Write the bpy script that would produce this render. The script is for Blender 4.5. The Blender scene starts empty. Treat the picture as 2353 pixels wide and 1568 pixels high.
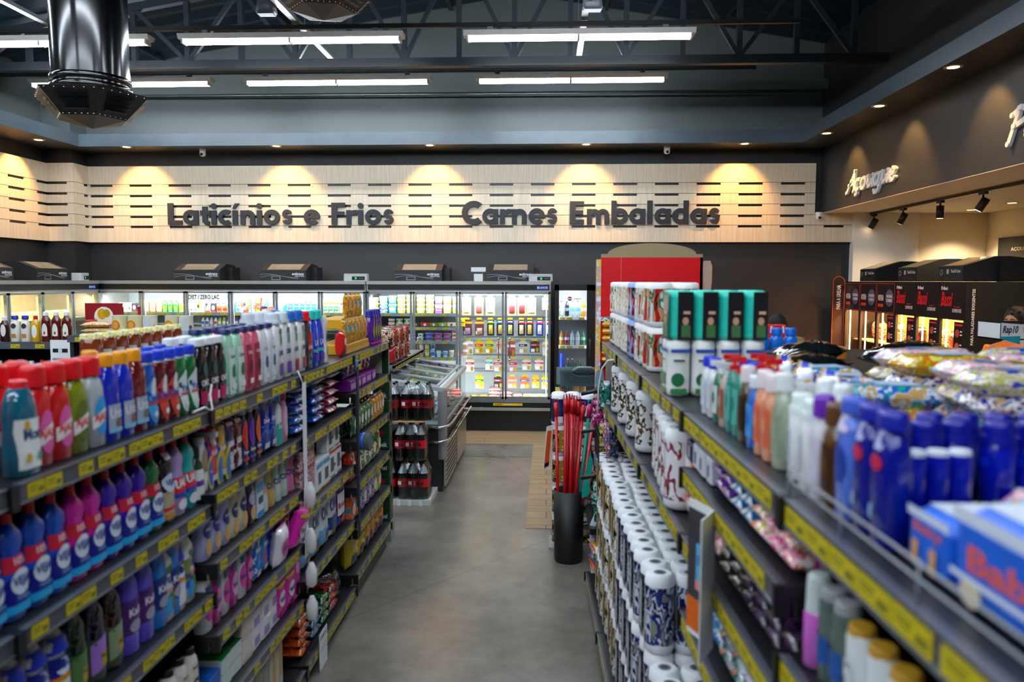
import bpy, math, random
from math import sin, cos, pi, radians
from mathutils import Vector, Matrix
R = random.Random(7)
C = bpy.context.scene.collection
S = bpy.context.scene
# ------------------------------------------------------------------ camera, world, exposure
cd = bpy.data.cameras.new('camera'); cam = bpy.data.objects.new('camera', cd); C.objects.link(cam); S.camera = cam
cd.sensor_width = 36; cd.lens = 36 * 1800 / 2353; cd.clip_start = .05; cd.clip_end = 100
YAW, PITCH, ROLL = 0.04496, 0.07661, 0.002
f_ = Vector((-sin(YAW) * cos(PITCH), cos(YAW) * cos(PITCH), -sin(PITCH)))
r0 = Vector((cos(YAW), sin(YAW), 0)); u0 = r0.cross(f_)
r_ = cos(ROLL) * r0 + sin(ROLL) * u0; u_ = -sin(ROLL) * r0 + cos(ROLL) * u0
cam.matrix_world = Matrix(((r_.x, u_.x, -f_.x, 0), (r_.y, u_.y, -f_.y, 0), (r_.z, u_.z, -f_.z, 2.05), (0, 0, 0, 1)))
cd.dof.use_dof = True; cd.dof.focus_distance = 9.0; cd.dof.aperture_fstop = 2.4
W = bpy.data.worlds.new('world'); S.world = W; W.use_nodes = True
W.node_tree.nodes['Background'].inputs[0].default_value = (.7, .76, .84, 1)
W.node_tree.nodes['Background'].inputs[1].default_value = .025
S.view_settings.view_transform = 'Standard'; S.view_settings.look = 'None'
S.view_settings.gamma = 1; S.view_settings.use_curve_mapping = False
S.view_settings.exposure = 0.6
S.cycles.max_bounces = 6; S.cycles.diffuse_bounces = 3; S.cycles.glossy_bounces = 3
S.cycles.transmission_bounces = 4; S.cycles.transparent_max_bounces = 12
S.cycles.use_denoising = True; S.cycles.sample_clamp_indirect = 4; S.cycles.blur_glossy = 1.0
S.cycles.caustics_reflective = False; S.cycles.caustics_refractive = False
TUBE = 42.0      # strength of the fluorescent tubes
SPOT = 66.0      # watts of the warm downlights
LED = 1.6        # strength of the refrigerator light strips
# ------------------------------------------------------------------ materials
def lin(h):
    h = h.lstrip('#')
    if len(h) == 3: h = ''.join(c * 2 for c in h)
    v = [int(h[i:i + 2], 16) / 255 for i in (0, 2, 4)]
    return tuple((c / 12.92 if c <= .04045 else ((c + .055) / 1.055) ** 2.4) for c in v) + (1,)
MC = {}
def base(name):
    m = bpy.data.materials.new(name); m.use_nodes = True
    nt = m.node_tree; return m, nt, nt.nodes['Principled BSDF']
def mt(col, r=.35, metal=0, coat=0, trans=0, em=0, noise=.08, scale=30):
    """plain procedural material: colour with a slight noise mottling"""
    k = (col, r, metal, coat, trans, em, noise, scale)
    if k in MC: return MC[k]
    m, nt, b = base('paint_' + col.strip('#'))
    c = lin(col)
    n = nt.nodes.new('ShaderNodeTexNoise'); n.inputs['Scale'].default_value = scale; n.inputs['Detail'].default_value = 2
    tc = nt.nodes.new('ShaderNodeTexCoord'); nt.links.new(tc.outputs['Object'], n.inputs['Vector'])
    mx = nt.nodes.new('ShaderNodeMix'); mx.data_type = 'RGBA'
    nt.links.new(n.outputs['Fac'], mx.inputs['Factor'])
    mx.inputs[6].default_value = tuple(x * (1 - noise) for x in c[:3]) + (1,)
    mx.inputs[7].default_value = tuple(min(1, x * (1 + noise)) for x in c[:3]) + (1,)
    nt.links.new(mx.outputs[2], b.inputs['Base Color'])
    b.inputs['Roughness'].default_value = r; b.inputs['Metallic'].default_value = metal
    b.inputs['Coat Weight'].default_value = coat; b.inputs['Coat Roughness'].default_value = .05
    if trans: b.inputs['Transmission Weight'].default_value = trans
    if em:
        b.inputs['Emission Color'].default_value = c; b.inputs['Emission Strength'].default_value = em
    MC[k] = m; return m
def glass(col='#eef6f6', alpha=.12, r=.03):
    """thin clear pane or film: see-through with a glossy reflection"""
    k = ('glass', col, alpha, r)
    if k in MC: return MC[k]
    m = bpy.data.materials.new('clear_film'); m.use_nodes = True; nt = m.node_tree; nt.nodes.clear()
    o = nt.nodes.new('ShaderNodeOutputMaterial'); t = nt.nodes.new('ShaderNodeBsdfTransparent')
    g = nt.nodes.new('ShaderNodeBsdfGlossy'); g.inputs['Roughness'].default_value = r
    t.inputs[0].default_value = lin(col)
    fr = nt.nodes.new('ShaderNodeFresnel'); fr.inputs[0].default_value = 1.35
    ad = nt.nodes.new('ShaderNodeMath'); ad.operation = 'MULTIPLY_ADD'; ad.inputs[1].default_value = .8; ad.inputs[2].default_value = alpha * .35
    ad.use_clamp = True
    mx = nt.nodes.new('ShaderNodeMixShader')
    nt.links.new(fr.outputs[0], ad.inputs[0]); nt.links.new(ad.outputs[0], mx.inputs[0])
    nt.links.new(t.outputs[0], mx.inputs[1]); nt.links.new(g.outputs[0], mx.inputs[2]); nt.links.new(mx.outputs[0], o.inputs[0])
    MC[k] = m; return m
def prt(cols, scale=14, r=.2, seed=0, kind='vor', stretch=(1, 1, 1)):
    """printed packaging film: patches of a few ink colours"""
    cols = tuple(cols.split()) if isinstance(cols, str) else cols
    k = ('prt', cols, scale, r, seed, kind, stretch)
    if k in MC: return MC[k]
    m, nt, b = base('printed_film')
    tc = nt.nodes.new('ShaderNodeTexCoord'); mp = nt.nodes.new('ShaderNodeMapping')
    mp.inputs['Location'].default_value = (seed * 3.1, seed * 1.7, seed); mp.inputs['Scale'].default_value = stretch
    nt.links.new(tc.outputs['Object'], mp.inputs[0])
    if kind == 'vor':
        n = nt.nodes.new('ShaderNodeTexNoise'); n.inputs['Scale'].default_value = scale * 2.1; n.inputs['Detail'].default_value = 2.5
        n.inputs['Distortion'].default_value = .5
        src = n.outputs['Fac']; lo, hi = .34, .66
    else:
        n = nt.nodes.new('ShaderNodeTexVoronoi'); n.inputs['Scale'].default_value = scale
        src = n.outputs['Color']; lo, hi = .1, .9
    nt.links.new(mp.outputs[0], n.inputs['Vector'])
    cr = nt.nodes.new('ShaderNodeValToRGB'); cr.color_ramp.interpolation = 'CONSTANT'
    nt.links.new(src, cr.inputs[0])
    e = cr.color_ramp.elements
    for i, c in enumerate(cols):
        p = 0 if i == 0 else lo + (hi - lo) * i / len(cols)
        if i < 2: e[i].position = p; e[i].color = lin(c)
        else: x = e.new(p); x.color = lin(c)
    if len(cols) == 1: e[1].color = lin(cols[0])
    nt.links.new(cr.outputs[0], b.inputs['Base Color'])
    b.inputs['Roughness'].default_value = r; b.inputs['Coat Weight'].default_value = .5
    MC[k] = m; return m
def emi(col, s):
    k = ('emi', col, s)
    if k in MC: return MC[k]
    m = bpy.data.materials.new('lamp_glow'); m.use_nodes = True; nt = m.node_tree; nt.nodes.clear()
    o = nt.nodes.new('ShaderNodeOutputMaterial'); e = nt.nodes.new('ShaderNodeEmission')
    e.inputs[0].default_value = lin(col); e.inputs[1].default_value = s; nt.links.new(e.outputs[0], o.inputs[0])
    MC[k] = m; return m
# ------------------------------------------------------------------ mesh builder
class MB:
    def __init__(s): s.v = []; s.f = []; s.m = []; s.mats = []; s.sm = []
    def mi(s, m):
        if m not in s.mats: s.mats.append(m)
        return s.mats.index(m)
    def add(s, vs, fs, m, smooth=False):
        o = len(s.v); s.v += [tuple(p) for p in vs]; i = s.mi(m)
        for f in fs: s.f.append(tuple(o + a for a in f)); s.m.append(i); s.sm.append(smooth)
        return s
    def box(s, x0, x1, y0, y1, z0, z1, m):
        vs = [(x, y, z) for z in (z0, z1) for y in (y0, y1) for x in (x0, x1)]
        return s.add(vs, [(0, 2, 3, 1), (4, 5, 7, 6), (0, 1, 5, 4), (2, 6, 7, 3), (0, 4, 6, 2), (1, 3, 7, 5)], m)
    def cb(s, x, y, z, w, d, h, m):   # centred in x, y; z is the bottom
        return s.box(x - w / 2, x + w / 2, y - d / 2, y + d / 2, z, z + h, m)
    def bar(s, a, b, w, m, h=None):
        a, b = Vector(a), Vector(b); d = (b - a).normalized(); h = h or w
        up = Vector((0, 0, 1)) if abs(d.z) < .95 else Vector((0, 1, 0))
        sx = d.cross(up).normalized() * w / 2; sy = sx.cross(d).normalized() * h / 2
        vs = [p + i * sx + j * sy for p in (a, b) for i, j in ((-1, -1), (1, -1), (1, 1), (-1, 1))]
        return s.add(vs, [(0, 1, 2, 3), (7, 6, 5, 4), (0, 4, 5, 1), (1, 5, 6, 2), (2, 6, 7, 3), (3, 7, 4, 0)], m)
    def tube(s, pts, r, m, n=8, cap=True):
        pts = [Vector(p) for p in pts]; rs = r if isinstance(r, (list, tuple)) else [r] * len(pts)
        vs = []; fs = []; pu = None
        for i, p in enumerate(pts):
            d = (pts[min(i + 1, len(pts) - 1)] - pts[max(i - 1, 0)]).normalized()
            if pu is None: pu = Vector((0, 0, 1)) if abs(d.z) < .9 else Vector((1, 0, 0))
            a = d.cross(pu).normalized(); b = a.cross(d).normalized(); pu = b
            for k in range(n): t = 2 * pi * k / n; vs.append(p + rs[i] * (cos(t) * a + sin(t) * b))
        for i in range(len(pts) - 1):
            for k in range(n): fs.append((i * n + k, i * n + (k + 1) % n, (i + 1) * n + (k + 1) % n, (i + 1) * n + k))
        if cap: fs.append(tuple(range(n - 1, -1, -1))); fs.append(tuple((len(pts) - 1) * n + k for k in range(n)))
        return s.add(vs, fs, m, True)
    def loft(s, rings, m, n=20, cap=(1, 1), c=(0, 0), smooth=True):
        """rings: (z, rx, ry, exponent[, dx, dy])"""
        vs = []; fs = []
        for rg in rings:
            z, rx, ry, e = rg[:4]; dx = rg[4] if len(rg) > 4 else 0; dy = rg[5] if len(rg) > 5 else 0
            for k in range(n):
                t = 2 * pi * k / n; ct, st = cos(t), sin(t)
                vs.append((c[0] + dx + rx * math.copysign(abs(ct) ** (2 / e), ct), c[1] + dy + ry * math.copysign(abs(st) ** (2 / e), st), z))
        for i in range(len(rings) - 1):
            for k in range(n): fs.append((i * n + k, i * n + (k + 1) % n, (i + 1) * n + (k + 1) % n, (i + 1) * n + k))
        s.add(vs, fs, m, smooth)
        if cap[0]: s.add(vs[:n], [tuple(range(n - 1, -1, -1))], m)
        if cap[1]: s.add(vs[-n:], [tuple(range(n))], m)
        return s
    def cyl(s, x, y, z0, z1, r, m, n=16, r2=None): return s.loft([(z0, r, r, 2), (z1, r2 or r, r2 or r, 2)], m, n, c=(x, y))
    def poly(s, pts, m): return s.add(pts, [tuple(range(len(pts)))], m)
    def prism(s, pts2, ax, a0, a1, m):
        """extrude a 2-D outline along axis ax ('x','y','z')"""
        def P(p, a): return {'x': (a, p[0], p[1]), 'y': (p[0], a, p[1]), 'z': (p[0], p[1], a)}[ax]
        n = len(pts2); vs = [P(p, a0) for p in pts2] + [P(p, a1) for p in pts2]
        fs = [tuple(range(n - 1, -1, -1)), tuple(range(n, 2 * n))] + [(i, (i + 1) % n, n + (i + 1) % n, n + i) for i in range(n)]
        return s.add(vs, fs, m)
    def mesh(s, name):
        me = bpy.data.meshes.new(name); me.from_pydata(s.v, [], s.f)
        for m in s.mats: me.materials.append(m)
        me.polygons.foreach_set('material_index', s.m); me.polygons.foreach_set('use_smooth', s.sm); me.update()
        return me
def link(name, data, parent=None, loc=(0, 0, 0), rz=0):
    o = bpy.data.objects.new(name, data); C.objects.link(o); o.location = loc; o.rotation_euler = (0, 0, rz)
    if parent: o.parent = parent
    return o
USED = {}
def tag(o, label, cat, group=None, kind=None):
    n = len(label.split())
    if n > 16 or n < 4: print('LABELLEN', n, label)
    if label in USED: print('DUPLABEL', label)
    USED[label] = 1
    o['label'] = label; o['category'] = cat
    if group: o['group'] = group
    if kind: o['kind'] = kind
    return o
def thing(name, label, cat, loc=(0, 0, 0), rz=0, group=None):
    return tag(link(name, None, None, loc, rz), label, cat, group)
def part(name, mb, parent, label=None, loc=(0, 0, 0), rz=0):
    o = link(name, mb.mesh(name) if isinstance(mb, MB) else mb, parent, loc, rz)
    if label: o['label'] = label
    return o
def struct(name, mb):
    o = link(name, mb.mesh(name)); o['kind'] = 'structure'; return o
def single(name, mb, label, cat, loc=(0, 0, 0), rz=0, group=None, kind=None):
    return tag(link(name, mb.mesh(name) if isinstance(mb, MB) else mb, None, loc, rz), label, cat, group, kind)
# ------------------------------------------------------------------ lettering
TC = {}
def txt(s, bold=.02, shear=0, sp=1.0):
    """triangles of a word set in the built-in face, cap height about .7, centred"""
    k = (s, bold, shear, sp)
    if k in TC: return TC[k]
    cu = bpy.data.curves.new('t', 'FONT'); cu.body = s; cu.offset = bold; cu.shear = shear; cu.resolution_u = 2; cu.space_character = sp
    o = bpy.data.objects.new('t', cu); C.objects.link(o)
    dg = bpy.context.evaluated_depsgraph_get(); me = o.evaluated_get(dg).to_mesh()
    vs = [(v.co.x, v.co.y) for v in me.vertices]; fs = [tuple(p.vertices) for p in me.polygons]
    o.evaluated_get(dg).to_mesh_clear(); bpy.data.objects.remove(o); bpy.data.curves.remove(cu)
    xs = [v[0] for v in vs] or [0]; ys = [v[1] for v in vs] or [0]
    cx, cy = (min(xs) + max(xs)) / 2, (min(ys) + max(ys)) / 2
    TC[k] = ([(a - cx, b - cy) for a, b in vs], fs, max(xs) - min(xs), max(ys) - min(ys)); return TC[k]
# A design is a list of decals in (u, v) metres on a face: (kind, ..., colour)
def draw(mb, design, fmap, w=1, h=1, L0=1):
    """fmap(u, v, layer) -> xyz ; coordinates are fractions of w, h : u in -.5...5, v in 0..1"""
    for i, d in enumerate(design):
        if isinstance(d[-1], (int, float)): raise ValueError(str(d))
        L = L0 + i; m = d[-1] if not isinstance(d[-1], str) else mt(d[-1], .3)
        if d[0] == 'r':      # rectangle u0,v0,u1,v1
            _, a, b, c, e = d[:5]; nu = max(1, int(abs(c - a) * 8)); nv = max(1, int(abs(e - b) * 8))
            vs = [fmap((a + (c - a) * x / nu) * w, (b + (e - b) * y / nv) * h, L) for y in range(nv + 1) for x in range(nu + 1)]
            fs = [(y * (nu + 1) + x, y * (nu + 1) + x + 1, (y + 1) * (nu + 1) + x + 1, (y + 1) * (nu + 1) + x) for y in range(nv) for x in range(nu)]
            mb.add(vs, fs, m, True)
        elif d[0] == 'e':    # ellipse cu,cv,ru,rv
            _, a, b, c, e = d[:5]; n = 14
            vs = [fmap(a * w, b * h, L)] + [fmap((a + c * k * cos(2 * pi * j / n)) * w, (b + e * k * sin(2 * pi * j / n)) * h, L) for k in (.5, 1) for j in range(n)]
            fs = [(0, 1 + j, 1 + (j + 1) % n) for j in range(n)] + [(1 + j, 1 + n + j, 1 + n + (j + 1) % n, 1 + (j + 1) % n) for j in range(n)]
            mb.add(vs, fs, m, True)
        elif d[0] == 'p':    # polygon (points)
            Q = [(p[0] + (q[0] - p[0]) * t / 4, p[1] + (q[1] - p[1]) * t / 4) for p, q in zip(d[1], tuple(d[1][1:]) + (d[1][0],)) for t in range(4)]
            ca, cb = sum(p[0] for p in Q) / len(Q), sum(p[1] for p in Q) / len(Q); n = len(Q)
            vs = [fmap(ca * w, cb * h, L)] + [fmap((ca + (a - ca) * k / 3) * w, (cb + (b - cb) * k / 3) * h, L) for k in (1, 2, 3) for a, b in Q]
            mb.add(vs, [(0, 1 + j, 1 + (j + 1) % n) for j in range(n)] + [(1 + k * n + j, 1 + k * n + n + j, 1 + k * n + n + (j + 1) % n, 1 + k * n + (j + 1) % n) for k in (0, 1) for j in range(n)], m, True)
        elif d[0] == 't':    # text string, cu, cv, width fraction, height fraction[, rot, shear]
            _, s_, a, b, tw, th = d[:6]; rot = d[6] if len(d) > 7 else 0; sh = d[7] if len(d) > 8 else 0
            vs, fs, W0, H0 = txt(s_, .03, sh)
            if not vs: continue
            if rot:
                kx, ky = th * h / W0, tw * w / H0
                P = [(-y * ky, x * kx) if rot > 0 else (y * ky, -x * kx) for x, y in vs]
            else:
                kx, ky = tw * w / W0, th * h / H0
                P = [(x * kx, y * ky) for x, y in vs]
            mb.add([fmap(a * w + x, b * h + y, L) for x, y in P], fs, m)
OFF = .0007
def flat(y): return lambda u, v, L: (u, y - OFF * L, v)
def surf(rings):
    """front of a lofted body"""
    def fm(u, v, L):
        for i in range(len(rings) - 1):
            if rings[i][0] <= v <= rings[i + 1][0] or i == len(rings) - 2:
                a, b = rings[i], rings[i + 1]; t = 0 if b[0] == a[0] else max(0, min(1, (v - a[0]) / (b[0] - a[0]))); break
        rx = a[1] + (b[1] - a[1]) * t; ry = a[2] + (b[2] - a[2]) * t; e = a[3] + (b[3] - a[3]) * t
        q = max(-.985, min(.985, u / rx)); y = ry * (1 - abs(q) ** e) ** (1 / e); o = OFF * L + .0004
        return (q * rx * (1 + o / rx), -y - o, v)
    return fm
# ------------------------------------------------------------------ products
class Proto:
    def __init__(s, name, cat, parts, w, d, h, labels=None): s.name = name; s.cat = cat; s.parts = parts; s.w = w; s.d = d; s.h = h; s.labels = labels or {}
SINGLE_NAMES = set()
def put(p, x, y, z, rz, label, group=None, tilt=None, sc=1):
    """one copy of a product: an Empty with its parts, or one mesh"""
    z += .0015
    if len(p.parts) == 1:
        o = link(p.name, p.parts[0][1], None, (x, y, z), rz)
    else:
        o = link(p.name, None, None, (x, y, z), rz)
        for n, me in p.parts:
            c = link(n, me, o)
            if n in p.labels: c['label'] = p.labels[n]
    if tilt: o.rotation_euler = (tilt[0], tilt[1], rz)
    if sc != 1: o.scale = (sc, sc, sc)
    return tag(o, label, p.cat, group)
SHAPES = {   # (t, width fraction, depth fraction, exponent)
 'cleaner': [(0, .9, .9, 3), (.02, 1, 1, 3.2), (.5, .98, .98, 3), (.62, .78, .86, 2.6), (.70, .76, .84, 2.4), (.80, 1, .98, 2.3), (.88, .92, .9, 2.2), (.95, .6, .62, 2), (1, .36, .45, 2)],
 'dish': [(0, .85, .9, 2.4), (.03, .95, 1, 2.4), (.2, 1, 1, 2.4), (.42, .86, .9, 2.3), (.55, .72, .8, 2.2), (.72, .86, .92, 2.2), (.9, .72, .8, 2), (1, .5, .55, 2)],
 'flask': [(0, .93, .9, 3), (.02, 1, 1, 3.2), (.6, 1, 1, 3), (.8, .97, .96, 2.8), (.92, .8, .85, 2.4), (1, .42, .6, 2)],
 'softener': [(0, .9, .9, 2.8), (.02, .98, 1, 3), (.25, 1, 1, 2.8), (.5, .9, .96, 2.6), (.7, .94, .98, 2.5), (.85, .84, .92, 2.4), (.96, .6, .75, 2.2), (1, .5, .7, 2)],
 'jug': [(0, .93, .9, 3.4), (.02, 1, 1, 3.6), (.55, 1, 1, 3.4), (.75, .95, .95, 3), (.9, .72, .85, 2.6), (1, .45, .62, 2.2)],
 'round': [(0, .8, .8, 2), (.03, 1, 1, 2), (.62, 1, 1, 2), (.78, .9, .9, 2), (.9, .5, .5, 2), (1, .3, .3, 2)],
 'can': [(0, .93, .93, 2), (.02, 1, 1, 2), (.95, 1, 1, 2), (1, .86, .86, 2)],
 'soda': [(0, .7, .7, 2), (.03, .97, .97, 2), (.1, 1, 1, 2), (.3, 1, 1, 2), (.34, .97, .97, 2), (.58, .97, .97, 2), (.64, 1, 1, 2), (.74, .92, .92, 2), (.86, .56, .56, 2), (.95, .28, .28, 2), (1, .25, .25, 2)],
 'tub': [(0, .84, .84, 2.6), (.02, .86, .86, 2.6), (1, 1, 1, 2.6)],
 'cup': [(0, .72, .72, 2), (1, 1, 1, 2)],
 'jar': [(0, .9, .9, 2), (.04, 1, 1, 2), (.84, 1, 1, 2), (1, .82, .82, 2)],
 'tin': [(0, 1, 1, 2), (.02, .985, .985, 2), (.98, .985, .985, 2), (1, 1, 1, 2)],
 'shoulder': [(0, .95, .95, 2.6), (.02, 1, 1, 2.8), (.7, 1, 1, 2.8), (.86, .9, .95, 2.4), (1, .5, .6, 2)],
 'hour': [(0, .95, .95, 2.4), (.02, 1, 1, 2.4), (.3, .92, .92, 2.3), (.55, .74, .78, 2.2), (.75, .84, .86, 2.2), (.92, .98, .98, 2.2), (1, .9, .9, 2.2)],
}
PC = {}
def bottle(name, shape, w, d, h, body, cap, capk=('c', .4, .16), design=(), band=None, cat='bottle', top=None, back=False, n=18, capname=None):
    """capk: (style, width fraction, height in fraction of h): c plain, w wide flat, p pump, t trigger, o overcap"""
    k = (name, shape, w, d, h, body, cap, capk, str(design), str(band), top)
    if k in PC: return PC[k]
    st, cw, ch = capk; hb = h * (1 - ch) if st not in 'pt' else h * .8
    rings = [(t * hb, a * w / 2, b * d / 2, e) for t, a, b, e in SHAPES[shape]]
    mb = MB(); bm = body if not isinstance(body, str) else mt(body, .16, coat=.6)
    mb.loft(rings, bm, n)
    if top:   # clear empty neck above the drink
        pass
    parts = [('body', mb.mesh('body'))]
    if cap:
        c = MB(); cm = cap if not isinstance(cap, str) else mt(cap, .3)
        cr = w / 2 * cw; cd_ = min(cr, d / 2 * .95) if st != 'w' else d / 2 * .8
        e = 2 if st != 'w' else 3
        if st in 'cow':
            H = h - hb
            c.loft([(hb - .002, cr, cd_, e), (hb + H * .75, cr * .95, cd_ * .95, e), (hb + H * .93, cr * .9, cd_ * .9, e), (h, cr * .72, cd_ * .72, e)], cm, 14)
            if st == 'o': c.loft([(hb - .004, cr * 1.25, cd_ * 1.2, e), (hb + H * .25, cr * 1.18, cd_ * 1.15, e)], cm, 14)
        elif st == 'p':
            c.loft([(hb - .002, cr, cr, 2), (hb + h * .06, cr * .95, cr * .95, 2)], cm, 12)
            c.cyl(0, 0, hb + h * .06, h - .012, w * .07, cm, 8)
            c.box(-w * .12, w * .12, -d * .75, d * .25, h - .014, h, cm)
        elif st == 't':
            c.loft([(hb - .002, cr, cr, 2), (hb + h * .05, cr * .9, cr * .9, 2)], cm, 10)
            c.box(-w * .13, w * .13, -d * .95, d * .5, h - h * .12, h - h * .05, cm)
            c.box(-w * .1, w * .1, -d * .3, d * .2, hb + h * .04, h - h * .1, cm)
            c.bar((0, -d * .55, h - h * .1), (0, -d * .75, h - h * .24), w * .14, cm)
        parts.append((capname or {'p': 'pump', 't': 'trigger'}.get(st, 'cap'), c.mesh('cap')))
    fm = surf(rings)
    if band or design:
        l = MB()
        for j, (z0, z1, col) in enumerate(band or ()):
            zz = [z0 * h + (z1 - z0) * h * i / 5 for i in range(6)]; rr = []
            for z in zz:
                for i in range(len(rings) - 1):
                    if rings[i][0] <= z <= rings[i + 1][0]: break
                a, b = rings[i], rings[i + 1]; t = max(0, min(1, (z - a[0]) / (b[0] - a[0]))); o = .0008
                rr.append((z, a[1] + (b[1] - a[1]) * t + o, a[2] + (b[2] - a[2]) * t + o, a[3] + (b[3] - a[3]) * t))
            l.loft(rr, col if not isinstance(col, str) else mt(col, .3), n, (0, 0))
        draw(l, design, fm, w, h, 2)
        parts.append(('label', l.mesh('label')))
    p = Proto(name, cat, parts, w, d, h); PC[k] = p; return p
def carton(name, w, d, h, body, design=(), side=(), topd=(), cat='box', r=.003):
    k = ('carton', name, w, d, h, str(body), str(design), str(side), str(topd))
    if k in PC: return PC[k]
    mb = MB(); bm = body if not isinstance(body, str) else mt(body, .4)
    mb.loft([(0, w / 2 - r, d / 2 - r, 14), (r, w / 2, d / 2, 14), (h - r, w / 2, d / 2, 14), (h, w / 2 - r, d / 2 - r, 14)], bm, 28, smooth=False)
    parts = [('box_body', mb.mesh('box_body'))]
    if design or side or topd:
        l = MB(); draw(l, design, lambda u, v, L: (u, -d / 2 - OFF * L, v), w * .96, h)
        draw(l, side, lambda u, v, L: (-w / 2 - OFF * L, -u, v), d * .96, h)
        draw(l, side, lambda u, v, L: (w / 2 + OFF * L, u, v), d * .96, h)
        draw(l, topd, lambda u, v, L: (u, v - d / 2, h + OFF * L), w * .96, d * .96)
        parts.append(('printing', l.mesh('printing')))
    p = Proto(name, cat, parts, w, d, h); PC[k] = p; return p
def pouch(name, w, d, h, body, design=(), seed=0, cat='pouch', flatl=False, seal=True, bx=1):
    """soft bag: standing (front towards -y) or lying on its back (flatl)"""
    k = ('pouch', name, w, d, h, str(body), str(design), seed, flatl, bx)
    if k in PC: return PC[k]
    rr = random.Random(seed); nx, nz = 9, 11
    def T(u, v):
        a = max(0, 1 - abs(2 * u / w) ** (2.6 * bx)) ** .5; b = max(0, 1 - abs(2 * v / h - 1) ** (3.2 * bx)) ** .55
        return d / 2 * a * b
    wr = [[rr.uniform(-1, 1) for _ in range(nx + 1)] for _ in range(nz + 1)]
    def P(i, j, s):
        u = (i / nx - .5) * w; v = j / nz * h
        t = T(u, v) + (wr[j][i] * d * .05 if 0 < i < nx and 0 < j < nz else 0) + .0006
        xw = 1 - .06 * sin(pi * j / nz)
        return (u * xw, -s * t, v)
    mb = MB(); bm = body if not isinstance(body, str) else mt(body, .2, coat=.6)
    g = (nx + 1) * (nz + 1)
    vs = [P(i, j, s) for s in (1, -1) for j in range(nz + 1) for i in range(nx + 1)]
    fs = []
    for j in range(nz):
        for i in range(nx):
            a = j * (nx + 1) + i; fs.append((a, a + 1, a + nx + 2, a + nx + 1)); fs.append((g + a + nx + 1, g + a + nx + 2, g + a + 1, g + a))
    for j in range(nz): a = j * (nx + 1); b = a + nx + 1; fs.append((a, b, g + b, g + a)); a += nx; b += nx; fs.append((b, a, g + a, g + b))
    for i in range(nx): fs.append((i + 1, i, g + i, g + i + 1)); a = nz * (nx + 1) + i; fs.append((a, a + 1, g + a + 1, g + a))
    lay = (lambda p: (p[0], p[2] - h / 2, -p[1] + d * .56)) if flatl else (lambda p: p)
    mb.add([lay(p) for p in vs], fs, bm, True)
    if seal:
        for zz in (0, h): mb.add([lay(p) for p in ((-w * .47, -.001, zz - (.0 if zz else .0)), (w * .47, -.001, zz), (w * .47, .001, zz + (.012 if zz else 0)), (-w * .47, .001, zz + (.012 if zz else 0)))], [(0, 1, 2, 3)], bm)
    parts = [('bag_body', mb.mesh('bag_body'))]
    if design:
        l = MB(); draw(l, design, lambda u, v, L: lay((u * .94, -T(u * .94, v) - d * .035 - .001 - OFF * L, v)), w, h)
        parts.append(('printing', l.mesh('printing')))
    p = Proto(name, cat, parts, w, h if flatl else d, d if flatl else h); PC[k] = p; return p
def rolls(name, nx, ny, r, h, band, end='#f4f4f2', design=(), cat='paper pack', holes=True):
    """shrink-wrapped rolls standing on end"""
    k = ('rolls', name, nx, ny, r, h, str(band), end, str(design))
    if k in PC: return PC[k]
    w, d = nx * 2 * r, ny * 2 * r; mb = MB(); em = mt(end, .5, noise=.03)
    bm = band if not isinstance(band, str) else mt(band, .25, coat=.4)
    for i in range(nx):
        for j in range(ny):
            cx, cy = -w / 2 + r + 2 * r * i, -d / 2 + r + 2 * r * j
            mb.loft([(0, r * .8, r * .8, 2), (h * .04, r, r, 2), (h * .12, r, r, 2)], em, 14, (1, 0), (cx, cy))
            mb.loft([(h * .12, r, r, 2), (h * .5, r * .985, r * .985, 2), (h * .86, r, r, 2)], bm, 14, (0, 0), (cx, cy))
            mb.loft([(h * .86, r, r, 2), (h * .97, r * .97, r * .97, 2), (h, r * .75, r * .75, 2)], em, 14, (0, 1), (cx, cy))
    parts = [('wrapper', mb.mesh('wrapper'))]
    if holes:
        c = MB(); dm = mt('#7d8286', .6); d2 = mt('#3c4044', .7)
        for i in range(nx):
            for j in range(ny):
                cx, cy = -w / 2 + r + 2 * r * i, -d / 2 + r + 2 * r * j
                c.cyl(cx, cy, h - .001, h + .0008, r * .42, dm, 12); c.cyl(cx, cy, h, h + .0014, r * .26, d2, 12)
        parts.append(('roll_core', c.mesh('roll_core')))
    if design:
        l = MB(); draw(l, design, lambda u, v, L: (u, -d / 2 - .001 - OFF * L - 0.0, v), w * .94, h)
        draw(l, design, lambda u, v, L: (-w / 2 - .001 - OFF * L, -u, v), d * .94, h)
        parts.append(('label', l.mesh('label')))
    p = Proto(name, cat, parts, w, d, h); PC[k] = p; return p
ORD = ['first', 'second', 'third', 'fourth', 'fifth', 'sixth', 'seventh', 'eighth', 'ninth', 'tenth', 'eleventh', 'twelfth', 'thirteenth', 'fourteenth', 'fifteenth', 'sixteenth']
SEEN = {}
def pl(w): return w + ('es' if w.endswith(('x', 'ch', 'sh', 's')) else 's')
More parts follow.
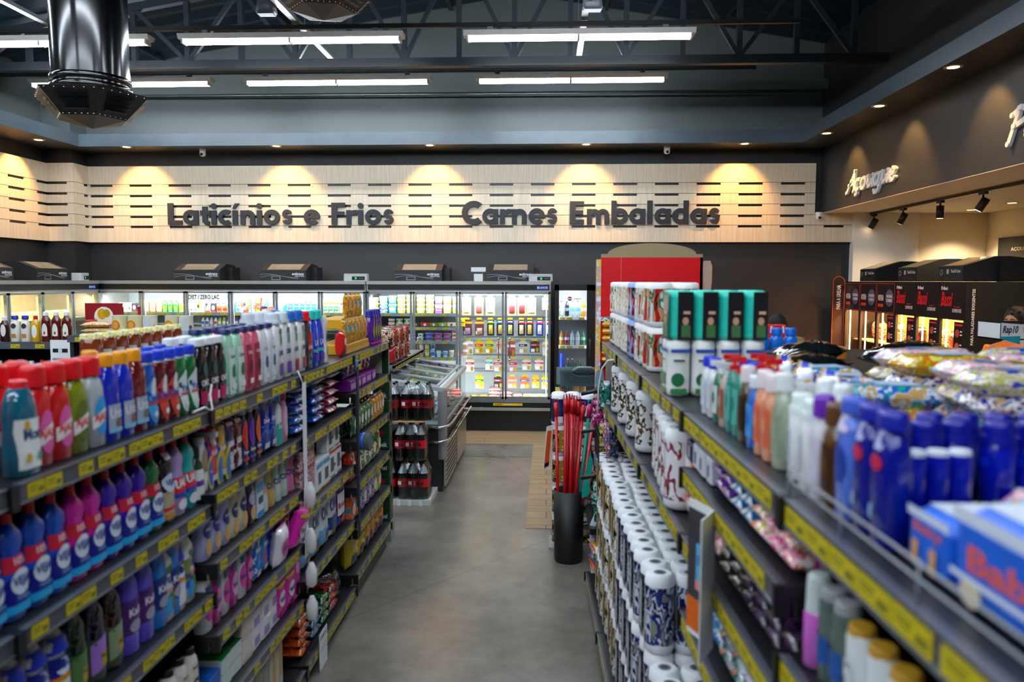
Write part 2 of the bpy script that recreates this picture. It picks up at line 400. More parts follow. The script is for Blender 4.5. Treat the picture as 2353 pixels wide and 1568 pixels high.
def run(face, items, y0, z, place, inset=.03, jit=.003, row='', frm='from the camera'):
    """face(y)->(x, rz of a product looking into the aisle, sign to the back). items: (proto, count, words[, gap, stack, inset])"""
    y = y0
    for it in items:
        if it[0] is None: y += it[1]; continue
        if it[0] == '@': y = it[1]; continue
        p, n, words = it[:3]; gap = it[3] if len(it) > 3 else .004; stack = it[4] if len(it) > 4 else 1; ins = it[5] if len(it) > 5 else inset
        for i in range(n):
            yc = y + p.w / 2; x, rz, sg = face(yc)
            for s in range(stack):
                key = (words, place, row, s); SEEN[key] = SEEN.get(key, 0) + 1
                o = ORD[min(SEEN[key], 16) - 1]; many = n > 1 or SEEN[key] > 1
                lay = '' if stack == 1 else (' bottom layer' if s == 0 else (' top layer' if s == stack - 1 else (' middle layer' if stack == 3 else ' layer ' + ORD[s])))
                tail = (', ' + o + ' along') if (many or SEEN[key] > 1) else ''
                lb = f"{words}{tail}{lay}, {place}{(' ' + row) if row else ''}"
                if lb in USED: lb = f"{words}, {o} along{lay}, {place}{(' ' + row) if row else ''}"
                put(p, x + sg * (ins + p.d / 2 + R.uniform(0, jit)), yc + R.uniform(-.001, .001), z + s * (p.h + .001), rz + R.uniform(-.05, .05), lb, f"{pl(words.split(' with ')[0].split(',')[0])}, {place}" if n > 1 or stack > 1 else None)
            y += p.w + gap
    return y
# ------------------------------------------------------------------ surfaces of the room
def wood(col, col2, vert=True, planks=None, r=.4, bands=0):
    m, nt, b = base('wood')
    tc = nt.nodes.new('ShaderNodeTexCoord'); mp = nt.nodes.new('ShaderNodeMapping'); nt.links.new(tc.outputs['Object'], mp.inputs[0])
    mp.inputs['Scale'].default_value = (22, 22, .9) if vert else (1.2, 26, 26)
    n = nt.nodes.new('ShaderNodeTexNoise'); n.inputs['Scale'].default_value = 2.2; n.inputs['Detail'].default_value = 6; n.inputs['Roughness'].default_value = .65
    nt.links.new(mp.outputs[0], n.inputs['Vector'])
    cr = nt.nodes.new('ShaderNodeValToRGB'); nt.links.new(n.outputs['Fac'], cr.inputs[0])
    cr.color_ramp.elements[0].position = .3; cr.color_ramp.elements[0].color = lin(col2)
    cr.color_ramp.elements[1].position = .62; cr.color_ramp.elements[1].color = lin(col)
    out = cr.outputs[0]
    if planks:
        br = nt.nodes.new('ShaderNodeTexBrick'); br.inputs['Scale'].default_value = 1
        br.inputs['Brick Width'].default_value = planks[0]; br.inputs['Row Height'].default_value = planks[1]
        br.inputs['Mortar Size'].default_value = .004; br.inputs['Mortar'].default_value = lin('#4a3a28')
        br.inputs['Color1'].default_value = (1, 1, 1, 1); br.inputs['Color2'].default_value = (.78, .74, .7, 1)
        nt.links.new(tc.outputs['Object'], br.inputs['Vector'])
        mx = nt.nodes.new('ShaderNodeMix'); mx.data_type = 'RGBA'; mx.blend_type = 'MULTIPLY'; mx.inputs['Factor'].default_value = 1
        nt.links.new(out, mx.inputs[6]); nt.links.new(br.outputs['Color'], mx.inputs[7]); out = mx.outputs[2]
    nt.links.new(out, b.inputs['Base Color']); b.inputs['Roughness'].default_value = r
    return m
def concrete():
    m, nt, b = base('polished_concrete')
    tc = nt.nodes.new('ShaderNodeTexCoord')
    n = nt.nodes.new('ShaderNodeTexNoise'); n.inputs['Scale'].default_value = 1.3; n.inputs['Detail'].default_value = 7; n.inputs['Roughness'].default_value = .68
    n2 = nt.nodes.new('ShaderNodeTexNoise'); n2.inputs['Scale'].default_value = 38; n2.inputs['Detail'].default_value = 4
    for x in (n, n2): nt.links.new(tc.outputs['Object'], x.inputs['Vector'])
    cr = nt.nodes.new('ShaderNodeValToRGB'); nt.links.new(n.outputs['Fac'], cr.inputs[0]); e = cr.color_ramp.elements
    e[0].position = .28; e[0].color = lin('#625f58'); e[1].position = .74; e[1].color = lin('#9a968a')
    x = e.new(.5); x.color = lin('#7d7a71')
    mx = nt.nodes.new('ShaderNodeMix'); mx.data_type = 'RGBA'; mx.blend_type = 'MULTIPLY'; mx.inputs['Factor'].default_value = .2
    nt.links.new(cr.outputs[0], mx.inputs[6]); nt.links.new(n2.outputs['Color'], mx.inputs[7])
    # worn scratches: thin stretched lines
    v = nt.nodes.new('ShaderNodeTexVoronoi'); v.feature = 'DISTANCE_TO_EDGE'; v.inputs['Scale'].default_value = .7; v.inputs['Randomness'].default_value = 1
    nz = nt.nodes.new('ShaderNodeMapping'); nz.inputs['Scale'].default_value = (1, .35, 1); nz.inputs['Rotation'].default_value = (0, 0, .5)
    nt.links.new(tc.outputs['Object'], nz.inputs[0]); nt.links.new(nz.outputs[0], v.inputs['Vector'])
    c2 = nt.nodes.new('ShaderNodeValToRGB'); c2.color_ramp.elements[0].color = (.72, .72, .72, 1); c2.color_ramp.elements[1].position = .006; c2.color_ramp.elements[1].color = (1, 1, 1, 1)
    nt.links.new(v.outputs[0], c2.inputs[0])
    m2 = nt.nodes.new('ShaderNodeMix'); m2.data_type = 'RGBA'; m2.blend_type = 'MULTIPLY'; m2.inputs['Factor'].default_value = .7
    nt.links.new(mx.outputs[2], m2.inputs[6]); nt.links.new(c2.outputs[0], m2.inputs[7])
    nt.links.new(m2.outputs[2], b.inputs['Base Color'])
    mr = nt.nodes.new('ShaderNodeMapRange'); nt.links.new(n.outputs['Fac'], mr.inputs[0]); mr.inputs[3].default_value = .17; mr.inputs[4].default_value = .3
    nt.links.new(mr.outputs[0], b.inputs['Roughness'])
    bp = nt.nodes.new('ShaderNodeBump'); bp.inputs['Strength'].default_value = .06; nt.links.new(n2.outputs['Fac'], bp.inputs['Height']); nt.links.new(bp.outputs[0], b.inputs['Normal'])
    return m
DARK = mt('#232527', .5, noise=.04, scale=3)         # charcoal wall paint
DARKUP = mt('#5a615f', .42, noise=.05, scale=2)      # lighter grey upper wall
SOFF = mt('#24282c', .45); BEAM = mt('#47525a', .3, noise=.25, scale=4)
STEEL = mt('#1f262c', .4); CREAM = mt('#e6dcc8', .6, noise=.02, scale=3); WHITE = mt('#e8e8e6', .4)
BLACK = mt('#0d0e10', .35); BLK2 = mt('#17181b', .5); INOX = mt('#b9b6b0', .32, metal=.55, noise=.1, scale=8); CHROME = mt('#d8d8d8', .12, metal=1)
ALU = mt('#9aa0a4', .3, metal=.7); GREYP = mt('#8f9599', .4); YEL = mt('#c9b70a', .45, noise=.15, scale=60); SHELF = mt('#15161a', .4); LIP = mt('#4c4d56', .3)
WOODP = wood('#e6d8c0', '#d2bd9c', True); CARD = mt('#b8935f', .8, noise=.1, scale=40); PAPER = mt('#e9ecee', .6)
MAPLE = WOODP
fl = MB(); fl.box(-7.4, 6.3, -6, 11.6, -.1, 0, concrete()); struct('floor', fl)
wf = MB(); WF = wood('#b59b76', '#8c7250', False, (1.6, .19), .35)
wf.box(-.17, 3.9, 6.36, 9.72, 0, .003, WF); wf.box(-7.2, 3.9, 9.72, 11.5, 0, .003, WF); wf.box(3.9, 6.2, 6.36, 11.5, 0, .003, WF)
o = struct('floor_planks', wf)
jb = MB(); jb.box(-1.1, 1.2, 9.0, 9.008, .003, .0036, BLK2); struct('trim_floor_joint', jb)
w = MB(); w.box(-7.3, 6.3, 11.5, 11.65, 0, 4.08, DARK); w.box(-7.3, 6.3, 11.5, 11.65, 4.08, 6.6, DARKUP); struct('wall_back', w)
w = MB(); w.box(-7.4, -7.25, -6, 11.5, 0, 4.08, DARK); w.box(-7.4, -7.25, -6, 11.5, 4.08, 6.6, DARKUP); struct('wall_left', w)
w = MB(); w.box(-7.25, -6.83, 11.1, 11.5, 0, 3.92, DARK); w.box(-7.25, -6.83, 11.1, 11.5, 4.08, 6.2, DARKUP); struct('wall_pillar', w)
w = MB(); w.box(3.88, 4.05, -6, 11.5, 3.02, 6.6, DARK); struct('wall_right', w)
w = MB(); w.box(6.2, 6.3, -6, 11.5, 0, 3.1, CREAM); struct('wall_butcher_side', w)
w = MB(); w.box(4.32, 5.22, 11.36, 11.5, 0, 3.02, mt('#ece6da', .6, noise=.02)); w.box(5.22, 6.2, 11.44, 11.5, 0, 3.02, CREAM); struct('wall_butcher_back', w)
w = MB(); w.box(4.05, 6.2, -6, 11.5, 3.02, 3.1, CREAM); struct('ceiling_butcher', w)
w = MB(); w.box(3.88, 4.06, -6, 11.38, 3.015, 3.021, CREAM); struct('trim_butcher_edge', w)
# box beam with its soffit running round the room
w = MB(); w.box(-6.57, 3.45, 10.86, 11.5, 3.92, 4.08, SOFF); w.box(-6.57, 3.45, 10.855, 10.861, 3.915, 4.085, BEAM); struct('trim_beam_back', w)
w = MB(); w.box(-7.25, -6.57, -6, 11.5, 3.92, 4.08, SOFF); w.box(-6.571, -6.565, -6, 10.86, 3.915, 4.085, BEAM); struct('trim_beam_left', w)
w = MB(); w.box(3.42, 3.88, -6, 11.5, 3.92, 4.08, SOFF); w.box(3.415, 3.421, -6, 10.86, 3.915, 4.085, mt('#35414a', .35)); struct('trim_beam_right', w)
w = MB(); w.box(-7.2, 3.88, 11.3, 11.5, 4.72, 4.86, DARKUP); struct('trim_ledge_back', w)
# roof: corrugated dark sheets rising to a ridge
roof = MB(); RM = mt('#20303c', .38, metal=.3)
for sx, x0, x1, z0, z1 in ((0, -7.4, -.4, 5.0, 6.15), (1, -.4, 6.3, 6.15, 5.0)):
    n = 46
    for i in range(n):
        ya = -6 + 17.6 * i / n; yb = -6 + 17.6 * (i + .5) / n; yc = -6 + 17.6 * (i + 1) / n
        roof.add([(x0, ya, z0), (x1, ya, z1), (x1, yb, z1 - .04), (x0, yb, z0 - .04), (x1, yc, z1), (x0, yc, z0)], [(0, 1, 2, 3), (3, 2, 4, 5)], RM)
struct('ceiling', roof)
# wood cladding with slots
def cladding(name, L, zb=2.61, zt=3.72, first=.07, fn=None):
    mb = MB(); rows = [3.452, 3.30, 3.148, 2.995, 2.848]
    tops = [zt] + rows; bots = [r + .006 for r in rows] + [zb]
    for i, (t, b) in enumerate(zip(tops, bots)):
        if i == 0: mb.box(0, L, 0, .02, b, t, WOODP); continue
        mb.box(0, L, 0, .02, b, t - .03, WOODP)
        x = 0; s = first
        while x < L:
            e = min(s, L)
            if e > x: mb.box(x, e, 0, .02, t - .03, t, WOODP)
            x = s + .34; s += .592
    mb.box(.06, L, .021, .05, zb + .02, zt - .02, BLACK)
    return mb
a = link('trim_cladding_back', cladding('c', 10.62 + .0).mesh('c'), None, (-6.83, 11.42, 0)); a['kind'] = 'structure'
mb2 = cladding('c', .5); 
a = MB(); a.box(3.79, 4.32, 11.42, 11.44, 2.61, 2.818, WOODP); a.box(3.79, 4.32, 11.42, 11.44, 2.854, 3.02, WOODP); a.box(3.79, 3.92, 11.42, 11.44, 2.818, 2.848, WOODP); a.box(4.2, 4.32, 11.42, 11.44, 2.818, 2.848, WOODP); a.box(3.79, 4.32, 11.445, 11.47, 2.62, 3.0, BLACK); struct('trim_cladding_end', a)
a = link('trim_cladding_pillar', cladding('c', .45, first=.03).mesh('c'), None, (-7.25, 11.05, 0)); a['kind'] = 'structure'
a = link('trim_cladding_pillar_side', cladding('c', .37, first=.25).mesh('c'), None, (-6.78, 11.05, 0), pi / 2); a['kind'] = 'structure'
a = link('trim_cladding_left', cladding('c', 10.0, first=.3).mesh('c'), None, (-7.17, 1.05, 0), pi / 2); a['kind'] = 'structure'
# ------------------------------------------------------------------ cut-out letters
def ring(cx, cy, ro, ri, a0=0, a1=360, n=20): 
    return [('q', [(cx + r * cos(radians(a)), cy + r * sin(radians(a))) for r, a in ((ro, b), (ro, c), (ri, c), (ri, b))]) for b, c in ((a0 + (a1 - a0) * i / n, a0 + (a1 - a0) * (i + 1) / n) for i in range(n))]
def bx(a, b, c, d): return [('q', [(a, b), (c, b), (c, d), (a, d)])]
def disc(x, y, r): return [('q', [(x + r * cos(2 * pi * i / 14), y + r * sin(2 * pi * i / 14)) for i in range(14)])]
GL = {
 'L': (bx(0, 0, .25, 1) + bx(0, 0, .64, .2), .7), 'a': (ring(.34, .34, .35, .15) + bx(.47, 0, .69, .66), .77),
 't': (bx(.1, .1, .33, .84) + bx(0, .46, .47, .66) + ring(.33, .22, .23, 0, 180, 275, 6) + bx(.2, 0, .42, .16), .5), 'i': (bx(0, 0, .23, .66) + disc(.115, .86, .13), .32),
 'c': (ring(.35, .34, .36, .15, 52, 308), .64), 'í': (bx(0, 0, .23, .66) + [('q', [(.0, .74), (.12, .74), (.32, .98), (.12, .98)])], .36),
 'n': (bx(0, 0, .22, .66) + ring(.345, .36, .31, .1, 0, 180, 12) + bx(.435, 0, .655, .37), .74), 'o': (ring(.355, .34, .36, .15), .79),
 's': (ring(.25, .485, .215, .04, 15, 270, 12) + ring(.25, .225, .215, .04, -165, 90, 12), .56), 'e': (ring(.35, .34, .36, .16, 5, 318) + bx(.14, .27, .7, .4), .78),
 'F': (bx(0, 0, .25, 1) + bx(0, .8, .6, 1) + bx(0, .42, .56, .6), .66), 'r': (bx(0, 0, .22, .66) + ring(.4, .34, .33, .12, 60, 140, 6) , .52),
 'C': (ring(.52, .5, .53, .27, 48, 312), .9), 'm': (bx(0, 0, .22, .66) + ring(.32, .38, .28, .09, 0, 180, 12) + bx(.39, 0, .6, .39) + ring(.69, .38, .28, .09, 0, 180, 12) + bx(.76, 0, .97, .39), 1.06),
 'b': (bx(0, 0, .22, 1.02) + ring(.37, .34, .35, .15), .78), 'l': (bx(0, 0, .23, 1.02), .32), 'd': (bx(.47, 0, .69, 1.02) + ring(.34, .34, .35, .15), .78),
 'E': (bx(0, 0, .25, 1) + bx(0, .8, .62, 1) + bx(0, .41, .58, .6) + bx(0, 0, .62, .2), .74), ' ': ([], .45)}
def sign(name, word, x0, y, z0, H, Wd, label):
    t = thing(name, label, 'sign', (x0, y, z0)); tot = sum(GL[c][1] for c in word) - .05; k = Wd / tot; x = 0
    GM = mt('#212429', .6, noise=.04)
    for c in word:
        g, a = GL[c]
        if g:
            mb = MB()
            for q, (_, P) in enumerate(g): mb.prism([(p[0] * k, p[1] * H) for p in P], 'y', -.0004 * q, .03, GM)
            part('letter', mb, t, None, (x * k, 0, 0))
        x += a
    return t
sign('wall_sign', 'Laticínios e Frios', -5.585, 11.385, 2.865, .315, 3.36, 'dark cut-out dairy sign letters on the left half of the wood cladding')
sign('wall_sign', 'Carnes Embaladas', -1.24, 11.385, 2.868, .325, 3.70, 'dark cut-out packaged meat sign letters on right half of the cladding')
# brush script letters on the right bulkhead
def stroke(mb, pts, w, m, th=.03, n=10):
    for q, (a, b) in enumerate(zip(pts, pts[1:])):
        dx, dy = b[0] - a[0], b[1] - a[1]; L = math.hypot(dx, dy) or 1; px, py = -dy / L * w / 2, dx / L * w / 2
        mb.prism([(a[0] + px, a[1] + py), (a[0] - px, a[1] - py), (b[0] - px, b[1] - py), (b[0] + px, b[1] + py)], 'y', -.0004 * q, th, m)
    for q, p in enumerate(pts): mb.prism([(p[0] + w / 2 * cos(2 * pi * i / n), p[1] + w / 2 * sin(2 * pi * i / n)) for i in range(n)], 'y', -.008 - .0004 * q, th, m)
def arc(cx, cy, rx, ry, a0, a1, n=9): return [(cx + rx * cos(radians(a0 + (a1 - a0) * i / n)), cy + ry * sin(radians(a0 + (a1 - a0) * i / n))) for i in range(n + 1)]
SC = {'A': ([[(0, 0), (.3, .55), (.5, 1)], [(.5, 1), (.52, .5), (.56, 0)], [(.14, .36), (.6, .42)]], .66),
      'ç': ([arc(.2, .28, .17, .26, 60, 310), [(.16, 0), (.2, -.12), (.1, -.2)]], .42), 'o': ([arc(.2, .27, .18, .26, 0, 360, 12)], .46),
      'u': ([[(.05, .55), (.06, .2), (.14, .02), (.26, .08), (.36, .3)], [(.38, .55), (.38, .15), (.46, .02)]], .5),
      'g': ([arc(.2, .28, .17, .25, 0, 360, 12), [(.38, .52), (.38, -.1), (.3, -.3), (.14, -.34), (.08, -.22)]], .48),
      'e': ([[(.04, .28), (.3, .34), (.36, .48), (.22, .56), (.07, .4), (.07, .14), (.2, 0), (.4, .12)]], .44),
      'P': ([[(.1, 0), (.22, .5), (.34, 1)], [(.1, .85), (.4, 1.02), (.66, .9), (.6, .62), (.26, .5)]], .7), 'a': ([arc(.2, .27, .17, .25, 0, 360, 12), [(.38, .52), (.38, .1), (.46, .02)]], .5)}
def script(word, y0, z0, H, Wd, label):
    t = thing('wall_sign', label, 'sign', (3.85, y0, z0), -pi / 2); tot = sum(SC[c][1] for c in word); k = Wd / tot; x = 0
    for c in word:
        mb = MB(); g, a = SC[c]
        for s in g: stroke(mb, [((x + p[0] + p[1] * .14) * k, (p[1] * H)) for p in s], H * .17, WHITE, .028)
        part('letter', mb, t); x += a
    return t
script('Açougue', 10.42, 3.185, .25, 1.42, 'white brush script butcher sign letters on the dark right bulkhead')
script('Pa', 6.9, 3.2, .27, .46, 'white script letters cut off by the right picture edge on bulkhead')
# ------------------------------------------------------------------ ceiling lights, rails, trusses, ducts
def tube_light():
    b = MB(); b.prism([(-.085, .0), (.085, .0), (.06, -.05), (-.06, -.05)], 'x', 0, 2.43, WHITE)
    s = MB(); s.box(0, .02, -.055, .055, -.095, -.05, mt('#d8d8d4', .4))
    tb = [[(.05, y, -.078), (1.195, y, -.078)] for y in (-.035, .035)] + [[(1.225, y, -.078), (2.38, y, -.078)] for y in (-.035, .035)]
    tm = []
    for p in tb:
        t = MB(); t.tube(p, .014, emi('#e6f2ff', TUBE), 8); tm.append(t.mesh('lamp_tube'))
    c = MB()
    c.box(-.03, .03, -.025, .025, 0, .05, GREYP)
    return b.mesh('housing'), s.mesh('tube_holder'), tm, c.mesh('hanger_clip')
TL = tube_light()
def light_at(x, y, z, label):
    t = thing('ceiling_light', label, 'ceiling light', (x, y, z), 0, 'fluorescent ceiling lights')
    part('housing', TL[0], t); [part('tube_holder', TL[1], t, None, (hx, 0, 0)) for hx in (.03, 1.2, 2.38)]; [part('hanger_clip', TL[3], t, None, (hx, 0, 0)) for hx in (.28, 2.12)]
    for m in TL[2]: part('lamp_tube', m, t)
XS = {8.5: (-6.72, -3.97, -.9), 10.2: (-6.78, -3.93, -.93)}
nm = {-6.72: 'left of the duct', -3.97: 'in the middle', -.9: 'at right', -6.78: 'left, behind the duct', -3.93: 'in the middle', -.93: 'at right'}
for y, zz, rw in ((8.5, 4.68, 'front row'), (10.2, 4.66, 'rear row')):
    for x in XS[y]: light_at(x, y, zz, f'white twin tube ceiling light, {rw}, {nm[x]}')
for i, y in enumerate((6.8, 5.1, 3.4, 1.7, 0, -1.7, -3.4)):  # unseen rows over the camera, added to light the whole store
    for j, x in enumerate((-6.7, -3.95, -.9)):
        if i == 0 and j == 1: continue
        light_at(x, y, 4.68, f'added unseen twin tube ceiling light, {ORD[i]} row before the picture top, {("left","middle","right")[j]}')
for y, z in ((8.5, 4.73), (10.2, 4.71)):
    r = MB(); r.box(-7.2, 2.6, y - .02, y + .02, z, z + .045, BLK2)
    single('ceiling_rail', r, f'black {"front" if y < 9 else "rear"} ceiling rail the tube lights hang from', 'ceiling rail')
for x, y0, y1, s in ((-2.685, 7.0, 10.3, 'between the duct and middle of the ceiling'), (.37, 7.0, 10.4, 'running back from the right speaker'), (-5.38, 6.6, 10.5, 'beside the round duct at left')):
    t = thing('cable_tray', f'galvanised cable tray {s}', 'cable tray', (x, y0, 4.78))
    m = MB(); L = y1 - y0; m.box(-.03, .03, 0, L, 0, .006, INOX); m.box(-.034, -.03, 0, L, 0, .04, ALU); m.box(.03, .034, 0, L, 0, .04, ALU); part('channel', m, t)
    for k in range(3):
        h = MB(); yy = .5 + k * (L - .8) / 2; h.box(-.004, .004, yy, yy + .008, .04, .9, ALU); h.box(-.04, .04, yy - .02, yy + .02, .035, .045, ALU); part('hanger', h, t)
def truss(y, label):
    t = thing('roof_truss', label, 'roof truss', (0, y, 0))
    rz = lambda x: 5.0 + 1.15 * (1 - abs(x + .4) / 7) - .12
    m = MB(); m.box(-7.2, 3.86, -.05, .05, 4.56, 4.66, STEEL); part('bottom_chord', m, t)
    m = MB(); m.bar((-7.2, 0, rz(-7.2)), (-.4, 0, rz(-.4)), .09, STEEL); m.bar((-.4, 0, rz(-.4)), (3.86, 0, rz(3.86)), .09, STEEL); part('top_chord', m, t)
    x = -6.9; k = 0; step = .65
    while x < 3.7:
        m = MB(); m.bar((x, 0, 4.64), (x, 0, rz(x)), .06, STEEL); part('post', m, t)
        if x + step < 3.8:
            m = MB(); a, b = ((4.64, rz(x + step)) if k % 2 == 0 else (rz(x), 4.64)); m.bar((x, 0, a), (x + step, 0, b), .05, STEEL); part('brace', m, t)
        x += step; k += 1
truss(9.4, 'dark steel roof truss crossing between the two rows of tube lights')
truss(6.2, 'dark steel roof truss nearest the camera above the picture top')
for i, x in enumerate((-5.6, -3.6, -1.4, .8, 2.4)):
    m = MB(); z = 5.0 + 1.15 * (1 - abs(x + .4) / 7) - .09; m.box(x - .03, x + .03, -5.9, 11.45, z, z + .05, STEEL)
    single('roof_purlin', m, f'dark roof purlin running front to back, {ORD[i]} from the left wall', 'roof beam', group='roof purlins')
m = MB(); m.tube([(-7.1, 11.2, 4.68), (2.6, 11.2, 4.66)], .012, ALU, 6); single('conduit', m, 'thin bright conduit along the top of the rear grey wall', 'pipe')
# wall cable looms at left
m = MB()
for a in (.02, .09): m.tube([(-6.2 + a, 10.9, 5.0), (-6.15, 10.8, 4.9), (-5.9, 10.9, 4.85), (-5.4, 10.9, 4.9)], .008, BLK2, 5)
single('ceiling_cable', m, 'loose black cables hanging in the upper left corner', 'cable')
def diffuser(x, y, z, duct, label, rz=.3):
    t = thing('air_duct', label, 'air duct', (x, y, z), rz)
    K = mt('#040507', .16, noise=.01); BR = mt('#3a2c24', .45, metal=.3)
    n = 6; rt, rb = .47, .24; H = .22
    top = [(rt * cos(2 * pi * k / n), rt * sin(2 * pi * k / n)) for k in range(n)]; bot = [(rb * 1.15 * cos(2 * pi * k / n), rb * 1.15 * sin(2 * pi * k / n)) for k in range(n)]
    m = MB(); m.add([(a, b, .02) for a, b in bot] + [(a, b, H) for a, b in top] + [(a * .8, b * .8, H + .02) for a, b in top], [(i, (i + 1) % n, n + (i + 1) % n, n + i) for i in range(n)] + [(n + i, n + (i + 1) % n, 2 * n + (i + 1) % n, 2 * n + i) for i in range(n)] + [tuple(2 * n + i for i in range(n))], mt('#181313', .35, metal=.2)); part('diffuser_body', m, t)
    m = MB(); m.add([(a, b, .02) for a, b in bot] + [(0, 0, -.05)], [((i + 1) % n, i, n) for i in range(n)], BR); part('bottom_plate', m, t)
    for i in range(n):
        m = MB(); j = (i + 1) % n
        A, B, D, E = Vector((*bot[i], .02)), Vector((*bot[j], .02)), Vector((*top[j], H)), Vector((*top[i], H))
        nrm = (B - A).cross(E - A).normalized(); nrm = nrm if nrm.dot((A + D) / 2 * Vector((1, 1, 0)) if False else (A + B) / 2) > 0 else -nrm
        P = lambda u, v, o: (A * (1 - u) + B * u) * (1 - v) + (E * (1 - u) + D * u) * v + nrm * o
        m.add([P(.2, .14, .003), P(.8, .14, .003), P(.8, .86, .003), P(.2, .86, .003)], [(0, 1, 2, 3)], BLACK)
        for q in range(4):
            v = .2 + q * .17; m.add([P(.2, v, .004), P(.8, v, .004), P(.8, v + .1, .03), P(.2, v + .1, .03)], [(0, 1, 2, 3)], mt('#31424c', .3, metal=.5))
        part('louvre', m, t)
        m = MB()
        for q in range(6):
            for v in (.06, .94): p = P(.08 + q * .168, v, .004); m.cb(p.x, p.y, p.z - .002, .007, .007, .004, INOX)
        part('screw_row', m, t)
    if duct:
        m = MB(); m.loft([(H + .02, .3, .3, 2), (2.12, .3, .3, 2)], K, 40, (0, 0)); part('duct_pipe', m, t)
        for z0 in (H + .02, H + .09): m = MB(); m.loft([(z0, .306, .306, 2), (z0 + .012, .315, .315, 2), (z0 + .045, .315, .315, 2), (z0 + .055, .306, .306, 2)], K, 40, (0, 0)); part('collar', m, t)
diffuser(-3.86, 6.6, 3.38, True, 'glossy black round air duct ending in a six-sided diffuser, upper left', .12)
diffuser(-1.98, 7.0, 4.38, True, 'black six-sided air diffuser cut off by the top edge of picture', .2)
for x, s in ((-2.84, 'left'), (.43, 'right')):
    t = thing('speaker', f'grey ceiling loudspeaker, the {s} of two, hung below the roof', 'speaker', (x, 8.0, 4.72))
    m = MB(); m.loft([(0, .085, .06, 4), (.02, .1, .075, 4), (.17, .08, .07, 4), (.2, .06, .05, 3)], mt('#596168', .35), 20); part('speaker_body', m, t)
    m = MB(); m.box(-.08, .08, -.055, .05, -.004, .002, mt('#8c9094', .5)); part('grille', m, t)
    m = MB(); m.tube([(-.02, -.03, .2), (0, 0, .3), (0, 0, .55)], .012, ALU, 6); part('bracket', m, t)
for i, (x, y, z) in enumerate(((-4.93, 11.15, 3.92), (1.65, 11.15, 3.92), (3.8, 11.28, 3.02))):
    t = thing('security_camera', ('white dome security camera under the soffit at left', 'white dome security camera under the soffit at right', 'white security camera under the corner of the right bulkhead')[i], 'camera', (x, y, z))
    m = MB(); m.cyl(0, 0, -.03, 0, .045, WHITE, 16); part('mount', m, t)
    m = MB(); m.loft([(-.105, .02, .02, 2), (-.095, .036, .036, 2), (-.07, .045, .045, 2), (-.03, .04, .04, 2)], WHITE, 16); part('camera_ball', m, t)
    m = MB(); m.tube([(0, -.03, -.075), (0, -.05, -.082)], .02, BLACK, 10); part('lens', m, t)
DL = [(-5.92, 10.93, 3.92), (-3.785, 10.93, 3.92), (-1.635, 10.93, 3.92), (.52, 10.93, 3.92), (2.67, 10.95, 3.92), (-6.8, 10.34, 3.92), (3.51, 10.23, 3.92), (3.52, 8.68, 3.92), (3.525, 7.16, 3.92), (5.7, 10.93, 3.02), (5.69, 9.98, 3.02), (-6.8, 8.2, 3.92), (3.53, 5.6, 3.92)]
DN = ['leftmost on the back wall', 'second from left on back wall', 'middle of the back wall', 'fourth from left on back wall', 'rightmost on the back wall', 'on the left wall soffit', 'deepest on the right soffit', 'middle of the right soffit', 'nearest of three on right soffit', 'rear of two over the butcher counter', 'front of two over the butcher counter', 'left soffit outside the picture', 'right soffit beyond the picture edge']
for i, ((x, y, z), nme) in enumerate(zip(DL, DN)):
    yy = 11.16 if i < 5 else y; xx = x
    yy = y
    t = thing('downlight', f'warm recessed downlight, {nme}', 'downlight', (xx, yy, z))
    m = MB(); m.loft([(-.006, .055, .055, 2), (-.008, .075, .075, 2), (0, .08, .08, 2)], mt('#c9b79a', .3), 20, (0, 0)); part('trim_ring', m, t)
    m = MB(); m.cyl(0, 0, -.005, -.003, .05, emi('#ffc46a', 14), 16); part('bulb', m, t)
    sp = bpy.data.lights.new('downlight_beam', 'SPOT'); sp.energy = SPOT * (1.0 if i < 9 or i > 10 else 1.6); sp.color = (1, .5, .13) if i < 9 or i > 10 else (1, .72, .42); sp.spot_size = radians(84 if i < 9 or i > 10 else 110); sp.spot_blend = .7; sp.shadow_soft_size = .03
    so = link('downlight_beam', sp, t, (0, 0, -.02))
    if i < 5: so.rotation_euler = (radians(34), 0, 0)
    elif i in (6, 7, 8, 12): so.rotation_euler = (0, radians(-30), 0)
    elif i in (5, 11): so.rotation_euler = (0, radians(30), 0)
# track lights in the butcher area
t = thing('track_light', 'black track with four spotlights under the butcher ceiling', 'track light', (4.55, 0, 3.02))
m = MB(); m.box(-.018, .018, 5.5, 11.7 - .3, -.035, 0, BLACK); part('track', m, t)
for y, ax, ay in ((11.25, -.45, .5), (10.35, -.35, .45), (9.4, 0, .1), (8.5, -.5, .4), (7.3, -.3, .3)):
    m = MB(); m.box(-.02, .02, y - .06, y + .06, -.06, -.03, BLACK); m.tube([(0, y, -.05), (0, y, -.11)], .01, BLACK, 6)
    d = Vector((ax, ay - .1, -1)).normalized(); c = Vector((0, y, -.15)); m.tube([c - d * .06, c + d * .085], .042, BLK2, 14)
    h = part('spot_head', m, t)
    l = MB(); l.tube([c + d * .0855, c + d * .0865], .034, emi('#ffe2b0', 5), 12); part('spot_lens', l, h)
for y, e in ((10.6, 60), (8.8, 60), (7.0, 50)):
    sp = bpy.data.lights.new('track_beam', 'SPOT'); sp.energy = e; sp.color = (1, .7, .4); sp.spot_size = radians(120); sp.spot_blend = .8; sp.shadow_soft_size = .05
    so = link('track_beam', sp, t, (.35, y, -.1)); so.rotation_euler = (0, radians(20), 0)
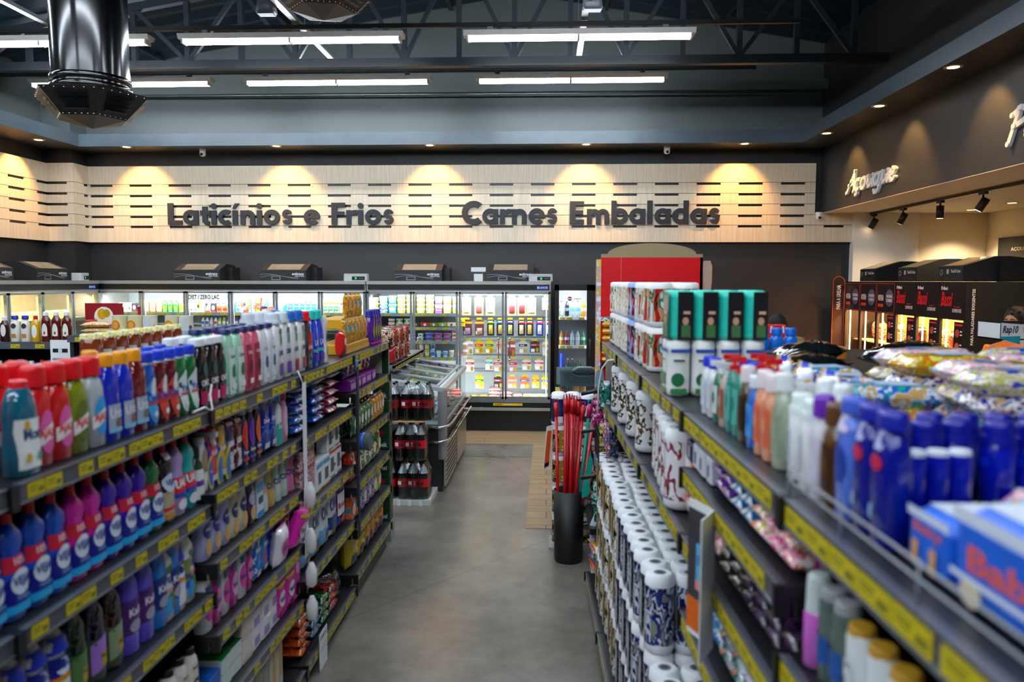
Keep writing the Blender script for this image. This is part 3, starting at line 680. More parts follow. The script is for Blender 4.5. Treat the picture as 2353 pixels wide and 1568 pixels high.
# chalkboards in the butcher area
t = thing('chalkboard', 'black menu board on the cream butcher wall at the right edge', 'chalkboard', (6.19, 11.1, 2.2), -pi / 2)
m = MB(); m.box(0, 3.0, -.02, 0, -.55, .45, BLK2); part('board', m, t)
l = MB(); draw(l, [('t', 'AÇOUGUE', .18, .83, .16, .06, '#b9a58c'), ('t', 'SUÍNOS', .3, .3, .14, .06, '#b9a58c'), ('r', .05, .72, .22, .725, '#6d6255'), ('r', .1, .4, .5, .405, '#6d6255')] + [('r', a / 20, .5 + .1 * sin(a * 2.3), a / 20 + .03, .51 + .1 * sin(a * 2.3), '#57504a') for a in range(1, 12)] + [('r', .2 + .09 * cos(a / 3), .55 + .1 * sin(a / 3), .206 + .09 * cos(a / 3), .565 + .1 * sin(a / 3), '#7a6f62') for a in range(19)], lambda u, v, L: (u, -.0202 - OFF * L, v - .55), 3, 1); part('chalk_writing', l, t)
# ------------------------------------------------------------------ refrigerators
def tag_mesh(w=.07, h=.028, c=YEL):
    m = MB(); m.box(-w / 2, w / 2, -.0015, 0, 0, h, c); k = mt('#6d6a10', .6)
    m.box(-w * .4, w * .05, -.002, 0, h * .62, h * .74, k); m.box(-w * .4, w * .0, -.002, 0, h * .38, h * .48, k); m.box(w * .12, w * .42, -.002, 0, h * .2, h * .55, k)
    return m.mesh('price_tag')
TAGF = tag_mesh(.075, .03); TAGG = tag_mesh(.062, .034); TAGW = tag_mesh(.1, .034)
LEDW = emi('#f4faff', LED); LEDY = emi('#ffdca0', LED * .62)
def cabinet(name, label, x0, n, y, rz, shelves, warm=False, pegs=(), depth=.85, dw=.61, top=2.045, origin=None):
    """glass-door wall refrigerator; local x along the front, front towards -y"""
    L = n * dw; t = thing(name, label, 'refrigerator', origin or (x0, y, 0), rz)
    INN = mt('#c4c9ca' if not warm else '#c9b48c', .5, noise=.02)
    m = MB(); m.box(0, L, .05, depth, 0, .3, BLK2); m.box(0, L, .78, depth, .3, 2.0, INN); m.box(.0, .02, .0, depth, 0, top, INOX); m.box(L - .02, L, .0, depth, 0, top, INOX)
    m.box(0.02, L - .02, .03, depth, .3, .42, mt('#d9dcdc', .4)); m.box(0, L, .02, depth, 1.93, 2.0, BLK2); m.box(0, L, .6, depth, 1.86, 1.93, INN); part('cabinet_body', m, t)
    m = MB(); m.box(.0, L, -.03, depth, top - .045, top, INOX); part('top_rail', m, t)
    m = MB(); m.box(.02, L - .02, -.02, .03, 1.925, top - .045, BLACK); m.box(.02, L - .02, -.022, .0, 1.905, 1.925, ALU); part('header_panel', m, t)
    m = MB(); m.box(0, L, -.02, .03, 0, .4, BLACK); m.box(0, L, -.03, .0, .395, .44, ALU); part('kick_panel', m, t)
    m = MB(); m.box(0, L, -.075, -.055, .29, .33, INOX)
    for i in range(n): m.box((i + .5) * dw - .02, (i + .5) * dw + .02, -.06, -.02, .285, .335, CHROME)
    part('bumper_rail', m, t)
    gm = glass('#f2fbfb', .05, .02)
    for i in range(n):
        a, b = i * dw + .006, (i + 1) * dw - .006
        m = MB(); m.box(a, a + .028, -.025, .01, .44, 1.9, ALU); m.box(b - .028, b, -.025, .01, .44, 1.9, ALU); m.box(a, b, -.025, .01, .44, .475, ALU); m.box(a, b, -.025, .01, 1.875, 1.9, ALU)
        d = part('door', m, t)
        g = MB(); g.add([(a + .028, -.008, .475), (b - .028, -.008, .475), (b - .028, -.008, 1.875), (a + .028, -.008, 1.875)], [(0, 1, 2, 3)], gm); part('glass_pane', g, d)
        hx = b - .07 if i % 2 == 0 else a + .07
        h = MB(); h.tube([(hx, -.025, .98), (hx, -.06, .98), (hx, -.065, 1.0), (hx, -.065, 1.25), (hx, -.06, 1.27), (hx, -.025, 1.27)], .009, CHROME, 6)
        for zz in (.98, 1.27): h.tube([(hx, -.03, zz), (hx, -.075, zz)], .018, CHROME, 8)
        part('door_handle', h, d)
    em = LEDY if warm else LEDW
    for i in range(0, n + 1):
        x = min(max(i * dw, .04), L - .04)
        m = MB()
        for sx in ((-1, 1) if 0 < i < n else ((1,) if i == 0 else (-1,))): m.box(x + sx * .02 - .006, x + sx * .02 + .006, .03, .045, .5, 1.85, em)
        part('light_strip', m, t)
    al = bpy.data.lights.new('cabinet_lamp', 'AREA'); al.energy = L * (9 if not warm else 9); al.color = (.95, .98, 1) if not warm else (1, .84, .58); al.shape = 'RECTANGLE'; al.size = L * .95; al.size_y = .06
    ao = link('cabinet_lamp', al, t, (L / 2, .1, 1.84)); ao.rotation_euler = (radians(32), 0, 0)
    al = bpy.data.lights.new('cabinet_lamp', 'AREA'); al.energy = L * (3.2 if not warm else 3); al.color = (.95, .98, 1) if not warm else (1, .84, .58); al.shape = 'RECTANGLE'; al.size = L * .95; al.size_y = .04
    ao = link('cabinet_lamp', al, t, (L / 2, .05, .5)); ao.rotation_euler = (radians(125), 0, 0)
    for k, sh in enumerate(shelves):
        z, a, b = sh[:3]
        m = MB(); m.box(a, b, .12, .75, z - .02, z, mt('#c8cccc', .35)); s = part('shelf', m, t)
        m = MB(); m.box(a, b, .11, .12, z - .04, z + .004, mt('#7f8a94', .3)); part('shelf_edge', m, s)
        x = a + .12
        while x < b - .08:
            part('price_tag', TAGF, s, None, (x, .108, z - .037)); x += R.choice((.1, .13, .16, .2))
    return t
fx = lambda px: -6.182 + (px - 230) * .006012
X1 = fx(220) + .02; U1 = cabinet('glass_door_refrigerator', 'long glass-door dairy refrigerator on the back wall, left section', X1, 6, 10.6, 0, [(1.60, .02, 3.7), (1.40, .02, 3.7), (1.2, 2.4, 3.7)], dw=(fx(847) - X1) / 6)
X2 = fx(849); U2 = cabinet('glass_door_refrigerator', 'glass-door refrigerator with hanging ham packs, right end of back wall', X2, 4, 10.6, 0, [(1.60, .02, 1.24), (1.41, .02, 1.24), (1.22, .02, 1.24), (.99, .02, 1.24)], dw=(fx(1266) - X2) / 4)
U3 = cabinet('glass_door_refrigerator', 'warm lit glass-door refrigerator along the left wall', 0, 5, 0, pi / 2, [(1.55, .02, 3.0), (1.25, .02, 3.0)], True, origin=(-6.16, 7.45, 0))
# LINCE plates and door lettering
for t, x, s in ((U2, fx(1247) - X2, 'blue maker plate'), (U3, 2.88, 'blue maker plate')):
    l = MB(); draw(l, [('r', -.5, 0, .5, 1, '#1c3f9c'), ('t', 'LINCE', .1, .5, .68, .5, '#f0f4ff'), ('r', -.42, .2, -.3, .8, '#dfe8ff')], lambda u, v, L: (x + u, -.0205 - OFF * L, 1.935 + v), .16, .05); part('name_plate', l, t, s)
l = MB(); draw(l, [('t', 'DIET / ZERO LAC', 0, .5, 1, 1, '#15171a')], lambda u, v, L: (fx(474) - X1 + u, -.026 - OFF * L, 1.79 + v), .43, .062); part('door_lettering', l, U1)
l = MB(); draw(l, [('r', -.5, 0, .5, 1, '#e0c41c'), ('r', -.42, .3, -.2, .7, '#c8661c'), ('t', 'OFERTA', .1, .5, .5, .4, '#fff6d0')], lambda u, v, L: (fx(1170) - X2 + u, -.0315 - OFF * L, .352 + v), .4, .035); part('offer_sticker', l, U2)
# compressor boxes
def compressor(w=.64, d=.55, h=.235, brand='embraco', slot='#c9a880'):
    m = MB(); m.prism([(0, 0), (d, 0), (d, h * .9), (d * .62, h), (d * .42, h), (0, h * .62)], 'x', 0, w, BLK2)
    a = m.mesh('casing'); g = MB()
    P = lambda u, v, o=.002: (u * w, d * .42 * v - o, h * .62 + h * .38 * v + o)
    g.add([P(.14, .06), P(.86, .06), P(.86, .95), P(.14, .95)], [(0, 1, 2, 3)], prt(f'{slot} #8a7458 #e0c8a4 #6b5c48', 40, .25, 1, 'vor', (1, 8, 1)))
    for i in range(1, 12): v = .06 + i * .073; g.add([P(.14, v, .004), P(.86, v, .004), P(.86, v + .012, .004), P(.14, v + .012, .004)], [(0, 1, 2, 3)], BLACK)
    l = MB()
    if brand == 'embraco':
        W_ = '#e8eaec'
        draw(l, [('t', brand, .32, .66, .26, .26, W_), ('t', "PLUG N' COOL", .36, .44, .2, .12, W_), ('r', -.26, .08, -.06, .42, '#858a8e'), ('r', -.24, .16, -.08, .36, '#1a1b1e')] + [('r', -.5 + i / 24, .34 + k * .12 + .16 * sin(i / 24 * 5.5 + k * .8), -.5 + (i + 1) / 24, .375 + k * .12 + .16 * sin(i / 24 * 5.5 + k * .8), '#9fa4a8') for k in (0, 1) for i in range(20)], lambda u, v, L: (w / 2 + u, -OFF * L, v), w, h * .62)
    else:
        draw(l, [('t', 'TechO·Line', .2, .68, .4, .22, '#d0d0cc'), ('e', -.38, .6, .07, .2, '#8c8c88'), ('e', -.38, .6, .045, .13, '#17181b'), ('r', -.16, .5, -.06, .8, '#a8a8a4'), ('r', -.2, .12, -.08, .3, '#2c2c2e'), ('r', .05, .16, .14, .26, '#333'), ('r', .2, .16, .29, .26, '#333')], lambda u, v, L: (w / 2 + u, -OFF * L, v), w, h * .62)
    c = MB(); c.box(w * .95, w * 1.12, d * .45, d * .95, 0, h * .8, BLACK)
    return a, g.mesh('air_grille'), l.mesh('casing_print'), c.mesh('fan_housing')
CP = compressor(); CT = compressor(.5, .75, .26, 'tech', '#d8c888')
def comp(mesh, loc, rz, label, grp):
    t = thing('compressor_unit', label, 'compressor', loc, rz, grp)
    part('casing', mesh[0], t); part('air_grille', mesh[1], t); part('casing_print', mesh[2], t); part('fan_housing', mesh[3], t)
    return t
for px, s in ((400, 'leftmost of four along the back wall'), (601, 'second from left on the back wall'), (912, 'third from left on the back wall'), (1121, 'rightmost on the back wall refrigerators')):
    comp(CP, (fx(px), 10.66, 2.045), 0, f'black compressor box with wave print, {s}', 'compressor boxes on the refrigerators')
comp(CP, (-6.25, 9.35, 2.045), pi / 2, 'black compressor box on the left wall refrigerator beside the small monitor', 'compressor boxes on the refrigerators')
comp(CP, (-6.25, 8.3, 2.045), pi / 2, 'black compressor box at the left picture edge', 'compressor boxes on the refrigerators')
def ctrl(loc, rz, label, w=.33):
    t = thing('control_box', label, 'control box', loc, rz)
    m = MB(); m.loft([(0, w / 2, .07, 10), (.1, w / 2 * .98, .068, 10)], mt('#c9ccca', .45), 28, smooth=False); part('box_body', m, t)
    l = MB(); draw(l, [('r', -.15, .12, .42, .62, '#14181c'), ('t', '23', .02, .38, .08, .28, emi('#20ff70', 1.5)), ('r', .16, .33, .36, .42, '#5a6a70'), ('r', -.5, .82, .5, .86, '#9a9d9b')], lambda u, v, L: (u, -.0705 - OFF * L, v), w * .95, .1); part('display', l, t)
ctrl((fx(821), 10.72, 2.045), 0, 'light grey temperature control box on the refrigerator, middle of the wall')
ctrl((fx(1243), 10.72, 2.045), 0, 'light grey temperature control box at the right end of refrigerators')
ctrl((-6.22, 10.2, 2.045), pi / 2, 'small white monitor with green digits on the left refrigerator', .2)
t = thing('junction_box', 'small white junction box and socket strip on the back wall', 'socket', (fx(1101), 10.75, 2.045))
m = MB(); m.box(-.06, .06, -.03, .03, 0, .1, WHITE); part('box_body', m, t); m = MB(); m.box(-.1, .1, -.02, .02, .13, .19, WHITE); m.tube([(.05, 0, .13), (.06, -.01, .1), (.08, 0, .0)], .004, GREYP, 5); part('socket_strip', m, t)
# ---------------- things inside the refrigerators (far away: few parts)
def frow(px0, y, z, its, place):
    """its: (proto, n, words, gap, stack)"""
    run(lambda yy: (0, 0, 0), [], 0, 0, '')
    x = fx(px0)
    for it in its:
        if it[0] is None: x += it[1]; continue
        p, n, wd = it[:3]; gap = it[3] if len(it) > 3 else .008; st = it[4] if len(it) > 4 else 1
        for i in range(n):
            for s in range(st):
                key = (wd, place, s); SEEN[key] = SEEN.get(key, 0) + 1; q = SEEN[key]
                lay = '' if st == 1 else ', ' + ORD[s] + ' up'
                tail = f', {ORD[min(q, 16) - 1]} from left' if n > 1 or q > 1 else ''
                put(p, x + p.w / 2, y + p.d / 2, z + s * (p.h + .001), R.uniform(-.04, .04), f'{wd}{tail}{lay}, {place}', f'{pl(wd)}, {place}' if n * st > 1 else None)
            x += p.w + gap
    return x
def fb(name, w, h, c, cap, shape='shoulder', cw=.45, ch=.13, design=()): return bottle(name, shape, w, w * .9, h, c, cap, ('c', cw, ch), design, n=12)
WB = (('r', -.4, .2, .4, .6, '#2a7fd6'), ('t', 'iogurte', 0, .42, .6, .1, '#ffffff'))
YB = bottle('yogurt_bottle', 'shoulder', .075, .07, .2, '#eef4f8', '#f2f2f2', ('c', .5, .14), WB, ((.66, .72, '#d03028'),), n=12)
YB2 = bottle('yogurt_bottle', 'shoulder', .072, .07, .2, '#f6efe6', '#e8e8e4', ('c', .5, .14), (('r', -.4, .1, .4, .45, '#2f7a44'), ('t', 'Verde', 0, .3, .6, .1, '#fff')), ((.6, .75, '#e0a81c'),), n=12)
YB3 = fb('yogurt_bottle', .072, .2, '#f4ecf2', '#20b8a8', design=(('r', -.4, .55, .4, .7, '#c838a0'),))
YB4 = fb('yogurt_bottle', .078, .2, '#fbf6ea', '#f8f8f8', design=(('r', -.42, .55, .42, .7, '#e8b41c'), ('e', -.1, .2, .1, .12, '#e8a020')))
YB5 = fb('yogurt_bottle', .085, .19, '#e8b818', '#2858b8', design=(('r', -.45, .15, .45, .55, '#2448b0'), ('t', 'Vitam', 0, .35, .6, .1, '#fff')))
MK = carton('milk_carton', .07, .07, .2, '#d8442c', (('r', -.5, .0, .5, .3, '#e88028'), ('t', 'Toddy', 0, .7, .7, .12, '#fff'), ('e', 0, .3, .2, .1, '#7a3c1c')))
MK2 = carton('milk_carton', .07, .07, .2, '#f6f6f2', (('e', .05, .3, .3, .14, '#d8842c'), ('r', -.5, .0, -.2, 1, '#3a8fd8'), ('t', 'leite', .1, .75, .5, .1, '#6a3c20')))
MK3 = bottle('milk_bottle', 'shoulder', .075, .07, .215, '#f4dcdc', '#e04838', ('c', .5, .12), (('p', ((-.4, .1), (.4, .1), (.4, .62), (-.4, .32)), '#2f8fe0'),), n=12)
JB_ = fb('juice_bottle', .07, .165, '#3f8a3a', '#2f6a2c', design=(('r', -.35, .15, .35, .5, '#6aa83c'),)); JO = fb('juice_bottle', .085, .165, '#e87c28', '#f8f8f4', 'jar', .8, .1, (('r', -.42, .1, .42, .75, '#f8f4ea'), ('e', 0, .35, .16, .14, '#e88828')))
BX = carton('drink_pack', .085, .06, .13, '#f4f0ec', (('e', -.2, .4, .12, .2, '#d8d030'), ('e', .2, .4, .12, .2, '#48403c'), ('r', -.5, .85, .5, 1, '#e0746c')))
BXB = carton('drink_pack', .07, .06, .125, '#3a2c34', (('e', .0, .5, .3, .25, '#d8d0d0'), ('r', -.5, .0, .5, .18, '#8a3828')))
BXR = carton('drink_pack', .075, .06, .115, '#d85c3c', (('e', -.18, .35, .16, .2, '#8a2018'), ('e', .2, .35, .16, .2, '#8a2018'), ('r', -.5, .8, .5, .95, '#fff')))
CUPS = bottle('yogurt_cup', 'cup', .06, .06, .1, '#f0ece4', '#e8e8e8', ('w', 1.02, .08), (('r', -.38, .2, .38, .75, '#c9b4c4'), ('t', 'grego', 0, .5, .6, .12, '#40302c')), n=12)
frow(255, 10.78, 1.602, [(BX, 2, 'white fruit drink pack'), (BXB, 2, 'black printed drink pack'), (JO, 3, 'orange juice jar'), (JB_, 3, 'green juice bottle'), (fb('juice_bottle', .07, .15, '#86b83c', '#b0c848'), 2, 'light green juice bottle'), (carton('yogurt_carton', .06, .06, .13, '#f6f6f6', (('r', -.3, .2, .3, .3, '#333'), ('r', -.05, .3, .05, .8, '#444'))), 2, 'white plain carton'), (carton('yogurt_carton', .08, .06, .12, '#f4e8e0', (('r', -.5, 0, .5, .35, '#e88c6c'),)), 2, 'peach and white carton'), (BXB, 1, 'small dark drink pack'), (BXR, 3, 'red drink pack with two fruits')], 'left back refrigerator upper shelf')
frow(440, 10.78, 1.602, [(carton('yogurt_carton', .055, .06, .14, '#e8d818', (('e', 0, .6, .3, .2, '#222'), ('r', -.5, 0, .5, .3, '#fff'))), 1, 'yellow and black drink carton'), (fb('juice_bottle', .055, .13, '#5a3a8a', '#3a2468'), 1, 'purple drink bottle'), (BXB, 2, 'black drink pack'), (fb('juice_bottle', .06, .135, '#8a7058', '#6a3ca0'), 2, 'brown drink bottle with purple cap'), (fb('juice_bottle', .06, .16, '#2a8a6c', '#1c6a54'), 2, 'teal drink bottle'), (carton('yogurt_carton', .1, .06, .16, '#4aa8e0', (('e', 0, .6, .3, .2, '#fff'), ('r', -.3, .55, .3, .65, '#d83c3c'), ('e', -.1, .25, .14, .1, '#d83c3c'))), 1, 'light blue milk pack'), (BXB, 1, 'brown and white pack'), (carton('yogurt_carton', .11, .06, .1, '#d84030', (('r', -.4, .0, .4, .5, '#c8e4f4'), ('t', 'Chamyto', 0, .75, .8, .2, '#fff'))), 2, 'red and pale blue yogurt pack', .004), ], 'under the diet lettering')
frow(538, 10.78, 1.602, [(carton('yogurt_carton', .09, .06, .14, '#e05038', (('r', -.1, 0, .5, .5, '#bfe0f4'),)), 1, 'red yogurt pack'), (bottle('milk_bottle', 'shoulder', .075, .07, .19, '#f0a020', '#f0a020', ('c', .4, .08), (('e', 0, .6, .35, .16, '#fff8e0'), ('e', 0, .15, .3, .12, '#7a4420')), n=12), 1, 'orange chocolate milk bottle'), (MK2, 1, 'brown and white milk carton'), (MK, 1, 'red chocolate milk carton'), (MK3, 1, 'pink and blue milk bottle with red cap'), (MK2, 1, 'white almond milk carton'), (MK3, 1, 'second pink and blue milk bottle, red cap')], 'fourth door of left back refrigerator')
frow(644, 10.78, 1.602, [(MK3, 1, 'pale milk bottle with red cap'), (YB, 6, 'blue labelled yogurt bottle with red neck', .006), (YB2, 3, 'green labelled yogurt bottle', .006), (YB3, 1, 'magenta banded yogurt bottle'), (YB4, 2, 'white yogurt bottle with yellow band'), (YB5, 1, 'yellow and blue vitamin bottle')], 'last doors of left refrigerator')
SM = lambda c, cp, d='#ffffff': bottle('small_yogurt_bottle', 'shoulder', .052, .05, .125, c, cp, ('c', .5, .12), (('r', -.38, .3, .38, .6, d),), n=10)
frow(452, 10.75, 1.402, [(SM('#f4e8dc', '#f0f0f0', '#2a78c8'), 2, 'small cream yogurt bottle with blue label'), (SM('#f4c8c8', '#f8f8f8', '#ffffff'), 1, 'small pink yogurt bottle'), (SM('#f2f2ee', '#fff', '#d8642c'), 1, 'small white yogurt bottle'), (SM('#c8b820', '#e8e8e0'), 2, 'small yellow yogurt bottle'), (SM('#2a68c0', '#d83a30'), 3, 'small blue yogurt bottle with red cap'), (SM('#e8e8ec', '#333c50', '#444'), 3, 'small grey label yogurt bottle'), (carton('dairy_box', .11, .1, .09, '#e0a818', (('t', '1', .0, .5, .2, .5, '#c02818'),)), 1, 'yellow dairy box'), (carton('dairy_box', .14, .1, .07, '#b88458'), 1, 'open brown dairy box')], 'lower shelf of left refrigerator')
def tub(w, d, h, c, lid, des, e=3): return bottle('margarine_tub', 'tub', w, d, h, c, lid, ('w', 1.04, .14), des, n=16, cat='tub', capname='lid')
MT = tub(.115, .09, .062, '#f3f0df', '#fbfbf4', (('r', -.42, .08, .42, .7, '#c8be18'), ('e', 0, .4, .2, .26, '#fdfdf0'), ('t', 'Qualy', 0, .4, .26, .24, '#b83020')))
MTB = tub(.115, .09, .115, '#f3f3e8', '#fbfbf4', (('r', -.45, .1, .45, .6, '#d8cc28'), ('e', 0, .42, .3, .2, '#fffff0'), ('t', 'Qualy', 0, .42, .34, .14, '#2c7a3c')))
MTP = tub(.105, .09, .115, '#f0eaf4', '#f8f4fc', (('r', -.45, .05, .45, .6, '#9a48c8'), ('t', 'Becel', 0, .36, .6, .2, '#fff')))
MTC = tub(.115, .09, .12, '#38b4cc', '#d8f2f4', (('e', 0, .45, .34, .26, '#f4fcfc'),))
MTS = tub(.118, .09, .046, '#f4f6f8', '#4a9cd0', (('r', -.42, .1, .42, .65, '#3a7cc0'), ('r', -.2, .2, .2, .5, '#fff')))
frow(849, 10.76, 1.602, [(MTP, 0, ''), (tub(.12, .09, .07, '#fff', '#fff', (('r', .2, .1, .45, .7, '#e07820'), ('r', -.45, .1, -.2, .7, '#e07820'))), 1, 'white and orange tub', .008, 3), (MTS, 1, 'white and blue tub', .01, 5), (MTC, 1, 'turquoise tub', .01, 2), (MT, 2, 'yellow margarine tub', .01, 4), (None, .02), (MT, 2, 'yellow margarine tub', .012, 4), (MTP, 1, 'purple margarine tub', .01, 2), (MTB, 2, 'large yellow margarine tub', .014, 2)], 'right refrigerator top')
CT1 = bottle('cottage_cheese_tub', 'cup', .1, .1, .055, '#f4f4ee', '#fbfbfb', ('w', 1.02, .14), (('r', -.42, .1, .42, .75, '#86a028'), ('e', 0, .4, .14, .2, '#f8f8e8')), n=14, cat='tub', capname='lid')
CT2 = bottle('cottage_cheese_tub', 'cup', .1, .1, .055, '#f4f4ee', '#fbfbfb', ('w', 1.02, .14), (('r', -.42, .1, .42, .5, '#e07858'),), n=14, cat='tub', capname='lid')
BT = lambda c, d='#f4f4ec': carton('butter_box', .12, .07, .06, c, (('e', 0, .5, .16, .3, d), ('r', -.5, .0, .5, .16, '#2c3c20')))
frow(890, 10.76, 1.412, [(CT2, 1, 'white and coral cheese tub', .012, 2), (CT1, 2, 'green banded cheese tub', .012, 2), (BT('#2a1c1c', '#c8a828'), 1, 'black butter box', .004), (BT('#d02828'), 1, 'red butter box', .004), (BT('#6a7c1c'), 1, 'dark green butter box', .004), (BT('#a8ac20'), 1, 'light green butter box', .004), (BT('#e8e0c8', '#c83828'), 1, 'cream butter box', .004), (BT('#e8d020', '#2a70c0'), 1, 'yellow and blue butter box', .004, 2)], 'second refrigerator shelf')
CC = tub(.1, .08, .045, '#f6f8fa', '#fbfbfb', (('r', .1, .05, .45, .8, '#2458b8'),)); CD = bottle('cheese_bowl', 'cup', .12, .11, .055, '#e8e4ec', '#2a48c0', ('w', 1.04, .18), (('r', -.36, .15, .36, .75, '#c83858'),), n=14, cat='tub', capname='lid')
CE = bottle('cheese_bowl', 'cup', .12, .11, .055, '#e4e0f0', '#7a50c0', ('w', 1.04, .18), (('r', -.36, .15, .36, .75, '#4858c0'),), n=14, cat='tub', capname='lid')
frow(884, 10.76, 1.222, [(MTC, 0, ''), (tub(.1, .08, .05, '#40a8dc', '#fff', (('r', -.3, .1, .3, .6, '#fff'),)), 2, 'sky blue cream cheese tub', .004, 2), (CC, 1, 'white and blue cream cheese tub', .015, 3), (CC, 1, 'short white cream cheese tub', .03, 2), (tub(.08, .07, .05, '#e8ecec', '#d8e0e0', (('e', 0, .4, .2, .24, '#447088'),)), 1, 'grey print cream cheese tub', .02, 2), (CE, 1, 'purple lid cheese bowl', .005, 2), (CD, 2, 'blue lid cheese bowl', .005, 2), (tub(.09, .08, .05, '#fff', '#fff', (('e', 0, .4, .3, .3, '#e05030'),)), 1, 'white cheese tub with red oval', .004, 3)], 'third refrigerator shelf')
CQ = lambda c, l, d: bottle('cream_cheese_cup', 'cup', .07, .07, .095, c, l, ('w', 1.04, .1), (('r', -.36, .2, .36, .75, d),), n=12, cat='cup', capname='lid')
frow(962, 10.76, .992, [(CQ('#e8b8b8', '#f0e8e8', '#f4dcdc'), 1, 'pink cream cup', .01, 2), (CQ('#c8a828', '#d8c030', '#e8dc98'), 1, 'mustard cream cup', .01, 2), (CQ('#f4f6fa', '#2a68d0', '#2a68c0'), 1, 'white and blue cream cup', .012, 2), (CQ('#eaf4ec', '#1c9a70', '#cfe4f4'), 1, 'cream cup with green lid', .02), (CQ('#eaf0fa', '#2a58c0', '#7aa8e0'), 1, 'cream cup with blue lid', .02), (CQ('#fafafa', '#f4f4f4', '#f4d0c0'), 1, 'white cream cup', .02), (CQ('#e89020', '#e8a030', '#f8e8c0'), 1, 'orange cream cup', .03), (CQ('#f8f8f8', '#f4f4f4', '#e89060'), 1, 'tall white cream cup', .01, 2)], 'fourth refrigerator shelf')
# hanging packs on pegs
def hpack(name, w, h, card, win=None, winc='#e8b8a8', extra=()):
    k = ('hp', name, w, h, card, win, winc, str(extra))
    if k in PC: return PC[k]
    m = MB(); m.box(-w / 2, w / 2, -.004, .004, -h, -.0, mt(card, .4)); m.box(-.03, .03, -.003, .003, -.0, .012, mt(card, .4))
    l = MB()
    if win: a, b, c, d_ = win; m.loft([(-h + b * h, (c - a) * w / 2, .006, 4), (-h + b * h + .01, (c - a) * w / 2, .012, 4), (-h + d_ * h - .01, (c - a) * w / 2, .012, 4), (-h + d_ * h, (c - a) * w / 2, .006, 4)], mt(winc, .25, coat=.5), 16, c=((a + c) / 2 * w, -.006))
    draw(l, extra, lambda u, v, L: (u, -.0042 - OFF * L, v - h), w, h)
    parts = [('card', m.mesh('card'))]
    if extra: parts.append(('printing', l.mesh('printing')))
    PC[k] = Proto(name, 'hanging pack', parts, w, .03, h); return PC[k]
KH = lambda c: hpack('ham_pack', .125, .245, '#c8a478', (-.32, .15, .32, .62), c, (('r', -.3, .7, .3, .73, '#7a5c3c'), ('r', -.3, .76, .2, .78, '#7a5c3c'), ('r', -.15, .84, .15, .93, '#f0e8dc')))
def hang(pz, its, row):
    zt = 2.05 - (pz - 649) * .00598
    for i, (px, p, wd) in enumerate(its):
        x = fx(px); put(p, x, 10.82 + R.uniform(-.01, .02), zt, R.uniform(-.12, .12), f'{wd}, {row}')
        bp = single('price_tag_holder', MB().box(-.035, .035, -.002, 0, 0, .026, YEL), f'yellow price tag above the {wd}, {row}', 'price tag', (x, 10.79, zt + .016))
PW = lambda c, d, n='deli_pack': hpack(n, .125, .21, c, (-.3, .1, .3, .5), d, (('r', -.5, .78, .5, .92, '#e0a020'), ('r', -.4, .08, 0, .3, '#fff')))
CH = lambda c, top, ch, x=0: hpack('cheese_pack', .1, .21, c, (-.28, .12, .28, .72), ch, (('r', -.5, .82, .5, .95, top), ('r', -.3, .9, .3, .98, '#fff')))
FL = lambda c, a, b, w=.115, h=.165: hpack('sliced_meat_pack', w, h, c, None, '', (('r', -.5, .62, .5, .8, a), ('r', -.42, .06, -.02, .36, b), ('e', .25, .25, .16, .2, '#c89018'), ('t', 'fatiado', -.1, .71, .5, .08, '#fff')))
hang(688, [(1072, KH('#f0c8bc'), 'kraft ham pack first from left'), (1101, KH('#b8504c'), 'kraft salami pack'), (1127, KH('#f0b8b0'), 'kraft ham pack beside the gap'), (1177, KH('#a83c48'), 'kraft dried meat pack'), (1200, KH('#98303c'), 'kraft coppa pack'), (1222, KH('#f4d4cc'), 'kraft pale ham pack'), (1256, FL('#f4f4ee', '#4aa0d8', '#f4e8d0'), 'white and blue pack')], 'top peg row')
hang(741, [(1074, PW('#5c2a34', '#b888a0'), 'maroon deli pack first from left'), (1102, PW('#6a343c', '#c89888'), 'maroon deli pack'), (1128, CH('#1a1c1c', '#7aa020', '#d8b440'), 'black cheese pack with green top'), (1150, CH('#181c28', '#3a70c0', '#c8a850'), 'black cheese pack with blue top'), (1173, CH('#1c1830', '#5a48a0', '#d8c878'), 'black cheese pack with purple top'), (1199, CH('#20181c', '#d83848', '#f0d8a0'), 'black cheese pack with red edge'), (1218, CH('#1c2020', '#c84040', '#e8c068'), 'black cheese pack with square slice'), (1241, CH('#1c3cb0', '#e83868', '#f4f0e0'), 'blue cheese pack'), (1261, CH('#2444b8', '#e84848', '#f0e8d8'), 'blue and red cheese pack')], 'second peg row')
hang(790, [(1077, FL('#f4f0ee', '#e88888', '#fbf4f2', .12, .18), 'pale red meat pack'), (1101, FL('#e8b800', '#d82c20', '#fbfbe8'), 'yellow meat pack with red band'), (1125, FL('#e8b800', '#1c7a3c', '#fbfbe8'), 'yellow meat pack with green band'), (1151, FL('#d8a890', '#c85840', '#f4ecec'), 'tan meat pack'), (1176, FL('#b84c48', '#f4e8e8', '#8c2828', .105, .2), 'red striped bacon pack'), (1203, FL('#b8b0b0', '#2c2828', '#e8e4e4'), 'grey and black meat pack'), (1230, FL('#3c3432', '#c83030', '#f4f4f4', .13, .15), 'black meat pack with red seal'), (1256, FL('#f4f0e8', '#f0a020', '#fff', .1, .19), 'white and orange meat pack')], 'third peg row')
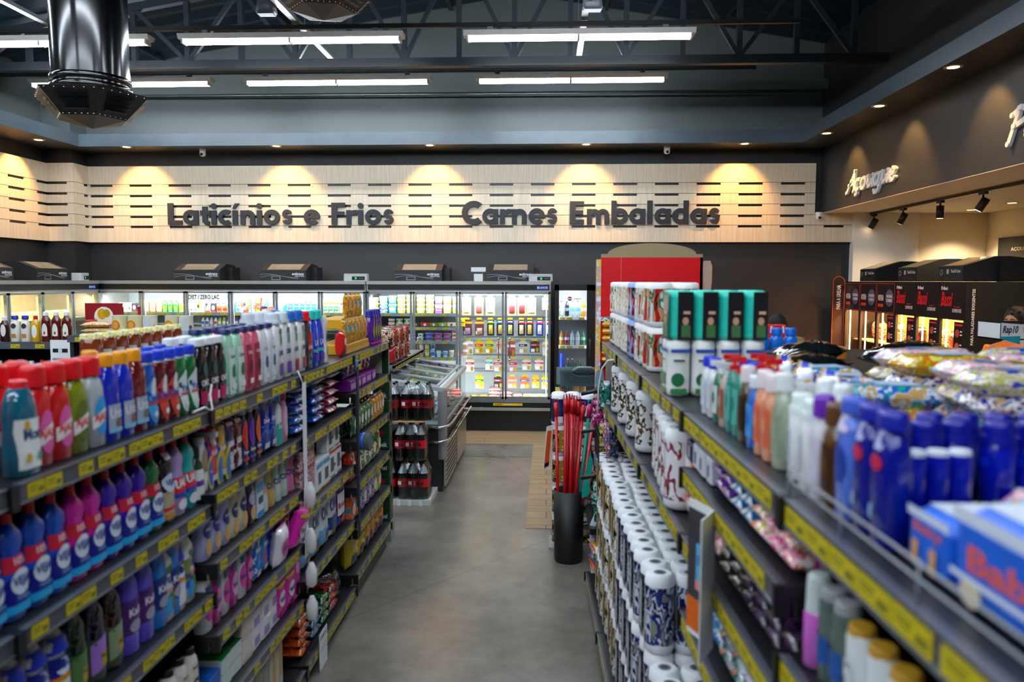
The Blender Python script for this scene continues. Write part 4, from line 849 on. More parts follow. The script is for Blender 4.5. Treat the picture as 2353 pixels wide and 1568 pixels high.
hang(833, [(1080, FL('#f4e4e0', '#e04040', '#fff'), 'white and red sausage pack'), (1124, FL('#e8eef0', '#30b0b0', '#fff', .1, .14), 'white and turquoise pack'), (1146, FL('#d8bcb8', '#d83028', '#f4eeee', .13, .16), 'red topped meat pack beside the mullion'), (1180, FL('#b89ca0', '#c82030', '#e8dce0', .11, .165), 'red and violet meat pack'), (1211, FL('#d8d0cc', '#d82830', '#f8f4f4', .12, .135), 'white pack with red top'), (1240, FL('#f0d8d4', '#e85050', '#fff', .12, .135), 'pale pack with red top')], 'fourth peg row')
hang(873, [(1102, FL('#e0c018', '#2a8040', '#fbfbe8', .115, .16), 'yellow pack with green band'), (1146, FL('#302c2c', '#d84048', '#e8e8e8', .125, .15), 'black pack with red seal'), (1178, FL('#e07058', '#f09880', '#f4e8e8', .125, .15), 'salmon pack'), (1207, FL('#e05c20', '#2a5cc0', '#fff', .13, .15), 'orange pack with blue label'), (1232, FL('#d8b020', '#d84828', '#fbf4d8', .1, .15), 'yellow and red pack'), (1254, FL('#e8c420', '#4a7ad0', '#fff', .1, .16), 'yellow and blue pack')], 'lowest peg row')
pg = MB()
for zz in (1.845, 1.52, 1.23, .97, .73): pg.box(fx(1058) + .03 - X2, fx(1262) - X2, .7, .72, zz, zz + .02, ALU)
part('peg_rail', pg, U2)
BC = pouch('bacon_slab', .16, .05, .2, prt('#c8443c #e8c8b8 #a02c28', 26, .2, 3, 'vor', (1, 1, 5)), flatl=True)
EGG = carton('egg_carton', .14, .1, .06, '#f0ece4', (('r', -.3, .4, .3, .8, '#d8cc20'), ('e', -.3, .2, .06, .12, '#c88468'), ('e', 0, .2, .06, .12, '#c88468'), ('e', .3, .2, .06, .12, '#c88468')))
EGB = carton('egg_carton', .12, .1, .06, '#e8eef4', (('r', -.3, .4, .3, .8, '#a8b820'), ('e', -.3, .2, .08, .12, '#2c78d0'), ('e', .2, .2, .08, .12, '#2c78d0')))
frow(1075, 10.72, .47 - .045, [(pouch('sausage_pack', .14, .04, .16, prt('#e8a020 #d8c030 #c85020', 14), flatl=True), 2, 'yellow sausage pack'), (BC, 1, 'bacon slab', .005, 3), (BC, 1, 'wide bacon slab', .01, 2), (pouch('sausage_pack', .14, .07, .16, prt('#c84848 #e8a898 #d86858', 16), flatl=True), 1, 'pink sausage pack'), (EGG, 2, 'white egg carton', .004), (EGB, 1, 'blue print egg carton', .004), (EGG, 1, 'orange print egg carton')], 'bottom of right refrigerator')
# cheese pieces in the left refrigerator
CHZ = MB().loft([(0, .1, .09, 2.2), (.03, .12, .1, 2.2), (.1, .1, .09, 2.2)], mt('#e8c880', .4), 16).mesh('cheese')
CHB = carton('cheese_block', .26, .16, .1, '#e8d890', (('r', -.5, .3, .5, .6, '#a8b850'),))
for i in range(6): single('cheese', CHZ, f'pale round cheese in the left wall refrigerator, {ORD[i]} from the camera', 'cheese', (-6.45, 7.7 + i * .19, 1.552), 0, 'cheese wheels in the left wall refrigerator')
for i in range(5): put(CHB, -6.45, 9.0 + i * .29, 1.552, pi / 2, f'long yellow cheese block in the left wall refrigerator, {ORD[i]} from the camera', 'cheese blocks')
# ------------------------------------------------------------------ upright drinks refrigerator
def upright(x, y, label, w=.5, h=2.0, deco=True):
    t = thing('drinks_refrigerator', label, 'refrigerator', (x, y, 0))
    m = MB(); m.box(0, w, .6, .62, 0, h, BLACK); m.box(0, .03, 0, .6, 0, h, BLACK); m.box(w - .03, w, 0, .6, 0, h, BLACK); m.box(0, w, 0, .6, h - .04, h, BLACK); m.box(0, w, 0, .6, 0, .15, BLACK); m.box(.03, w - .03, .57, .6, .15, h - .04, mt('#c4ccd0', .4)); part('cabinet_body', m, t)
    m = MB(); m.box(0, .055, -.05, 0, .1, h, BLACK); m.box(w - .075, w, -.05, 0, .1, h, BLACK); m.box(0, w, -.05, 0, h - .075, h, BLACK); m.box(0, w, -.05, 0, .1, .2, BLACK); d = part('door', m, t)
    g = MB(); g.add([(.055, -.03, .2), (w - .075, -.03, .2), (w - .075, -.03, h - .075), (.055, -.03, h - .075)], [(0, 1, 2, 3)], glass('#f0f8ff', .2, .02)); part('glass_pane', g, d)
    g = MB(); g.tube([(w - .03, -.05, 1.0), (w - .03, -.085, 1.03), (w - .03, -.085, 1.25), (w - .03, -.05, 1.28)], .012, BLK2, 6); part('door_handle', g, d)
    if deco:
        l = MB(); draw(l, [('e', -.32, .5, .14, .42, '#e8eef4'), ('p', tuple((-.32 + .13 * cos(radians(a)), .52 + .38 * sin(radians(a))) for a in range(10, 180, 17)), '#d02838'), ('p', tuple((-.32 + .13 * cos(radians(a)), .46 + .36 * sin(radians(a))) for a in range(190, 360, 17)), '#2a50b0'), ('t', 'pepsi', .14, .48, .5, .5, '#d8e4f0')], lambda u, v, L: (.27 + u, -.031 - OFF * L, 1.78 + v), .22, .07); part('door_emblem', l, d)
    for z in (.8, 1.18, 1.565, .42):
        m = MB(); m.box(.03, w - .03, .05, .55, z - .01, z, WHITE); m.box(.03, w - .03, .04, .05, z - .035, z + .01, WHITE); s = part('shelf', m, t)
        for xx in (.1, .2, .36): part('price_tag', TAGF, s, None, (xx, .039, z - .032))
    for xx in (.035, w - .045): m = MB(); m.box(xx, xx + .01, .01, .02, .2, h - .1, emi('#eaf4ff', 9)); part('light_strip', m, t)
    al = bpy.data.lights.new('cabinet_lamp', 'AREA'); al.energy = 7; al.shape = 'RECTANGLE'; al.size = .4; al.size_y = .05; ao = link('cabinet_lamp', al, t, (w / 2, .03, h - .09)); ao.rotation_euler = (radians(22), 0, 0)
    return t
upright(.1, 10.5, 'black upright drinks refrigerator with a cola emblem, right of the dairy wall')
upright(.6, 10.5, 'second black drinks refrigerator half hidden behind the red cardboard display', deco=False)
SD = lambda c, cap, lab, h=.22, w=.065: bottle('soft_drink_bottle', 'soda', w, w, h, mt(c, .08, coat=.5), cap, ('c', .36, .07), (), ((.36, .56, lab),), n=14)
for z, its in ((1.567, [(SD('#b8c4c8', '#d84830', '#dfe6ea'), 1, 'clear water bottle'), (SD('#1c1c20', '#d84830', '#8c949c'), 1, 'dark cola bottle'), (SD('#a8c0d0', '#e0402c', '#68b4d8'), 2, 'pale blue bottle'), (SD('#d89018', '#e86a20', '#f0e8d8'), 2, 'orange drink bottle')]),
               (1.182, [(SD('#e08818', '#e86020', '#e8d8b0', .2), 1, 'orange drink bottle'), (SD('#a81820', '#e85828', '#e8e0e0', .2), 1, 'red drink bottle'), (SD('#c8d4d8', '#40b8b0', '#e8f0f4', .2), 2, 'clear bottle with teal cap'), (SD('#3c8a58', '#1c5a34', '#b8d8c4', .2), 2, 'green glass bottle')]),
               (.802, [(bottle('energy_can', 'can', .085, .085, .27, '#1c4cc8', '#2c60d8', ('w', .9, .03), (), ((.0, .1, '#60a8e8'),)), 1, 'tall blue can stack'), (SD('#14382c', '#f4f4f0', '#1c5c3c', .2, .055), 2, 'dark green guarana bottle with white cap'), (SD('#14482c', '#d82830', '#1c7c3c', .2, .055), 2, 'dark green guarana bottle with red cap')]),
               (.422, [(SD('#181c1c', '#d83028', '#d82820', .3, .09), 1, 'cola bottle with red cap'), (SD('#182420', '#1c2c28', '#1c5c3c', .3, .08), 1, 'dark bottle'), (SD('#e87c18', '#1c6a48', '#f0a848', .3, .1), 2, 'orange soda bottle with green cap')])):
    frow((.16 + 6.182) / .006012 + 230, 10.56, z, its, {1.567: 'top', 1.182: 'second', .802: 'third', .422: 'lowest'}[z] + ' drinks refrigerator shelf')
# ------------------------------------------------------------------ butcher refrigerators on the right
t0 = thing('meat_refrigerator', 'black six-door meat refrigerator with warm light on the right', 'refrigerator', (4.2, 11.2, 0), -pi / 2)
n, dw = 6, .53; L = n * dw; IW = mt('#b88c58', .5)
m = MB(); m.box(0, L, .7, .8, 0, 2.03, BLK2); m.box(0, L, 0, .8, 0, .3, BLACK); m.box(0, L, .0, .8, 1.98, 2.05, BLACK); m.box(-.02, .0, 0, .8, 0, 2.05, BLACK); m.box(L, L + .05, -.03, 1.15, 0, 2.05, mt('#120e0d', .5)); m.box(.02, L - .02, .66, .7, .3, 1.98, IW); part('cabinet_body', m, t0)
for i in range(n):
    a, b = i * dw, (i + 1) * dw
    m = MB(); m.box(a + .005, b - .005, -.03, .0, 1.66, 2.04, mt('#1c1315', .35)); hp = part('header_panel', m, t0)
    l = MB()
    if i < 3: draw(l, [('r', -.48, .02, .48, .035, '#c84030'), ('r', -.48, .955, .48, .97, '#c84030'), ('r', -.48, .02, -.465, .97, '#c84030'), ('r', .465, .02, .48, .97, '#c84030'), ('t', 'MONTANA', -.25, .5, .3, .2, '#e8e0dc'), ('r', -.4, .2, -.1, .3, '#d83c24'), ('e', .22, .5, .22, .28, '#5a5470'), ('t', 'NA BRASA', .22, .56, .3, .1, '#e8e8f0'), ('t', 'COMBO', .22, .42, .3, .1, '#e8e8f0')], lambda u, v, L_: ((a + b) / 2 + u, -.031 - OFF * L_, 1.66 + v), dw, .38)
    else: draw(l, [('t', 'Friboi', -.3, .85, .25, .1, '#f0ecea'), ('t', 'Bassi', -.2, .55, .45, .4, 0, .3, '#c8202c'), ('t', 'SUPERIORE', .2, .25, .34, .1, '#c8c4c4'), ('r', .08, .34, .3, .36, '#c8202c')], lambda u, v, L_: ((a + b) / 2 + u, -.031 - OFF * L_, 1.66 + v), dw, .38)
    part('header_print', l, hp)
    m = MB(); m.box(a + .004, a + .03, -.03, .0, .3, 1.66, BLK2); m.box(b - .03, b - .004, -.03, .0, .3, 1.66, BLK2); d = part('door', m, t0)
    g = MB(); g.add([(a + .03, -.015, .3), (b - .03, -.015, .3), (b - .03, -.015, 1.66), (a + .03, -.015, 1.66)], [(0, 1, 2, 3)], glass('#fff0dc', .05, .02)); part('glass_pane', g, d)
    m = MB(); m.box(a + .04, a + .049, .03, .045, .35, 1.7, emi('#ffc884', 12)); part('light_strip', m, t0)
    if i in (2, 3, 4, 5):
        l = MB(); draw(l, [('r', -.5, 0, .5, 1, '#2a1414'), ('r', -.4, .88, .4, .94, '#c83038'), ('e', -.12, .66, .24, .12, '#b8484c'), ('e', -.12, .26, .24, .12, '#c86850'), ('r', .2, .6, .42, .64, '#eee'), ('r', .2, .7, .42, .74, '#eee'), ('r', .2, .2, .42, .24, '#eee'), ('r', .2, .3, .42, .34, '#eee')], lambda u, v, L_: (b - .13 + u, -.02 - OFF * L_, 1.3 + v), .18, .34); part('door_poster', l, d)
    for z in (1.26, .92, .6): m = MB(); m.box(a + .02, b - .02, .1, .64, z - .015, z, mt('#d8b890', .3)); part('shelf', m, t0)
MEAT = [pouch('meat_pack', .22, .1, .24, prt('#e0a080 #c85848 #f0c8a8 #8a2c28', 9, .15, s), seed=s) for s in (1, 2)] + [pouch('meat_pack', .22, .1, .22, prt('#241416 #3a1a1c #1a1012', 9, .15, 5), (('t', 'Bassi', 0, .5, .6, .3, '#c8202c'),), seed=4)]
for i in range(6):
    for z in (1.262, .922, .602):
        for k in range(2):
            lv = {1.262: 'upper', .922: 'middle', .602: 'lower'}[z]
            put(MEAT[(i * 2 + k + int(z * 10)) % 3 if i > 1 else k], 4.2 + .35, 11.2 - (i + .3 + k * .42) * dw, z, -pi / 2 + R.uniform(-.3, .3), f'vacuum packed meat, {"rear" if k == 0 else "front"} of door {ORD[i]} from the back, {lv} shelf', 'vacuum packed meat behind the warm doors')
l = MB(); draw(l, [('t', 'PARA PALADARES EXIGENTES', 0, .85, .34, .28, 1, '#e8e4e2'), ('r', -.4, .08, .4, .1, '#6a4038')], lambda u, v, L_: (L + .0505 + OFF * L_, .02 + u, v), .085, 2.0); part('side_lettering', l, t0)
sp = bpy.data.lights.new('cabinet_glow', 'AREA'); sp.energy = 170; sp.color = (1, .6, .28); sp.shape = 'RECTANGLE'; sp.size = 3.0; sp.size_y = .3; so = link('cabinet_glow', sp, t0, (L / 2, .2, 1.95))
m = MB(); m.box(-.07, -.04, -.19, -.02, .0, 2.04, mt('#2a191a', .4)); m.prism([(-.105 + .085 * cos(radians(a)), 2.04 + .085 * sin(radians(a))) for a in range(0, 181, 15)], 'x', -.07, -.04, mt('#2a191a', .4)); part('end_sign', m, t0, 'rounded dark end sign')
l = MB(); RD = '#c84c3c'; es = lambda u, v, L_: (-.0395 + OFF * L_, -.105 + u, v); draw(l, [('r', -.49, .0, -.45, .96, RD), ('r', .45, 0, .49, .96, RD), ('t', 'PARA A GRELHA', 0, .86, .34, .16, 1, '#e8e4e2'), ('t', 'MONTANA', 0, .2, .7, .015, '#e8e0dc'), ('r', -.4, .18, .4, .186, '#c83c28')], es, .17, 2.13)
for a in range(0, 180, 12): l.add([es(r * cos(radians(q)), 2.04 + r * sin(radians(q)), 1) for r, q in ((.084, a), (.084, a + 12), (.077, a + 12), (.077, a))], [(0, 1, 2, 3)], mt(RD, .3))
part('end_sign_print', l, t0)
for i, (y, s) in enumerate(((10.9, 'rearmost'), (9.75, 'middle one'), (8.75, 'nearest'))): comp(CT, (4.25, y, 2.053), -pi / 2, f'black compressor box with sloping grille on the meat refrigerator, {s}', 'compressor boxes on the meat refrigerator')
# ------------------------------------------------------------------ gondola shelving
def gondola(label, ox, oy, rz, L, shelves, top, tags=.16, depth=.42, back=None, base_out=.0, lip=.048, both=True, fence=False, cap=TAGG):
    t = thing('gondola_shelving', label, 'shelving', (ox, oy, 0), rz)
    m = MB(); m.box(0, L, depth + .0, depth + .03, .05, top + .02, back or SHELF)
    for k in range(int(top / .05)): pass
    part('back_panel', m, t)
    for x in (0, L - .03): m = MB(); m.box(x, x + .03, depth - .02, depth + .05, 0, top + .06, BLACK); part('upright', m, t)
    m = MB(); m.box(0, L, .03 - base_out, depth, 0, shelves[-1] - .05, SHELF); part('plinth', m, t)
    for k, z in enumerate([top] + list(shelves)):
        f = -base_out if k == len(shelves) else 0
        m = MB(); m.box(.002, L - .002, f + .004, depth if (k or not both) else 2 * depth + .03, z - .022, z, SHELF); m.box(.002, .012, f + .02, depth, z - .06, z - .022, BLACK); m.box(L - .012, L - .002, f + .02, depth, z - .06, z - .022, BLACK); s = part('shelf', m, t)
        m = MB(); m.box(.002, L - .002, f - .01, f + .004, z - lip, z + .001, LIP); m.box(.002, L - .002, f - .014, f - .01, z - lip, z - lip + .004, ALU); m.box(.002, L - .002, f - .014, f - .01, z - .003, z + .001, ALU); part('price_strip', m, s)
        for bx_ in (.0, L - .014): m = MB(); m.box(bx_, bx_ + .014, f - .022, f + .01, z - lip - .008, z + .002, BLACK); part('end_bracket', m, s)
        x = .05 + R.random() * .04
        while x < L - .05: part('price_tag', cap, s, None, (x, f - .0108, z - lip + .007)); x += max(.066 if cap is TAGG else .104, tags * R.choice((.4, .45, .5, .8, 1.2)))
    if fence:
        m = MB()
        for dz in (.03, .05): m.tube([(0, .0, top + dz), (L, .0, top + dz)], .0022, GREYP, 5)
        for k in range(5): m.tube([(L * k / 4, 0, top), (L * k / 4, 0, top + .055)], .0022, GREYP, 5)
        part('wire_guard', m, t)
    return t
LM = [(1.66, 2.69), (2.69, 3.715), (3.715, 4.745), (4.745, 5.85)]
LS = [[1.255, .93, .55, .12], [1.285, 1.03, .76, .48, .12], [1.27, .91, .56, .13], [1.35, 1.05, .76, .49, .2]]
gondola('nearest left gondola module with bottles, at the left picture edge', -1.2, .63, pi / 2, 1.03, [1.255, .93, .55, .12], 1.59)
for (a, b), sh, s in zip(LM, LS, ('left gondola module with purple and magenta cleaners', 'left gondola module with softener and bleach bottles', 'left gondola module with detergent boxes beside the white clip strip', 'far left gondola module with snack and pet food bags')):
    gondola(s, -1.2, a, pi / 2, b - a, sh, 1.59, tags=.11 if a < 2 else .15)
fr = lambda y: .45 - .0215 * (y - 1)
RR = math.atan(.0215)
RM_ = [(5.05, 4.15, 'farthest right gondola module beside the broom bin'), (4.15, 3.25, 'right gondola module with stacked toilet paper packs'), (3.25, 2.35, 'right gondola module with large kitchen paper packs'), (2.35, 1.42, 'right gondola module with the hanging leaflets'), (1.42, .47, 'nearest right gondola module with blue cans on top')]
RS = [[1.285, .14], [1.285, .14], [1.285, .14], [1.49, 1.285, 1.05, .78, .5, .14], [1.37, 1.12, .84, .5, .14]]
for (a, b, s), sh in zip(RM_, RS): gondola(s, fr(a), a, -pi / 2 + RR, a - b, sh, 1.66, base_out=.09, lip=.052, fence=a < 1.5, cap=TAGW if a < 2.4 else TAGG, tags=.1 if a < 2.4 else .16)
LF = lambda y: (-1.2, pi / 2, -1)
RF = lambda y: (fr(y), -pi / 2 + RR, 1)
# ------------------------------------------------------------------ product kinds
NV, WH = '#101a78', '#f4f6f8'
def veja(col, h=.262):
    return bottle('cleaner_bottle', 'cleaner', .078, .06, h, col, '#c01420', ('c', .34, .13),
      (('p', ((-.46, .60), (-.46, .50), (-.1, .50), (.46, .66), (.46, .60)), '#c81c34') if False else ('r', -.46, .44, .46, .58, '#c8183a'), ('t', '10%', .08, .53, .46, .07, '#f4d8dc'),
       ('p', ((-.46, .12), (.46, .12), (.46, .53), (.1, .48), (-.46, .36)), '#0c1486'), ('e', .04, .34, .38, .12, '#dfe8f8'), ('t', 'VEJA', .05, .34, .66, .11, '#1c2c90'), ('t', 'Perfumes', .1, .2, .5, .04, '#7aa8e8'), ('r', -.46, .07, .46, .15, '#18a8e8')))
PV, PM, PP, PG = veja('#0a50c8'), veja('#e010a8'), veja('#3c0cb0'), veja('#087030')
def ajx(col, lab='#e860a8'): return bottle('multi_purpose_cleaner_bottle', 'flask', .078, .062, .25, mt(col, .15, coat=.6), '#d41018', ('c', .82, .2), (('e', .05, .34, .36, .22, lab), ('p', ((-.4, .2), (.44, .3), (.44, .44), (-.4, .34)), '#f8f4f4'), ('t', 'AJAX', .03, .32, .74, .12, '#e03028')), (('.',) and (.79, .81, '#98a028'),))
AR, AO, AW = ajx('#d01018'), ajx('#7a8a08', '#5c6c20'), ajx('#b4bcc0', '#20a0e8')
URC = lambda c: bottle('floor_cleaner_bottle', 'shoulder', .075, .06, .25, mt(c, .06, coat=1), '#e89a10', ('c', .62, .14), (('r', -.4, .1, .42, .42, '#a8b4cc'), ('t', 'Urca', .0, .32, .7, .12, '#f4f0f4'), ('e', .1, .2, .2, .06, '#7a6858'), ('r', -.4, .1, .42, .15, '#88c8f0')))
def dish(c, l1, nm): return bottle('dish_soap_bottle', 'dish', .07, .05, .235, mt(c, .06, coat=1), '#1438c0', ('c', .62, .13), (('e', 0, .34, .4, .3, l1), ('e', 0, .52, .16, .14, '#e8ecf4'), ('t', nm, 0, .38, .74, .13, '#1c3c9c'), ('r', -.34, .3, .34, .33, '#d83c48'), ('e', 0, .16, .14, .04, '#f0f4f8')), (('.',) and (.83, .86, '#d8dce4'),))
DB, DR, DG = dish('#1450b4', '#48a8e8', 'Cristal'), dish('#5c0a10', '#d84838', 'Cristal'), dish('#0a6c34', '#dfeeea', 'Ypê')
def lot(c, cap, l1, nm, tc='#fff', cc='#14205c'): return bottle('fabric_softener_bottle', 'jug', .085, .06, .27, c, cap, ('w', .72, .07), (('r', -.32, .05, .42, .72, l1), ('t', nm, .06, .6, .52, .06, tc), ('e', .1, .38, .2, .1, cc), ('r', -.1, .12, .36, .2, '#f0f0f0')))
OB = bottle('laundry_liquid_bottle', 'jug', .08, .06, .25, '#101014', '#dfe4ea', ('w', .95, .1), (('t', 'OMO', 0, .36, .66, .09, '#e8e8f0'), ('e', 0, .55, .2, .1, '#1c5c58'), ('r', -.4, .06, .1, .24, '#c01c5c'), ('r', .1, .08, .4, .2, '#d8d8e0')))
SG = lot('#a8e0c4', '#14205c', '#d4ecdf', 'Comfort', '#3c5c8c', '#2c7a50'); SP = lot('#e0607c', '#14205c', '#9c2440', 'Comfort', '#f4dce0', '#5c1830'); SW = lot('#e8ecf0', '#14205c', '#dfe6ee', 'Comfort', '#8c98a4', '#2a4c84')
def omo(cap, l1, nm='OMO'): return bottle('laundry_detergent_bottle', 'jug', .11, .07, .31, '#e6eaea', cap, ('o', .58, .15), (('t', nm, .05, .4, .6, .08, '#1c3480'), ('e', .05, .6, .12, .08, '#5c9c84'), ('r', -.18, .06, .34, .24, l1), ('r', -.1, .68, .2, .76, '#48584c')))
OW, OBL = omo('#cfd6de', '#6c3ca0'), omo('#1460b8', '#a81c2c')
GR = bottle('laundry_detergent_bottle', 'jug', .11, .07, .3, '#33383c', '#d81018', ('o', .58, .15), (('r', -.3, .3, .4, .62, '#a81c20'), ('t', 'UAU', .05, .38, .6, .08, '#e8e8ec')))
UB = bottle('laundry_detergent_bottle', 'jug', .105, .07, .3, '#1446d8', '#18c0b8', ('o', .58, .15), (('t', 'UAU', .05, .42, .7, .11, '#dfe8ff'), ('r', -.42, .26, .42, .31, '#20b8b0'), ('e', 0, .16, .3, .08, '#583cb8')))
VS = bottle('fabric_softener_bottle', 'hour', .08, .07, .26, '#f2f0ee', '#efe8e0', ('w', 1, .06), (('e', .1, .55, .2, .12, '#5c4890'), ('e', .1, .25, .2, .12, '#7a9c78')))
RP = pouch('detergent_refill_pouch', .09, .06, .15, '#d01418', (('e', 0, .6, .3, .16, '#f4c8c0'), ('r', -.4, 0, .4, .3, '#38384a')), 3)
TL_ = 'top of left aisle'
TQ = bottle('laundry_liquid_bottle', 'softener', .085, .065, .225, mt('#0c6078', .1, coat=.8), '#d01420', ('c', .5, .08), (('r', -.44, .08, .44, .6, '#eef2ee'), ('t', 'Mon', 0, .44, .6, .12, '#20346c'), ('e', -.2, .54, .08, .05, '#d8a820'), ('e', .2, .2, .08, .05, '#28a8a0'), ('e', -.2, .2, .08, .05, '#d8a820')))
run(LF, [(PM, 3, 'magenta cleaner bottle'), (AR, 3, 'red cleaner bottle')], 1.2, 1.59, 'shelf start left of the picture')
run(LF, [(TQ, 1, 'teal laundry liquid with white label', .006, 1, .005), (AR, 2, 'red cleaner with tall red cap', .0), (AO, 1, 'olive cleaner with red cap', .0), (AW, 1, 'pale grey cleaner with blue label', .006), (URC('#0c28c0'), 2, 'deep blue floor cleaner, orange cap', .0), (URC('#6c0c14'), 1, 'dark red floor cleaner, orange cap', .0), (DB, 1, 'blue dish soap with blue cap', 0), (DR, 2, 'maroon dish soap with blue cap', 0), (DG, 2, 'green dish soap with blue cap', .004), (OB, 3, 'black laundry liquid, white cap', .002), (SG, 2, 'mint softener with navy cap', .006), (SP, 2, 'pink softener with navy cap', .006), (SW, 2, 'white softener with navy cap', .006), (OW, 2, 'white detergent jug, pale cap', .003), (OBL, 2, 'white detergent jug, blue cap', .003), (GR, 1, 'dark grey jug with red cap'), (UB, 2, 'blue detergent jug, teal cap', .003), (VS, 1, 'white waisted softener bottle'), ], 1.725, 1.59, TL_)
# second depth row on the top shelf
run(LF, [(AR, 3, 'red cleaner in the row behind'), (DB, 3, 'blue capped dish soap behind', .01), (URC('#0c28c0'), 1, 'orange capped floor cleaner behind'), (DB, 5, 'blue capped dish soap behind', .015), (OB, 2, 'black laundry liquid behind', .02), (SG, 2, 'mint softener behind'), (SP, 2, 'pink softener behind'), (SW, 2, 'white softener behind'), (OW, 3, 'white jug behind'), (OBL, 1, 'blue capped jug behind'), (UB, 2, 'teal capped jug behind')], 1.74, 1.59, TL_, inset=.13)
put(RP, -1.25, 4.68, 1.59, pi / 2, 'red refill pouch with round mark, standing beside the white waisted bottle')
YP = pouch('pet_food_sachet', .1, .04, .15, prt('#d8a010 #c87c10 #e0b830 #8a5a20', 16, .3, 2), (('e', 0, .6, .3, .16, '#5ca8d0'), ('r', -.4, 0, .4, .3, '#d8a010')), 1)
YP2 = pouch('pet_food_sachet', .1, .04, .15, prt('#d8a010 #b86c10 #e8c040', 16, .3, 5), (('e', 0, .65, .3, .14, '#e08098'), ('r', -.4, 0, .4, .3, '#d8a010')), 2)
TRY = lambda w: carton('display_tray', w, .2, .06, '#d09a14', (('r', -.5, .1, .5, .5, '#e0b020'),))
put(TRY(.66), -1.34, 5.08, 1.59, pi / 2, 'yellow card display tray under the pet food sachets, front')
put(TRY(.5), -1.36, 5.1, 1.745, pi / 2, 'yellow card display tray under the upper pet food sachets')
run(LF, [(YP, 3, 'yellow sachet with blue spot', .002), (YP2, 3, 'yellow sachet with pink spot', .002)], 4.78, 1.652, 'lower tray at the far end', inset=.045)
run(LF, [(YP2, 2, 'yellow sachet in the upper tray', .004), (YP, 2, 'blue spotted sachet in the upper tray', .004)], 4.9, 1.807, 'far left gondola', inset=.06)
AF = bottle('air_freshener_can', 'can', .07, .07, .25, '#4a1c80', '#1c1c8c', ('o', .85, .2), (('e', 0, .4, .3, .2, '#8c9c30'), ('r', -.45, .02, .45, .08, '#e818b0')))
run(LF, [(AF, 4, 'purple air freshener with blue cap', .006)], 5.5, 1.59, 'far end of top left')
# level two
L2 = 'second left shelf'
TRG = lambda c, cp: bottle('trigger_spray_bottle', 'softener', .085, .055, .25, mt(c, .1, coat=.6), cp, ('t', .3, .2), (('e', 0, .34, .3, .26, '#d8c820'), ('e', 0, .34, .22, .2, '#3860c8'), ('t', 'Veja', 0, .36, .34, .06, '#f4b0d0')))
LIM = lambda c, cp: bottle('glass_cleaner_bottle', 'shoulder', .075, .055, .22, mt(c, .08, coat=.8), cp, ('c', .6, .16), (('e', 0, .36, .42, .34, '#d0c418'), ('e', 0, .36, .28, .24, '#2c70b0')))
PK = bottle('bleach_bottle', 'cleaner', .078, .06, .262, '#1c1a20', '#b01420', ('c', .34, .12), (('r', -.46, .05, .46, .4, '#b8a890'), ('r', -.46, .05, .46, .12, '#c88018'), ('r', -.46, .16, .46, .2, '#d82c20'), ('e', .0, .5, .4, .12, '#c8d8ec'), ('t', 'VEJA', 0, .5, .55, .09, '#1c3488'), ('r', -.2, .8, .4, .88, '#e8e8ea')))
UA = lambda c: bottle('disinfectant_bottle', 'cleaner', .078, .06, .262, c, '#b01420', ('c', .34, .12), (('r', -.46, .3, .46, .5, '#d82028'), ('t', 'UAU', 0, .42, .8, .12, '#f8f4f4'), ('r', -.46, .24, .46, .3, '#2c40b0'), ('e', 0, .14, .34, .07, '#f0e8f4')))
GC = bottle('oil_bottle', 'shoulder', .06, .05, .2, '#143420', '#102818', ('c', .6, .2), (('r', -.44, .06, .44, .6, '#e8ecec'), ('r', -.44, .3, .44, .4, '#6c28a0')))
run(LF, [(PV, 5, 'blue cleaner with red cap'), (PM, 2, 'magenta cleaner with red cap'), (PP, 3, 'purple cleaner with red cap'), (PG, 1, 'green cleaner with red cap'), (PK, 1, 'black and cream cleaner'), (UA('#b8a0d8'), 1, 'lilac disinfectant with red cap'), (UA('#10b0b0'), 1, 'teal disinfectant with red cap'), (GC, 1, 'dark green bottle, white label'), (TRG('#1020b0', '#c8ccd0'), 1, 'blue trigger spray cleaner', 0), (LIM('#1428b0', '#0c4420'), 1, 'blue glass cleaner, yellow ring', 0), (LIM('#285048', '#0c4420'), 1, 'smoky glass cleaner, green cap', 0)], 1.53, 1.256, L2)
run(LF, [(LIM('#0c5878', '#1450d0'), 2, 'teal glass cleaner, blue cap', .02), (GC, 3, 'dark tall bottle behind', .08)], 2.36, 1.256, L2, inset=.13)
def refill(c, l, nm, h=.22, w=.075): return pouch('softener_refill_pouch', w, .05, h, prt(f'{c} {c} {l} {c} {c} {c}', 9, .15, len(nm), 'vor', (1, 1, .8)), (('t', nm or 'gel', 0, .58, .7, .1, '#f4f4f8'), ('r', -.4, .9, .4, .96, l), ('r', -.3, .1, .3, .2, '#dfe4ec')), 2, bx=1.9)
DWN = lambda c1, c2, cap: bottle('concentrated_softener_bottle', 'softener', .07, .055, .235, c1, cap, ('c', .7, .08), (('e', 0, .55, .36, .26, c2), ('t', 'Downy', .0, .24, .6, .07, '#f4f4fa'), ('r', -.36, .1, .36, .15, c2)))
